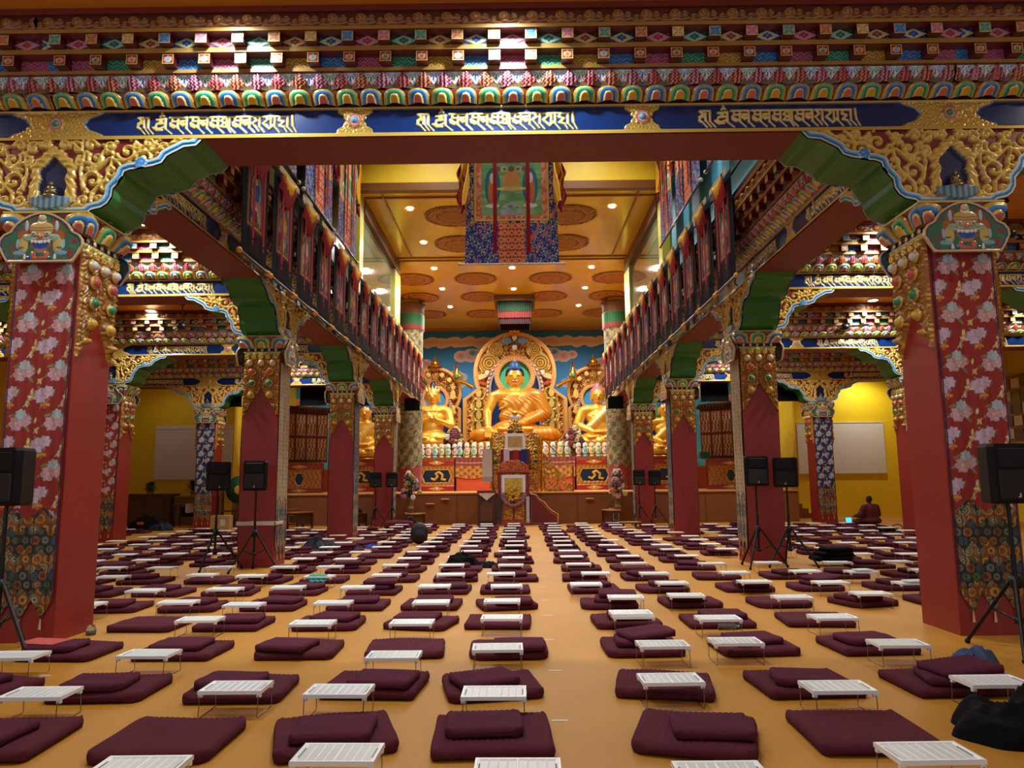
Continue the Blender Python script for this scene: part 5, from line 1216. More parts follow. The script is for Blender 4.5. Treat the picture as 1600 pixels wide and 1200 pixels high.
def altar_unit(x0, x1, y, z0, z1, dragon, label, rot=0, name='altar_cabinet', d=.8):
    w = x1-x0; t = empty(name, ((x0+x1)/2, y, z0), rot, label, 'cabinet', 'painted altar cabinets')
    MB().box(-w/2, w/2, 0, d, 0, z1-z0).build('body', REDW, t)
    X, Z = np.meshgrid(np.linspace(-w/2, w/2, 120), np.linspace(0, z1-z0, 90)); C, H = panel_field(X, Z, w, z1-z0, True, dragon)
    link('painted_front', grid('painted_front', np.stack([X, -.045-H, Z], -1), C), GILT, t)
    MB().box(-w/2-.03, w/2+.03, -.08, d, z1-z0, z1-z0+.06).build('top', WOODM, t); return t
altar_unit(-4.75, -3.0, 36.9, 1.25, 2.82, True, 'painted altar cabinet with golden dragon on dark blue, left of the throne')
altar_unit(3.05, 4.8, 36.9, 1.25, 2.82, True, 'painted altar cabinet with golden dragon on dark blue, right of the throne')
altar_unit(-8.6, -6.9, 36.9, 1.25, 2.82, True, 'painted altar cabinet in front of the far left buddha'); altar_unit(6.9, 8.6, 36.9, 1.25, 2.82, True, 'painted altar cabinet in front of the far right buddha')
altar_unit(-10.9, -8.9, 34.2, 1.25, 2.6, False, 'painted cabinet with small dark hexagon at the left end of the stage', .12); altar_unit(8.9, 10.9, 34.2, 1.25, 2.6, False, 'painted cabinet with small dark hexagon at the right end of the stage', -.12)
t = MB().box(-2.9, 2.95, 36.95, 38.0, 1.25, 2.85).build('altar_table', mat('orange red altar cloth', S(206, 84, 46), .8)); tag(t, 'long altar table draped in orange red cloth behind the throne', 'table')
X, Z = np.meshgrid(np.linspace(-2.95, 3.0, 260), np.linspace(0, .95, 24)); f = np.sin(X*16)*np.sin(Z*22); C = blank(X.shape, c4(196, 140, 60)); put(C, band(.1-f, 0, .2), c4(150, 84, 40)); C[Z > .55] = c4(136, 60, 56); C[(Z > .55) & (np.abs(Z-.7) < .02)] = c4(206, 150, 120)
sag = .10*np.abs(np.sin(X*2.2)); link('table_valance', grid('table_valance', np.stack([X, 36.9-.02*np.sin(X*30), 1.95+Z-sag*(1-Z)], -1), C), CLOTH, t)

# rows of small painted statues
def votive(h, c1, c2):
    p = []
    def a(mb, c): p.append((np.array(mb.v), mb.f, c))
    mb = MB().lathe([(.001, 0), (.12, 0), (.13, .06), (.07, .10)], 8); mb.ball((0, 0, .16), .10, 8, 6, 1, .8, .7); mb.lathe([(.06, .15), (.07, .26), (.09, .36), (.03, .42)], 8); mb.ball((0, 0, .47), .055, 8, 6)
    V, F, C = [], [], []; 
    me_v = np.array(mb.v)
    h_ = MB().ball((0, .03, .50), .13, 10, 6, 1, .15, 1).ball((0, .04, .27), .15, 10, 6, 1, .12, 1.2)
    return mb, h_
VM = []
for i, (ca, cb) in enumerate(((c4(150, 186, 150), c4(222, 226, 206)), (c4(206, 160, 140), c4(222, 222, 206)), (c4(120, 176, 180), c4(230, 230, 214)), (c4(200, 176, 110), c4(214, 222, 206)))):
    a, b = votive(1, ca, cb); tri = lambda mb: np.array([f if len(f) == 4 else tuple(f)+(f[-1],) for f in mb.f])
    V, F, C = join([(np.array(a.v), np.array(a.f), np.tile(ca, (len(a.v), 1))), (np.array(b.v), np.array(b.f), np.tile(cb, (len(b.v), 1)))]); VM.append(mk('votive', V, F, C))
vx = [x for x in np.arange(-4.65, -2.95, .33)]+[x for x in np.arange(-2.75, -.9, .36)]+[x for x in np.arange(1.2, 2.95, .36)]+[x for x in np.arange(3.2, 4.75, .33)]
for i, x in enumerate(vx):
    front = abs(x) > 2.9; o = link('votive_statue', VM[i % 4], PAINT, None, (float(x), 37.1, 2.88 if front else 2.85), 0); o.scale = (1, 1, 1.15 if front else 1.3)
    side = 'left' if x < 0 else 'right'; q = sum(1 for v_ in vx if (v_ < 0) == (x < 0) and abs(v_) < abs(x))
    tag(o, 'small pale haloed statue on the altar counter, %s %s of the throne' % (nth[q], side), 'statue', 'small statues along the altar counter')

# carved scripture cabinets
def scripture_cabinet(x, y, rot, label, n=3):
    t = empty('scripture_cabinet', (x, y, 2.66), rot, label, 'cabinet', 'scripture cabinets on the stage'); w = 2.1
    MB().box(-w/2, w/2, -.45, .45, 0, 2.35).build('body', WOOD, t)
    mb = MB().box(-w/2-.12, w/2+.12, -.58, .5, 2.35, 2.45).box(-w/2-.05, w/2+.05, -.5, .45, 2.45, 2.6)
    for i in range(15): mb.box(-w/2-.08+i*.155, -w/2+.0+i*.155, -.66, -.52, 2.42, 2.5)
    mb.build('cornice', WOOD, t)
    for i in range(4):
        for j in range(2):
            cx = -w/2+.27+i*.52; z0 = .12+j*1.12
            X, Z = np.meshgrid(np.linspace(-.22, .22, 24), np.linspace(0, 1.0, 44)); f = np.sin(X*40+3*np.sin(Z*14))*np.sin(Z*34); C = blank(X.shape, c4(110, 64, 34)); put(C, band(.1-f, 0, .2), c4(190, 150, 100, .1)); e = (np.abs(X) > .19) | (Z < .04) | (Z > .96); C[e] = c4(150, 84, 40)
            o = link('door_panel', grid('door_panel', np.stack([X, -.46-.02*f*(~e), Z], -1), C), PAINT, t, (cx, 0, z0))
    for s in (-1, 1):
        X, Z = np.meshgrid(np.linspace(-.4, .4, 20), np.linspace(0, 1.3, 30)); C = blank(X.shape, c4(120, 66, 30)); q = np.hypot(X/.28, (Z-.6)/.5); C[q < 1] = c4(70, 34, 24); C[(Z > 1.0) & (np.abs(X) < .3)] = c4(206, 90, 24)
        link('side_panel', grid('side_panel', np.stack([X, np.full_like(X, -w/2-.012), Z+.9], -1), C), PAINT, t, None, s*pi/2)
    return t
scripture_cabinet(-10.0, 34.9, .62, 'dark carved cabinet with eight door panels at the left end of the stage'); scripture_cabinet(9.95, 34.9, -.62, 'dark carved cabinet with eight door panels at the right end of the stage')
tag(MB().box(-.22, .22, -.2, .2, 0, .3, .02).build('green_box', mat('green lacquer', S(20, 90, 60), .4), None, (8.75, 34.3, 2.66)), 'small green box on the right end cabinet', 'box')
# black panels under the fourth beam row
for x0, x1, l in ((-8.55, -7.5, 'left bay, before the left carved cabinet'), (-11.4, -10.9, 'beside the outer left pillar'), (-6.2, -5.6, 'just left of the last left aisle pillar'), (-5.0, -4.3, 'under the end of the left scroll row'), (4.3, 5.0, 'under the end of the right scroll row'), (5.7, 6.2, 'just right of the last right aisle pillar'), (6.75, 6.98, 'narrow one in the right bay'), (7.5, 8.6, 'right bay, before the right carved cabinet'), (10.3, 11.5, 'beside the outer right pillar')):
    yy = 29.40 if abs(x0) > 5.2 else 33.6
    z0, z1 = (4.76, 5.515) if yy < 30 else (4.95, 5.515)
    t = tag(MB().box(x0, x1, yy, yy+.03, z0, z1).build('black_cloth_banner', BLACKC), 'black cloth panel hanging below the beams, '+l, 'banner'); MB().tube([(x0-.12, yy+.015, z0), (x1+.12, yy+.015, z0)], .018, 6).build('bottom_bar', METB, t)

# ------------------------------------------------------------------ throne, lectern and steps
THR = painted('carved throne paint', .35)
def carve(X, Z, s=1.0, a=c4(196, 140, 60, .3), b=c4(96, 46, 22)):
    f = np.sin(X*24*s+3*np.sin(Z*13*s))*np.sin(Z*22*s+3*np.sin(X*15*s)); g = np.clip(.5+.9*f, 0, 1)[..., None]; return (b*(1-g)+a*g).astype(np.float32), .02*f
t = empty('throne', (.05, 31.5, 1.25), 0, 'high golden carved throne with framed picture and peaked back, centre of the stage', 'throne')
MB().box(-.62, .62, -.55, .42, 0, 1.75).build('seat_base', REDW, t)
X, Z = np.meshgrid(np.linspace(-.98, .98, 120), np.linspace(0, .9, 60)); C, H = carve(X, Z, 1.2, c4(206, 156, 70, .3), c4(130, 50, 28)); link('carved_skirt', grid('carved_skirt', np.stack([X, -.6-H, Z], -1), C), THR, t)
X, Z = np.meshgrid(np.linspace(-1.1, 1.1, 170), np.linspace(0, 3.2, 220)); U = np.abs(X)
top = 2.35+.85*np.clip(1-U/.5, 0, 1)**.8+.35*np.clip(1-((U-.75)/.28)**2, 0, 1)*.6
C, H = carve(X, Z, .9, c4(226, 184, 84, .3), c4(130, 80, 34)); m = (np.hypot((U-.2)/.14, (Z-2.55)/.06) < 1); C[m] = c4(30, 20, 14); m = np.hypot(X/.12, (Z-2.3)/.12) < 1; C[m] = c4(222, 170, 70, .4); H = np.where(m, .06, H)
m = (U > .8) & (Z < 1.9); put(C, m*(np.sin(Z*16) > .3), c4(60, 96, 60))
o = link('carved_back', grid('carved_back', np.stack([X, .45-H, Z], -1), C, Z < top), THR, t); md = o.modifiers.new('thick', 'SOLIDIFY'); md.thickness = .08; md.offset = -1
pf = MB().box(-.42, .42, -.62, -.56, 1.70, 2.42).build('picture_frame', WHITEP, t); X, Z = np.meshgrid(np.linspace(-.30, .30, 20), np.linspace(1.84, 2.30, 20)); C, H = carve(X, Z, 2, c4(206, 176, 110), c4(176, 140, 80)); link('picture', grid('picture', np.stack([X, np.full_like(X, -.63), Z], -1), C), PAINT, pf)
for s in (-1, 1):
    MB().lathe([(.05, 0), (.07, .1), (.05, .3), (.05, 1.6), (.09, 1.7), (.05, 1.85), (.08, 2.1), (.02, 2.3)], 12, s*.98, -.6).build('golden_post', GOLDB, t)
    MB().box(s*.36-.12, s*.36+.12, -.66, -.63, .9, 1.75).build('hanging_cloth', mat('throne cloth %d' % s, S(*((206, 196, 220) if s < 0 else (24, 44, 130))), .7), t)
MB().box(-.1, .15, -.65, -.62, .95, 1.72).build('red_cloth', RSILK, t)
MB().ball((0, -.1, 3.3), .12).build('finial', GOLDB, t)
t = empty('lectern_throne', (-.02, 29.0, 0), 0, 'tall red and gold teaching seat front with white framed picture and garland, before the stage', 'lectern')
MB().box(-.60, .60, -.30, .55, 0, 2.05).build('body', REDW, t)
MB().box(-.61, .61, -.36, .6, 2.02, 2.08).build('moulding', mat('orange red paint', S(176, 70, 40), .4), t); MB().box(-.63, .63, -.33, .3, .0, .2).build('plinth', bpy.data.materials['orange red paint'], t)
X, Z = np.meshgrid(np.linspace(-.58, .58, 90), np.linspace(0, .42, 40)); tp = .22+.2*np.clip(1-(np.abs(X)/.5)**3, 0, 1); C, H = carve(X, Z, 2.2, c4(216, 120, 60), c4(150, 56, 30)); o = link('carved_crest', grid('carved_crest', np.stack([X, -.30-H, Z+2.08], -1), C, Z < tp), THR, t); md = o.modifiers.new('thick', 'SOLIDIFY'); md.thickness = .05; md.offset = -1
X, Z = np.meshgrid(np.linspace(-.52, .52, 110), np.linspace(.22, 1.98, 170)); C, H = carve(X, Z, 1.9, c4(222, 170, 60, .3), c4(150, 50, 30)); H = H+.0
m = (np.abs(X) < .04) & (Z < 1.1); C[m] = c4(150, 36, 30); m = (np.abs(X) > .40); C[m] = c4(160, 60, 34); m = np.hypot((np.abs(X)-.24)/.08, (Z-.85)/.1) < 1; C[m] = c4(170, 50, 40)
m = (Z > 1.25) & (Z < 1.92) & (np.abs(X) < .46); C[m] = c4(226, 228, 232); H = np.where(m, .03, H); m = (Z > 1.25) & (Z < 1.80) & (np.abs(X) < .34); C[m] = (c4(206, 170, 70)*(.7+.5*vnoise(X*14, Z*14, 3)[..., None]))[m]; H = np.where(m, .02, H)
link('carved_front', grid('carved_front', np.stack([X, -.31-H, Z], -1), C), THR, t)
rs = np.random.RandomState(3); mb = MB(); mb2 = MB()
for i in range(34):
    a = i/33*pi; mb.ball((-.42*math.cos(a)+rs.uniform(-.03, .03), -.42, 1.18-.42*math.sin(a)+rs.uniform(-.04, .04)), .055+.02*rs.rand(), 8, 6)
for i in range(26): mb2.ball((rs.uniform(-.2, .2), -.42, rs.uniform(.95, 1.5)), .05, 8, 6)
mb.build('garland', mat('mauve garland', S(140, 100, 116), .8, bump=.5, bscale=60), t); mb2.build('yellow_bouquet', mat('yellow silk flowers', S(214, 164, 40), .7), t)
for s in (-1, 1): MB().box(s*.54-.06, s*.54+.06, -.40, -.36, .12, 1.1).build('hanging_scarf', mat('scarf %d' % s, S(*((40, 60, 56) if s < 0 else (190, 196, 200))), .8), t)
t = empty('side_stair', (.62, 28.98, 0), 0, 'red curved side panel with golden edge, right of the teaching seat', 'panel')
pr_ = [(0, 0), (1.06, 0), (1.06, .42), (.86, .52), (.70, .66), (.55, .86), (.36, .98), (.24, 1.14), (.0, 1.20)]
MB().prism(pr_, 0, .55).build('panel', REDW, t)
mb = MB(); mb.tube([(x, -.005, z) for x, z in pr_[1:]], .022, 6); mb.tube([(x*.9+.04, -.005, max(.07, z*.93-.02)) for x, z in pr_+pr_[:1]], .009, 5); mb.build('golden_edge', mat('peach gold edge', S(222, 150, 80), .4), t)
t = empty('stair_balustrade', (1.25, 31.6, 1.25), 0, 'openwork golden balustrade with wheel sloping down from the throne, on the stage', 'balustrade')
X, Z = np.meshgrid(np.linspace(0, 1.25, 130), np.linspace(0, 1.75, 170)); tp = np.interp(X, [0, .25, .45, .6, .8, 1.0, 1.25], [1.65, 1.4, 1.1, .95, .62, .38, .30])
C, H = carve(X, Z, .62, c4(206, 160, 70, .35), c4(140, 90, 36)); q = np.hypot(X-.42, Z-.42); wheel = q < .22
fld = np.sin(X*15+3*np.sin(Z*8))*np.sin(Z*14+3*np.sin(X*9)); keep = (Z < tp) & ((fld > -.25) | (Z < .08) | (Z > tp-.07) | wheel | (X < .04) | (X > 1.2)); keep &= ~(wheel & (q < .17) & (q > .06) & (np.mod(np.arctan2(Z-.42, X-.42)*8/(2*pi), 1) > .5)); keep &= ~((Z > 1.75))
o = link('fretwork', grid('fretwork', np.stack([X, -H, Z], -1), C, keep), THR, t); md = o.modifiers.new('thick', 'SOLIDIFY'); md.thickness = .05
MB().tube([(-.05, -.1, 2.25), (1.22, -.1, .95)], .028, 8).build('sloping_rail', GOLDB, t); MB().box(1.20, 1.27, -.13, -.06, 0, 1.1).build('end_post', mat('brown post', S(120, 70, 40), .4), t)
MB().lathe([(.04, 0), (.05, .3), (.03, 2.0), (.06, 2.1), (.0, 2.3)], 10, -.08, -.1).build('golden_post', GOLDB, t)
t = empty('speaker_lectern', (-1.06, 28.95, 0), 0, 'dark wooden lectern with white scarf on top, left of the teaching seat', 'lectern')
MB().box(-.34, .34, -.25, .25, .08, 1.12).build('body', WOOD, t); MB().prism([(-.22, .2), (.22, .2), (.22, .78), (.12, .9), (0, .94), (-.12, .9), (-.22, .78)], -.27, -.25).build('arched_panel', mat('reddish panel wood', S(104, 56, 34), .4), t)
MB().box(-.37, .37, -.28, .28, .0, .08).build('plinth', WOOD, t); MB().box(-.36, .36, -.3, .3, 1.12, 1.34).build('red_top', REDW, t)
def drape(pts_fn, n, name, m, par, flip=False):
    a = np.linspace(0, 1, n[0]); b = np.linspace(0, 1, n[1]); A_, B_ = np.meshgrid(a, b); return link(name, grid(name, pts_fn(A_, B_), None, flip=flip), m, par)
WCL = mat('off white cloth', S(214, 204, 190), .85, bump=.15, bscale=20)
drape(lambda a, b: np.stack([-.3+a*.62, -.335-.02*np.sin(a*14), 1.22-.26*(1-np.abs(a-.5)*2)*(1-b)+.02*b], -1), (30, 8), 'scarf', WCL, t)
t = tag(empty('tall_white_hanging', (-1.08, 30.1, 1.25)), 'narrow white towel like cloth hanging on a stand, left of the throne', 'cloth')
MB().box(-.2, .2, -.02, .0, .62, 1.72).build('cloth', WCL, t); MB().box(-.2, .2, -.025, .0, .42, .60).build('cloth_end', mat('grey lace', S(176, 166, 156), .8), t); MB().tube([(-.25, .02, 1.72), (.25, .02, 1.72)], .02, 6).tube([(.22, .02, 0), (.22, .02, 1.72)], .02, 6).build('stand', WOOD, t)
mbx = tag(MB().box(-2.1, 2.9, 28.3, 28.9, 0, .012).build('floor_mat', mat('pale grey carpet strip', S(150, 130, 100), .9)), 'thin grey carpet strip on the floor before the lecterns', 'carpet')
mbx = None
# ------------------------------------------------------------------ flowers
LEAF = mat('dark green leaves', S(44, 70, 40), .6, var=.3, vscale=9); STEM = mat('stem green', S(70, 80, 40), .6)
def bouquet(x, y, z, R, H, n, cols, label, vase=None, name='flower_arrangement', seed=1):
    rs = np.random.RandomState(seed); t = empty(name, (x, y, z), 0, label, 'flowers'); vh = 0
    if vase:
        vh = vase; MB().lathe([(.001, 0), (.16, 0), (.13, .04), (.10, vh*.3), (.15, vh*.8), (.19, vh), (.16, vh), (.12, vh*.8)], 14).build('vase', mat('brown glazed vase %d' % seed, S(140, 110, 70), .35, var=.3), t)
    mb = MB()
    for i in range(260):
        a = rs.uniform(0, 2*pi); h = rs.rand()**.8; r = R*(1.05-h*.75)*rs.uniform(.35, 1.05); c = Vector((r*math.cos(a), r*math.sin(a)*.8, vh+h*H)); d = Vector((math.cos(a), math.sin(a), rs.uniform(-.4, .7))).normalized()*rs.uniform(.10, .2); w = d.cross(Vector((0, 0, 1))).normalized()*.035
        mb.add([c-d*.3, c+w, c+d, c-w], [(0, 1, 2, 3)])
    for i in range(10): a = rs.uniform(0, 2*pi); mb.tube([(0, 0, vh*.8), (R*.5*math.cos(a), R*.4*math.sin(a), vh+H*rs.uniform(.3, .9))], .012, 5)
    mb.build('foliage', LEAF, t)
    for i in range(n):
        a = rs.uniform(pi, 2*pi) if i % 3 else rs.uniform(0, 2*pi); h = (i+.5)/n; r = R*(1.0-h*.75)*rs.uniform(.6, 1.0); s = rs.uniform(.085, .13)*R/.45
        b = MB(); cx, cy, cz = r*math.cos(a), r*math.sin(a)*.8, vh+h*H
        b.ball((cx, cy, cz), s*.62, 8, 6)
        for q in range(6): aa = q*pi/3; b.ball((cx+s*.5*math.cos(aa), cy-.2*s, cz+s*.5*math.sin(aa)), s*.45, 6, 5)
        c = cols[i % len(cols)]; key = 'petal %d %d %d' % c
        b.build('blossom', bpy.data.materials.get(key) or mat(key, S(*c), .7), t)
    return t
FC = [(214, 206, 200), (176, 96, 120), (206, 116, 60), (226, 220, 210), (110, 60, 100), (190, 170, 80), (150, 160, 90), (206, 150, 150)]
for s, lb in ((-1, 'large mixed bouquet with white and orange blossoms in a tall vase, left before the stage'), (1, 'large mixed bouquet with white and pink blossoms in a tall vase, right before the stage')):
    xx = -4.02 if s < 0 else 4.0
    tt = tag(MB().lathe([(.2, 0), (.12, .06), (.08, .4), (.14, .62), (.15, .66), (.001, .66)], 14).build('flower_stand', WOODM, None, (xx, 29.0, 0)), 'small turned wooden stand under the %s bouquet' % ('left' if s < 0 else 'right'), 'stand')
    bouquet(xx, 29.0, .66, .46, 1.0, 26, FC if s < 0 else FC[::-1], lb, .42, seed=5+s)
    bouquet(-3.05 if s < 0 else 3.0, 38.05 if False else 37.6, 2.85, .72, 1.15, 38, [(96, 36, 40), (120, 50, 50), (196, 180, 130), (84, 30, 36), (206, 190, 160)], 'dark red and cream bouquet on the altar counter, %s of the great buddha' % ('left' if s < 0 else 'right'), .35, seed=8+s)
# low benches before the stage
def bench(x, y, w, d, h, label, rot=0, m=None, name='low_bench'):
    t = empty(name, (x, y, 0), rot, label, 'bench'); MB().box(-w/2, w/2, -d/2, d/2, h-.05, h, .01).build('top', WOODM, t)
    MB().box(-w/2+.05, w/2-.05, -d/2+.04, d/2-.04, .16, h-.05).build('body', m or WOOD, t); mb = MB()
    mb.tube([(-w/2+.10, -d/2+.03, .22), (w/2-.10, -d/2+.03, .22), (w/2-.10, -d/2+.03, h-.12), (-w/2+.10, -d/2+.03, h-.12), (-w/2+.10, -d/2+.03, .22)], .008, 4).build('painted_border', CREAM, t)
    for sx in (-1, 1):
        for sy in (-1, 1): MB().box(sx*(w/2-.04)-.03, sx*(w/2-.04)+.03, sy*(d/2-.04)-.03, sy*(d/2-.04)+.03, 0, h-.05).build('leg', WOOD, t)
bench(-8.0, 28.0, .50, 1.0, .62, 'small dark wooden bench left of the third aisle pillar', -.35); bench(-5.95, 28.4, .40, .9, .55, 'dark low table with offering, between the left aisle pillars', -.3)
bench(-3.72, 28.3, .42, .9, .52, 'small brown bench in front of the left bouquet', -.3); bench(3.62, 28.0, .42, .9, .60, 'small brown bench in front of the right bouquet', .3)
t = empty('orange_cabinet', (-8.95, 29.3, 0), 0, 'plain orange brown wooden box cabinet against the stage at the left', 'cabinet'); MB().box(-.5, .5, -.25, .25, 0, .66).build('body', mat('orange brown wood', S(168, 98, 44), .45), t); MB().box(-.54, .54, -.28, .28, .66, .70).build('top', WOODM, t)
bouquet(-5.95, 28.3, .56, .22, .14, 9, [(222, 170, 60), (206, 120, 50)], 'small heap of yellow flowers on the dark low table', None, seed=21)
V, F = rbox(1.05, .45, .26, .12, puff=.03, noise=.01); tag(link('maroon_bolster', mk('maroon_bolster', V, F), MAROON, None, (-4.25, 27.6, 0)), 'thick maroon bolster lying before the left bouquet', 'cushion')
bench(4.1, 26.7, .7, .5, .22, 'very low dark board bench beside the right bouquet', .2)

# ------------------------------------------------------------------ loudspeakers on tripods
def spk_mesh():
    mb = MB(); mb.prism([(-.21, 0), (.21, 0), (.21, .62), (-.21, .62)], -.13, .0)
    w = [(-.21, -.13), (.21, -.13), (.23, -.06), (.13, .17), (-.13, .17), (-.23, -.06)]; n = 6
    m2 = MB(); vs = []; 
    for z, k in ((0, .93), (.03, 1), (.53, 1), (.56, .93)): vs += [(x*k, y*k, z) for x, y in w]
    fs = [(i*n+j, i*n+(j+1) % n, i*n+n+(j+1) % n, i*n+n+j) for i in range(3) for j in range(n)]+[tuple(range(n-1, -1, -1)), tuple(range(3*n, 4*n))]
    m2.add(vs, fs); return m2.mesh('cabinet')
SPK = spk_mesh(); GRI = mat('speaker grille', S(24, 24, 25), .7, bump=.6, bscale=260)
GRM = MB().box(-.185, .185, -.145, -.12, .04, .31, .012).mesh('grille'); HRN = MB().box(-.17, .17, -.138, -.12, .33, .52, .01).mesh('horn_panel')
BADGE = MB().box(-.012, .018, -.150, -.146, .058, .066).box(.006, .018, -.150, -.146, .066, .096).mesh('badge'); BADM = mat('white badge', S(210, 206, 200), .5)
HRM = mat('horn plastic', S(12, 12, 13), .45, spec=.25)
POLE = MB().tube([(0, 0, .30), (0, 0, .95)], .024, 12).tube([(0, 0, .9), (0, 0, 1.46)], .0185, 12).mesh('pole'); COL_ = MB().lathe([(.024, .62), (.046, .62), (.046, .74), (.024, .74)], 10).mesh('collar'); COL2 = MB().lathe([(.024, .28), (.042, .28), (.042, .34), (.024, .34)], 10).mesh('collar')
LEG = MB().tube([(0, .035, .70), (0, .50, .03)], .019, 8).tube([(0, .03, .31), (0, .24, .40)], .011, 6).mesh('leg'); FT = MB().ball((0, .50, .026), .027, 8, 6).mesh('rubber_foot')
def stand_speaker(x, y, rot, top, label, sl):
    t = empty('speaker_stand', (x, y, 0), rot, sl, 'speaker stand'); o = link('pole', POLE, METB, t); link('collar', COL_, METB, t); link('collar', COL2, METB, t)
    for i in range(3): l = link('leg', LEG, METB, t, None, i*2*pi/3+.35); link('rubber_foot', FT, BLACK, l)
    z = top-.56; t.scale = (1, 1, z/1.46)
    s = empty('loudspeaker', (x, y, z-.01), rot, label, 'loudspeaker'); link('cabinet', SPK, BLACK, s); link('grille', GRM, GRI, s); link('horn_panel', HRN, HRM, s); link('badge', BADGE, BADM, s)
for x, y, r, h, w in ((-4.86, 7.30, -.25, 2.0, 'in front of the near left pillar'), (4.80, 7.15, .15, 1.94, 'in front of the near right pillar'), (-5.72, 14.55, .55, 2.08, 'left one of the pair at the second left pillar'), (-4.84, 14.2, .0, 2.08, 'right one of the pair at the second left pillar'),
                      (-5.22, 28.15, .15, 2.07, 'left one of the pair at the last left pillar'), (-4.62, 28.3, -.1, 2.07, 'right one of the pair at the last left pillar'), (4.66, 27.9, .1, 2.07, 'left one of the pair at the last right pillar'), (5.25, 27.9, -.2, 2.05, 'right one of the pair at the last right pillar'),
                      (4.66, 14.2, .05, 2.08, 'left one of the pair at the second right pillar'), (5.28, 14.3, -.5, 2.05, 'right one of the pair at the second right pillar')):
    stand_speaker(x, y, r, h, 'black loudspeaker, '+w, 'black tripod holding the loudspeaker, '+w)
# white cloth band tied around the second left pillar
tag(MB().box(-5.45, -4.67, 14.86, 14.9, .82, .90).box(-4.69, -4.65, 14.86, 15.3, .83, .89).build('white_band', WCL), 'white cloth band tied around the second left aisle pillar', 'cloth')
# ------------------------------------------------------------------ mats, cushions and folding tables
ROWS = [3.87, 5.27, 6.57, 7.93, 9.22, 10.57]+[11.93+1.345*i for i in range(12)]
LC = [-.02, -.97, -2.0, -3.13, -4.12, -5.1, -6.2, -7.25, -8.3, -9.4, -10.5, -13.2, -14.3, -15.4]
RC_ = [1.3, 2.33, 3.5, 4.6, 5.65, 6.75, 7.85, 8.95, 10.05, 11.2, 13.4, 14.5, 15.6]
MEAS = [(-6.37, 12.02), (-5.23, 9.24), (-5.05, 10.4), (-5.0, 12.17), (-4.18, 6.44), (-4.11, 7.72), (-4.09, 9.32), (-3.96, 10.46), (-3.3, 8.11), (-3.21, 5.26), (-3.19, 9.09), (-3.11, 10.6), (-3.05, 6.47), (-2.12, 10.54), (-2.12, 9.18), (-2.01, 7.84), (-1.97, 6.57), (-1.88, 5.38), (-1.81, 3.87), (-1.12, 5.27), (-1.04, 10.6), (-0.97, 7.83), (-0.92, 9.16), (-0.91, 6.33), (-0.83, 4.04), (-0.06, 9.21), (-0.04, 8.07), (-0.04, 6.6), (-0.03, 5.19), (-0.02, 10.54), (0.13, 3.8), (1.1, 10.67), (1.14, 3.74), (1.25, 5.51), (1.37, 8.12), (1.42, 6.68), (1.48, 9.43), (2.09, 6.78), (2.26, 9.54), (2.3, 4.0), (2.33, 10.72), (2.34, 8.31), (2.36, 5.27), (3.46, 7.95), (3.48, 6.65), (3.51, 5.39), (3.53, 10.78), (3.53, 9.32), (4.59, 6.69), (4.62, 9.57), (5.59, 11.0)]
ZV = []
for i in range(5):
    V, F = rbox(.73, .64, .070, .022, (72, 18, 3), rib=.037 if i != 2 else 0, puff=.006, noise=.006 if i else .003, seed=i+3, corner=(.06, .10, .16, .08, .05)[i]); ZV.append(mk('floor_mat_pad', V, F))
CV = []
for i in range(4):
    V, F = rbox(.48, .40, .058, .022, (48, 14, 3), rib=.037 if i % 2 else 0, puff=.006, noise=.005, seed=i+30, corner=(.05, .08, .10, .06)[i]); CV.append(mk('cushion_pad', V, F))
for me in ZV: me.materials.append(MAROON)
for me in CV: me.materials.append(MAROON2)
def table_meshes():
    X, Y = np.meshgrid(np.linspace(-.22, .22, 100), np.linspace(0, .28, 36)); C = blank(X.shape, c4(214, 218, 214)); H = np.zeros(X.shape)
    u = (X+.20)/.40*8; e = (np.abs(X) > .203) | (Y < .018) | (Y > .262); l = (np.abs(np.mod(u+.5, 1)-.5) < .05); C[e | l] = c4(248, 250, 248); H = np.where(e, .006, np.where(l, .002, 0)); sl_ = (np.abs(np.abs(X)-.196) < .004) & (Y > .07) & (Y < .21); C[sl_] = c4(70, 70, 66)
    top = (np.stack([X, Y, .178+H], -1)).reshape(-1, 3); idx = np.arange(X.size).reshape(X.shape); F = np.stack([idx[:-1, :-1], idx[:-1, 1:], idx[1:, 1:], idx[1:, :-1]], -1).reshape(-1, 4)
    b = MB().box(-.222, .222, -.002, .282, .160, .1835)
    b.f = b.f[:1]+b.f[2:]  # open top
    parts = [(top, F, C.reshape(-1, 4)), (np.array(b.v), np.array(b.f), np.tile(c4(244, 246, 244), (8, 1)))]
    for sx in (-1, 1):
        for y in (.02, .26): q = MB().box(sx*.205-.014, sx*.205+.014, y-.012, y+.012, .138, .165); parts.append((np.array(q.v), np.array(q.f), np.tile(c4(244, 246, 244), (8, 1))))
    tm = mk('tabletop', *join(parts), smooth=False); tm.materials.append(painted('white folding table plastic', .35, metal=False))
    g = MB().tube([(0, .0, .15), (0, -.012, .012), (0, .0, .004), (0, .28, .004), (0, .292, .012), (0, .28, .15)], .0032, 5).mesh('leg_frame'); g.materials.append(STEEL)
    return tm, g
TT, TL = table_meshes()
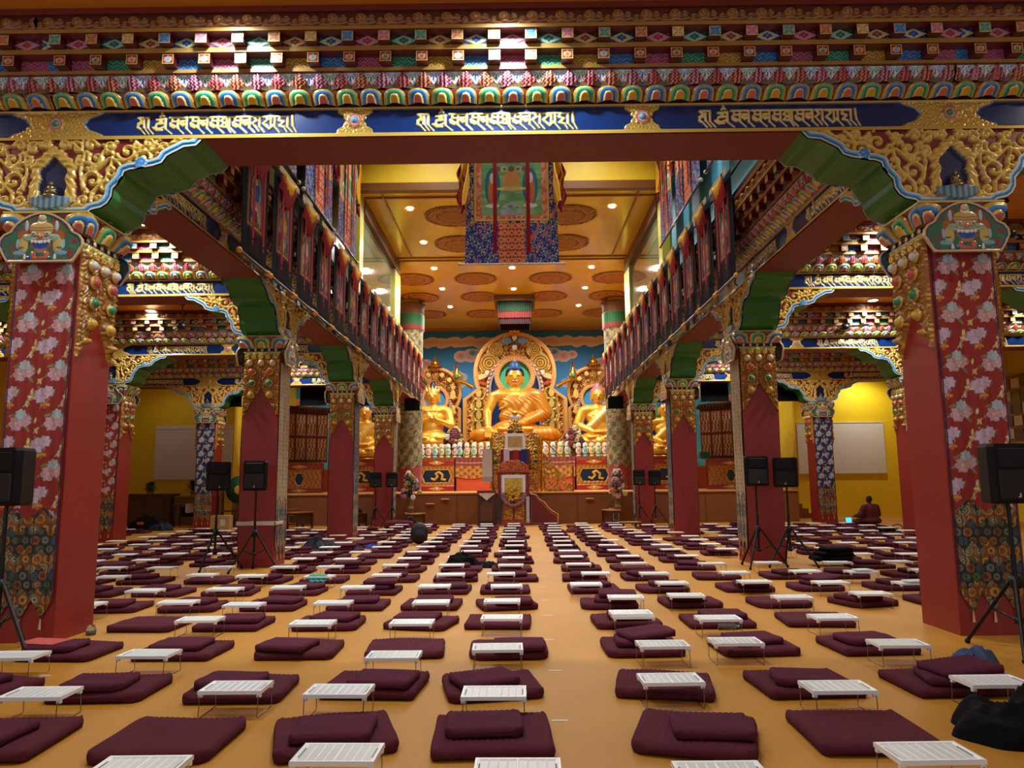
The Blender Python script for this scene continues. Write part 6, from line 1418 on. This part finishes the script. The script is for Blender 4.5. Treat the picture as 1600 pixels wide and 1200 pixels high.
# far tables: one mesh
def joined(objs):
    bmn = bpy.data.meshes.new('folding_table_far'); V, F, MI = [], [], []; n = 0
    for me, off, mi in objs:
        V += [(v.co.x+off, v.co.y, v.co.z) for v in me.vertices]; 
        for p_ in me.polygons: F.append(tuple(n+i for i in p_.vertices)); MI.append(mi)
        n += len(me.vertices)
    bmn.from_pydata(V, [], F); bmn.polygons.foreach_set('material_index', MI); bmn.materials.append(WHITEP); bmn.materials.append(STEEL); bmn.update(); return bmn
bx = MB().box(-.22, .22, 0, .28, .162, .184, .004).mesh('t'); TFAR = joined([(bx, 0, 0), (TL, -.2, 1), (TL, .2, 1)])
def pr(X, Y, Z):
    v = cam.matrix_world.inverted() @ Vector((X, Y, Z)); return 800+FPX*v.x/-v.z, 600-FPX*v.y/-v.z
OBST = [(sx*XP, y, .40, .40) for sx in (-1, 1) for y in PROWS]+[(sx*XO, y, .40, .40) for sx in (-1, 1) for y in PROWS[1:]]
TRI = [(-5.22, 7.35), (4.95, 7.15), (-5.72, 14.55), (-4.84, 14.2), (4.66, 14.2), (5.28, 14.45), (-5.22, 28.15), (-4.62, 28.3), (4.66, 27.9), (5.25, 27.9)]
def free(x0, x1, y0, y1):
    for ox_, oy_, a, b in OBST:
        if x0 < ox_+a and x1 > ox_-a and y0 < oy_+b and y1 > oy_-b: return False
    for tx_, ty_ in TRI:
        if x0-.42 < tx_ < x1+.42 and y0-.42 < ty_ < y1+.42: return False
    return True
def hidden(x, y):   # wholly behind one of the two nearest pillars, or outside the frame
    u, v = pr(x, y, .1)
    if u < -135 or u > 1665 or v > 1290: return True
    for s in (-1, 1):
        k = (PROWS[0]-.36)/y; xx = CAMX+(x-CAMX)*k
        if y > 8.7 and abs(xx) > 4.95 and abs(xx) < 5.9 and s*xx > 0: return True
    return False
cols_w = ['first', 'second', 'third', 'fourth', 'fifth', 'sixth', 'seventh', 'eighth', 'ninth', 'tenth', 'eleventh', 'twelfth', 'thirteenth', 'fourteenth']
rr = random.Random(11); NS = 0
SPECIAL = {(2, 'r', 0): 'stack', (1, 'r', 2): 'stack', (0, 'r', 1): 'none', (1, 'r', 0): 'none', (0, 'l', 2): 'none', (5, 'r', 3): 'stack', (4, 'r', 0): 'askew', (2, 'l', 5): 'folder', (8, 'r', 5): 'black', (8, 'l', 1): 'none'}
protoT = None
for ri, ry in enumerate(ROWS):
    for side, cols in (('l', LC), ('r', RC_)):
        for ci, cx in enumerate(cols):
            if hidden(cx, ry+.4): continue
            if ri == 17 and abs(cx) > 4.4: continue
            if ri >= 15 and cx > 11.4: continue
            if ri < 16 and abs(cx) < .1 and False: continue
            near = [m for m in MEAS if abs(m[0]-cx) < .42 and abs(m[1]-ry) < .35]
            tx, ty = (near[0] if near else (cx+rr.uniform(-.13, .13), ry+rr.uniform(-.09, .09)))
            mx, my = cx+rr.uniform(-.07, .07)+(0 if ri < 6 else .06*(1 if side == 'l' else -1)), ry+.47+.32+rr.uniform(-.04, .04)
            pos = '%s place %s of the aisle' % (cols_w[ci], 'left' if side == 'l' else 'right'); rw = nth[ri]+' row from the camera'
            sp = SPECIAL.get((ri, side, ci)); key = 'maroon'
            if ri == 0: my += .24
            a = rr.uniform(-.07, .07) + (rr.choice((-.22, .25)) if rr.random() < .08 else 0)
            if free(mx-.37, mx+.37, my-.33, my+.33):
                o = link('floor_mat', ZV[rr.randrange(5)], None, None, (mx, my, .001), a)
                if ri == 0: o.scale = (1.0, 1.1, 1)
                tag(o, 'maroon quilted sitting mat, %s, %s' % (rw, pos), 'mat', 'maroon sitting mats on the floor'); NS += 1
                if sp != 'none' and (sp or rr.random() < .86):
                    dx, dy = rr.uniform(-.09, .10), rr.uniform(-.14, .02); ca = a+rr.uniform(-.22, .22)
                    o = link('sitting_cushion', CV[rr.randrange(4)], None, None, (mx+dx, my+dy, .076), ca)
                    tag(o, 'smaller maroon cushion, %s, %s' % (rw, pos), 'cushion', 'maroon cushions on the mats')
                    if sp in ('stack', 'askew') or (ri > 4 and rr.random() < .12):
                        o = link('sitting_cushion', CV[rr.randrange(4)], None, None, (mx+dx+.06, my+dy+.02, .142), ca+(.35 if sp == 'stack' else .1)); o.rotation_euler[1] = -.06 if sp == 'stack' else 0
                        tag(o, 'upper of two maroon cushions, %s, %s' % (rw, pos), 'cushion', 'maroon cushions on the mats')
            if free(tx-.23, tx+.23, ty-.03, ty+.31) and rr.random() < .97:
                lab = 'low white folding table, %s, %s' % (rw, pos)
                ta = rr.uniform(-.04, .04)
                if ri < 8:
                    t = empty('folding_table', (tx, ty, .0), ta, lab, 'table', 'low white folding tables'); link('tabletop', TT, None, t)
                    for s in (-1, 1): link('leg_frame', TL, None, t, (s*.205, 0, 0))
                else: tag(link('folding_table', TFAR, None, None, (tx, ty, 0), ta), lab, 'table', 'low white folding tables')
                if (ri, side, ci) == (3, 'r', 0):
                    t = empty('folding_table', (tx-.01, ty+.02, .026), ta+.03, 'second white table folded flat on top of another, fourth row, right of the aisle', 'table', 'low white folding tables'); o = link('tabletop', TT, None, t)
print('stations', NS)
TBL = [o for o in bpy.data.objects if o.get('category') == 'table' and o.name.startswith('folding_table') and o.location.z < .01]
CSH = [o for o in bpy.data.objects if o.get('category') == 'cushion' and o.name.startswith('sitting_cushion') and o.location.z < .1]
def nearest(L, x, y): return min(L, key=lambda o: (o.location.x-x)**2+(o.location.y-y)**2).location
# ------------------------------------------------------------------ small things on the floor
def unp(px, py, z=0):
    d = (cam.matrix_world.to_3x3() @ Vector((px-800, 600-py, -FPX))); s = (z-CAMH)/d.z; return CAMX+d.x*s, d.y*s
STK = mat('white paper sticker', S(206, 204, 196), .7)
STM = MB().box(-.055, .055, -.014, .014, 0, .002).mesh('sticker')
for i, (u, v) in enumerate(((875, 1126), (867, 1048), (857, 1000), (855, 962), (851, 938), (849, 917), (847, 901), (590, 940), (722, 939), (522, 1132-52), (347, 1006), (261, 1055), (956, 916), (1158, 1123), (70, 1056))):
    x, y = unp(u, v); tag(link('floor_sticker', STM, STK, None, (x, y, .0005)), 'small white paper sticker on the ochre floor, ' + ('%s along the centre aisle' % nth[i] if i < 7 else ['between two left mats, fifth row', 'beside the innermost left column, fifth row', 'near the white table in the second row', 'behind the third row on the left', 'near the near left pillar, third row', 'beyond the first right column', 'beside the front mat right of the aisle', 'by the left edge, second row'][i-7]), 'sticker', 'paper stickers on the floor')
def lump(name, x, y, sx, sy, h, m, label, cat, seed, rough=.5, rz=0):
    rs = np.random.RandomState(seed); n = 80; g = np.linspace(-1, 1, n); X, Y = np.meshgrid(g, g); th = np.arctan2(Y, X); R = np.hypot(X, Y)
    m_ = np.maximum(np.abs(X), np.abs(Y)); r = m_; ph = rs.uniform(0, 6, 4); rad = r*(1+.14*np.sin(3*th+ph[0])+.09*np.sin(5*th+ph[1])+.05*np.sin(9*th+ph[2]))
    PX = np.cos(th)*rad*sx; PY = np.sin(th)*rad*sy; base = np.clip(1-r**2.2, 0, 1)**.6
    Z = h*base*(1-.35*rough*vnoise(X*2.2+seed, Y*2.2, seed)) + h*.18*rough*(np.sin(X*9+5*vnoise(X*2, Y*2, seed))*base) + h*.10*(vnoise(X*6, Y*6, seed+1)-.5)*base; Z = Z*(1-.35*rough*np.abs(np.sin(X*4.5+3.5*vnoise(X*1.7+seed, Y*1.7, seed+3)+Y*2))**.6); Z = np.maximum(Z, .003*(r < 1))
    me = grid(name, np.stack([PX, PY, Z], -1), None); return tag(link(name, me, m, None, (x, y, 0), rz), label, cat)
NAVY = mat('dark navy cloth', S(24, 32, 44), .85, bump=.3, bscale=30)
x, y = unp(1580, 1150); lump('black_jacket', x+.26, y-.04, .56, .44, .36, BLACKC, 'large black jacket heaped on the floor at the right edge of the picture', 'jacket', 4, .9)
x, y = unp(1555, 1075); lump('blue_pouch', x+.02, y+.25, .20, .16, .30, mat('slate blue cloth', S(60, 80, 110), .8), 'slate blue pouch leaning behind the black jacket at the right edge', 'bag', 9, .4)
x, y = unp(655, 850); V, Q, C = sculpt('backpack', [('e', (0, 0, .30), (.24, .17, .27), c4(14, 14, 16)), ('e', (.02, -.10, .22), (.17, .12, .16), c4(18, 18, 20)), ('c', (-.1, .12, .45), (.1, .12, .45), .03, .03, c4(14, 14, 16)), ('e', (0, 0, .12), (.22, .16, .12), c4(14, 14, 16))], .02, .05); tag(link('backpack', mk('backpack', V, Q, C), painted('nylon bag', .6), None, (x, y, .005)), 'round black backpack standing upright between mats, left of the aisle', 'bag')
x, y = unp(722, 888); lump('black_bag', x, y+.1, .36, .26, .36, BLACKC, 'soft black bag lying on a mat left of the aisle', 'bag', 12, .7); lump('dark_coat', x+.62, y+.15, .40, .22, .13, BLACKC, 'black coat spilled beside the soft black bag', 'jacket', 15, .9)
x, y = unp(500, 862); lump('navy_coat', x, y+.1, .44, .34, .38, NAVY, 'dark navy coat heaped over a mat, behind the second left pillar', 'jacket', 18, .8); lump('navy_coat_tail', x+.62, y+.2, .40, .22, .2, NAVY, 'dark trousers lying beside the heaped navy coat', 'clothes', 19, .8)
x, y = unp(583, 857); lump('blue_cloth', x, y, .22, .14, .14, mat('bright blue cloth', S(20, 70, 160), .8), 'small bright blue cloth bundle near the third left pillar', 'cloth', 22, .8)
TEAL = mat('teal cloth', S(20, 150, 140), .8)
q_ = nearest(TBL, *unp(485, 905, .19)); tx_, ty_ = q_.x, q_.y+.10; drape(lambda a, b: np.stack([-.13+.26*a+.02*np.sin(b*9), .08-.22*b, .20-.20*np.clip(b-.45, 0, 1)**1.0*.8+.008*np.sin(a*20)], -1), (20, 20), 'teal_cloth', TEAL, None); o = bpy.data.objects.get('teal_cloth'); o.location = (tx_, ty_, .0); tag(o, 'teal green cloth draped over a white folding table, left of the aisle', 'cloth')
lump('green_cloth', *unp(173, 866), .22, .1, .1, mat('green cloth', S(10, 110, 80), .8), 'small green cloth bundle behind the near left pillar', 'cloth', 25, .5)
x, y = unp(1310, 886)
for i, z in enumerate((.09, .17, .25)):
    V, F = rbox(.72-.1*i, .42-.03*i, .085, .04, (20, 12, 3), rib=.05, puff=.01, noise=.008, seed=50+i); tag(link('folded_black_jacket', mk('folded_black_jacket', V, F), BLACKC, None, (x+.05*i, y+.3, z), .1*i), 'folded black quilted jacket, %s layer of the pile right of the second right pillar' % ('bottom', 'middle', 'top')[i], 'jacket')
lump('dark_red_bundle', *unp(893, 832), .22, .16, .2, mat('dark red cloth bundle', S(110, 34, 24), .85), 'dark red cloth bundle in the last rows right of the aisle', 'cloth', 31, .6)
q_ = nearest(CSH, *unp(95, 1012, .14)); x, y = q_.x-.12, q_.y; tag(MB().box(-.20, .20, -.13, .13, 0, .006).build('red_folder', mat('salmon red folder', S(196, 84, 74), .6), None, (x, y, .142), -.2), 'salmon red folder lying on a cushion before the near left pillar', 'folder')
WGL = mat('clear plastic', S(206, 216, 216), .08); WGL.node_tree.nodes['Principled BSDF'].inputs['Transmission Weight'].default_value = .85
x, y = unp(1138, 984); t = empty('water_bottle', (x, y, .034), 0, 'clear plastic bottle with blue cap lying by a mat, right of the aisle', 'bottle'); MB().tube([(-.11, 0, 0), (.05, 0, 0), (.09, -.0, 0), (.10, 0, 0)], [.033, .033, .014, .013], 14).build('bottle_body', WGL, t); MB().tube([(.10, 0, 0), (.122, 0, 0)], .016, 12).build('cap', mat('blue cap', S(60, 150, 180), .4), t)
x, y = unp(142, 992); t = empty('glass_jar', (x, y, 0), 0, 'small clear jar with dark contents on the floor by the near left pillar', 'jar'); MB().lathe([(.001, 0), (.05, 0), (.055, .05), (.04, .09), (.04, .1)], 14).build('jar_body', WGL, t); MB().lathe([(.001, .005), (.04, .005), (.04, .04), (.001, .04)], 10).build('contents', mat('dark green contents', S(30, 60, 40), .6), t)
for i, (u, v) in enumerate(((1395, 908), (1372, 886))):
    q_ = nearest(TBL, *unp(u, v, .19)); x, y = q_.x+.03, q_.y+.14; t = tag(MB().box(-.13, .13, -.09, .09, 0, .02, .003).build('notebook', mat('notebook cover %d' % i, S(*((214, 220, 210), (206, 226, 216))[i]), .6), None, (x, y, .19), .2), 'pale notebook lying on a white table %s' % ('near the near right pillar, front one', 'behind the first notebook, right side')[i], 'book')

# ------------------------------------------------------------------ seated person with a laptop, seen from behind
RB, RB2, SKN, HAI = c4(84, 24, 26), c4(100, 28, 30), c4(96, 60, 42), c4(16, 13, 12)
P = [('e', (0, .02, .16), (.36, .30, .15), RB), ('c', (-.20, .16, .12), (-.36, .34, .11), .12, .10, RB), ('c', (.2, .16, .12), (.36, .34, .11), .12, .10, RB), ('c', (-.36, .36, .09), (.12, .46, .08), .09, .07, RB), ('c', (.36, .36, .09), (-.12, .44, .10), .09, .07, RB),
     ('e', (0, 0, .33), (.26, .19, .26), RB), ('e', (0, .0, .50), (.27, .18, .20), RB2), ('c', (-.19, .02, .62), (.19, .02, .62), .09, .09, RB2), ('c', (-.25, .02, .58), (-.36, .08, .36), .11, .10, RB), ('c', (.25, .02, .58), (.36, .08, .36), .12, .11, RB2),
     ('c', (-.36, .08, .34), (-.34, .34, .30), .09, .055, RB), ('c', (.36, .08, .34), (-.02, .36, .30), .09, .055, RB), ('e', (-.345, .40, .29), (.04, .05, .025), SKN), ('e', (-.06, .40, .29), (.045, .045, .025), SKN),
     ('c', (0, .02, .66), (0, .03, .76), .055, .052, SKN), ('e', (-.01, .05, .85), (.082, .10, .115), SKN), ('e', (-.01, .02, .875), (.090, .095, .105), HAI), ('c', (-.01, .14, .86), (-.01, .165, .835), .014, .02, SKN), ('e', (-.01, .10, .78), (.045, .05, .03), SKN), ('e', (.082, .04, .84), (.015, .025, .035), SKN), ('e', (-.102, .04, .84), (.015, .025, .035), SKN)]
for i in range(4):
    P.append(('c', (-.375+.02*i, .42, .29), (-.385+.022*i, .475-.006*abs(i-1), .275), .0105, .009, SKN)); P.append(('c', (-.09+.02*i, .42, .29), (-.10+.022*i, .475-.006*abs(i-2), .275), .0105, .009, SKN))
P.append(('c', (-.315, .40, .29), (-.285, .44, .28), .011, .009, SKN)); P.append(('c', (-.10, .40, .29), (-.13, .44, .28), .011, .009, SKN))
V, Q, C = sculpt('person', P, .014, .03, lambda F, X, Y, Z: F+.006*np.sin(X*38+Z*22)*((Z < .6) & (Z > .05) & (Y < .25)))
px_, py_ = 12.0, 25.3
per = empty('person', (px_, py_, .10), .35, 'person in a dark maroon robe sitting on the floor, back turned, before an open laptop', 'person'); link('body', mk('body', V, Q, C), painted('robe and skin', .8, metal=False), per)
V, F = rbox(.85, .8, .10, .04, puff=.01, seed=77); tag(link('floor_mat', mk('person_mat', V, F), MAROON, None, (px_, py_+.1, .001)), 'maroon mat under the seated person', 'mat')
t = empty('laptop', (px_-.47, py_+.50, .16), .25, 'open laptop with glowing blue screen left of the seated person', 'laptop')
MB().box(-.17, .17, -.12, .12, 0, .018).build('keyboard_base', METB, t); sc_ = MB().box(-.17, .17, 0, .012, 0, .23).build('lid', METB, t, (0, .12, .018)); sc_.rotation_euler = (-.25, 0, 0); MB().box(-.155, .155, -.004, 0, .012, .218).build('screen', glow('laptop screen', S(50, 170, 240), 1.6), sc_); t.scale = (.72, .72, .72)
V, F = rbox(.5, .4, .15, .05, seed=79); tag(link('sitting_cushion', mk('laptop_cushion', V, F), RSILK, None, (px_-.47, py_+.5, .002), .25), 'red cushion under the open laptop', 'cushion')
x, y = unp(1385, 832); lump('dark_shoulder_bag', x, y, .42, .2, .2, BLACKC, 'dark shoulder bag with looped strap lying before the seated person', 'bag', 41, .5)
o = MB().tube([(.35+.16*math.cos(a), 0, .14+.1*math.sin(a)) for a in np.linspace(-1.4, 3.6, 14)], .014, 6).build('strap', BLACKC, bpy.data.objects['dark_shoulder_bag'])

# ------------------------------------------------------------------ far side walls and their furniture
for s, x0, x1 in ((-1, -16.5, -12.95), (1, 12.95, 16.9)):
    t = tag(MB().box(x0, x1, 33.93, 33.99, 1.9, 4.25 if s > 0 else 4.38).build('white_board', WHITEB), 'large blank white board on the %s yellow rear wall' % ('dim left' if s < 0 else 'bright right'), 'board')
    MB().box(x0, x1, 33.915, 33.93, 1.9, 1.93).box(x0, x1, 33.915, 33.93, 4.2, 4.23).build('rim', mat('board rim %d' % s, S(190, 180, 150), .5), t)
DESK = mat('dark brown desk', S(64, 38, 24), .5, var=.15)
t = empty('long_sideboard', (-15.6, 31.4, 0), 0, 'long dark brown sideboard with plants on top in the dim left corner', 'sideboard'); MB().box(-1.6, 1.3, -.4, .4, 0, 1.25).build('body', DESK, t); MB().box(-1.65, 1.35, -.44, .44, 1.25, 1.31).build('top', WOOD, t)
for i, x in enumerate((-1.1, -.2, .6)): MB().box(x-.35, x+.35, -.415, -.40, .15, 1.1).build('door', WOOD, t)
t = empty('small_cabinet', (-13.5, 31.6, 0), 0, 'mid brown small cabinet between the sideboard and the microphone stands', 'cabinet'); MB().box(-.75, .75, -.35, .35, 0, 1.15).build('body', mat('brown desk', S(110, 70, 34), .5, var=.1), t); MB().box(-.78, .78, -.38, .38, 1.15, 1.2).build('top', WOODM, t); MB().box(-.45, .2, -.36, -.34, .35, .75).build('opening', BLACK, t)
bouquet(-15.3, 31.3, 1.31, .28, .35, 3, [(110, 80, 50)], 'dark potted plant on the long sideboard', .12, 'potted_plant', 51); bouquet(-13.6, 31.6, 1.2, .35, .45, 2, [(60, 60, 50)], 'bushy dark potted plant on the small cabinet', .2, 'potted_plant', 52)
t = empty('small_desk', (-13.0, 30.2, 0), 0, 'small desk half covered with a cream cloth in the left corner', 'desk'); MB().box(-.7, .6, -.3, .3, .84, .9).build('top', WOOD, t)
for sx in (-.62, .52):
    for sy in (-.24, .24): MB().box(sx-.03, sx+.03, sy-.03, sy+.03, 0, .84).build('leg', WOOD, t)
drape(lambda a, b: np.stack([-.15+.75*a, -.34-.0*b+0*a, .92-.35*b-.02*np.sin(a*9)], -1), (16, 6), 'cloth_front', WCL, t, True); MB().box(-.15, .6, -.34, .3, .9, .915).build('cloth_top', WCL, t)
for i, x in enumerate((-11.95-.9, -11.95-.55)):
    t = empty('microphone_stand', (x, 30.9, 0), 0, 'thin black microphone stand, %s of two by the navy brocade pillar' % ('left one', 'right one')[i], 'microphone stand'); MB().tube([(0, 0, .02), (0, 0, 1.35)], .014, 6).build('pole', METB, t); MB().lathe([(.001, 0), (.16, 0), (.15, .03), (.02, .05)], 14).build('base', METB, t); MB().ball((0, 0, 1.4), .035).tube([(0, 0, 1.35), (0, 0, 1.2)], .02, 8).build('microphone', BLACK, t)
t = empty('drum_on_stand', (-10.75, 29.3, 0), 0, 'round green drum with golden centre on a dark stand behind the second left pillar', 'drum'); mb = MB().lathe([(.001, 0), (.50, 0), (.54, .04), (.54, .16), (.001, .2)], 32); o = mb.build('drum_head', mat('green drum paint', S(8, 70, 40), .5), t, (0, 0, 1.45)); o.rotation_euler = (pi/2, 0, 0)
o = MB().lathe([(.001, .21), (.16, .21), (.18, .2)], 16).build('golden_centre', GOLD, t, (0, 0, 1.45)); o.rotation_euler = (pi/2, 0, 0); mb = MB()
MB().box(-.74, -.68, -.1, .1, 0, 1.5).box(.68, .74, -.1, .1, 0, 1.5).box(-.8, .8, -.2, .2, .0, .08).box(-.74, .74, -.05, .05, .6, .66).build('stand', WOOD, t)
x, y = unp(345, 826); t = empty('cardboard_box', (-10.9, 27.9, 0), .1, 'beige cardboard box with a white label behind the second left pillar', 'box'); MB().box(-.34, .34, -.25, .25, 0, .52, .005).build('carton', mat('cardboard', S(176, 146, 96), .8), t); MB().box(.02, .2, -.256, -.25, .14, .38).build('label', STK, t)
lump('dark_bag', -14.0, 28.4, .62, .4, .55, BLACKC, 'big dark bag with orange patch in the left corner behind the last rows', 'bag', 61, .4); MB().box(-.12, .12, -.38, -.36, .2, .30).build('orange_patch', mat('orange patch', S(214, 90, 50), .6), bpy.data.objects['dark_bag'])
lump('slate_cushion_pile', -15.6, 27.6, .7, .4, .3, NAVY, 'slate coloured cushion heap in the left corner, beside the big dark bag', 'cushion', 62, .5)
lump('navy_bag', -12.95, 27.6, .40, .3, .35, NAVY, 'navy bag between the big dark bag and the cardboard box', 'bag', 63, .5)
# scripture shelf on the right wall and its curtain
t = empty('scripture_shelf', (18.9, 27.5, 0), 0, 'wall shelf with many small compartments on the far right wall', 'shelf'); MB().box(-.35, .05, -3.2, 3.2, 3.0, 5.4).build('case', mat('reddish shelf wood', S(120, 56, 34), .5), t)
for j in range(5):
    for i in range(12): MB().box(-.37, -.35, -3.1+i*.52, -2.66+i*.52, 3.08+j*.46, 3.44+j*.46).build('compartment', WOOD if (i+j) % 3 else CREAM, t)
drape(lambda a, b: np.stack([-.20+.03*np.sin(a*60), -3.0+6*a, 3.0-1.1*b], -1), (120, 4), 'curtain', CREAM, t, True)
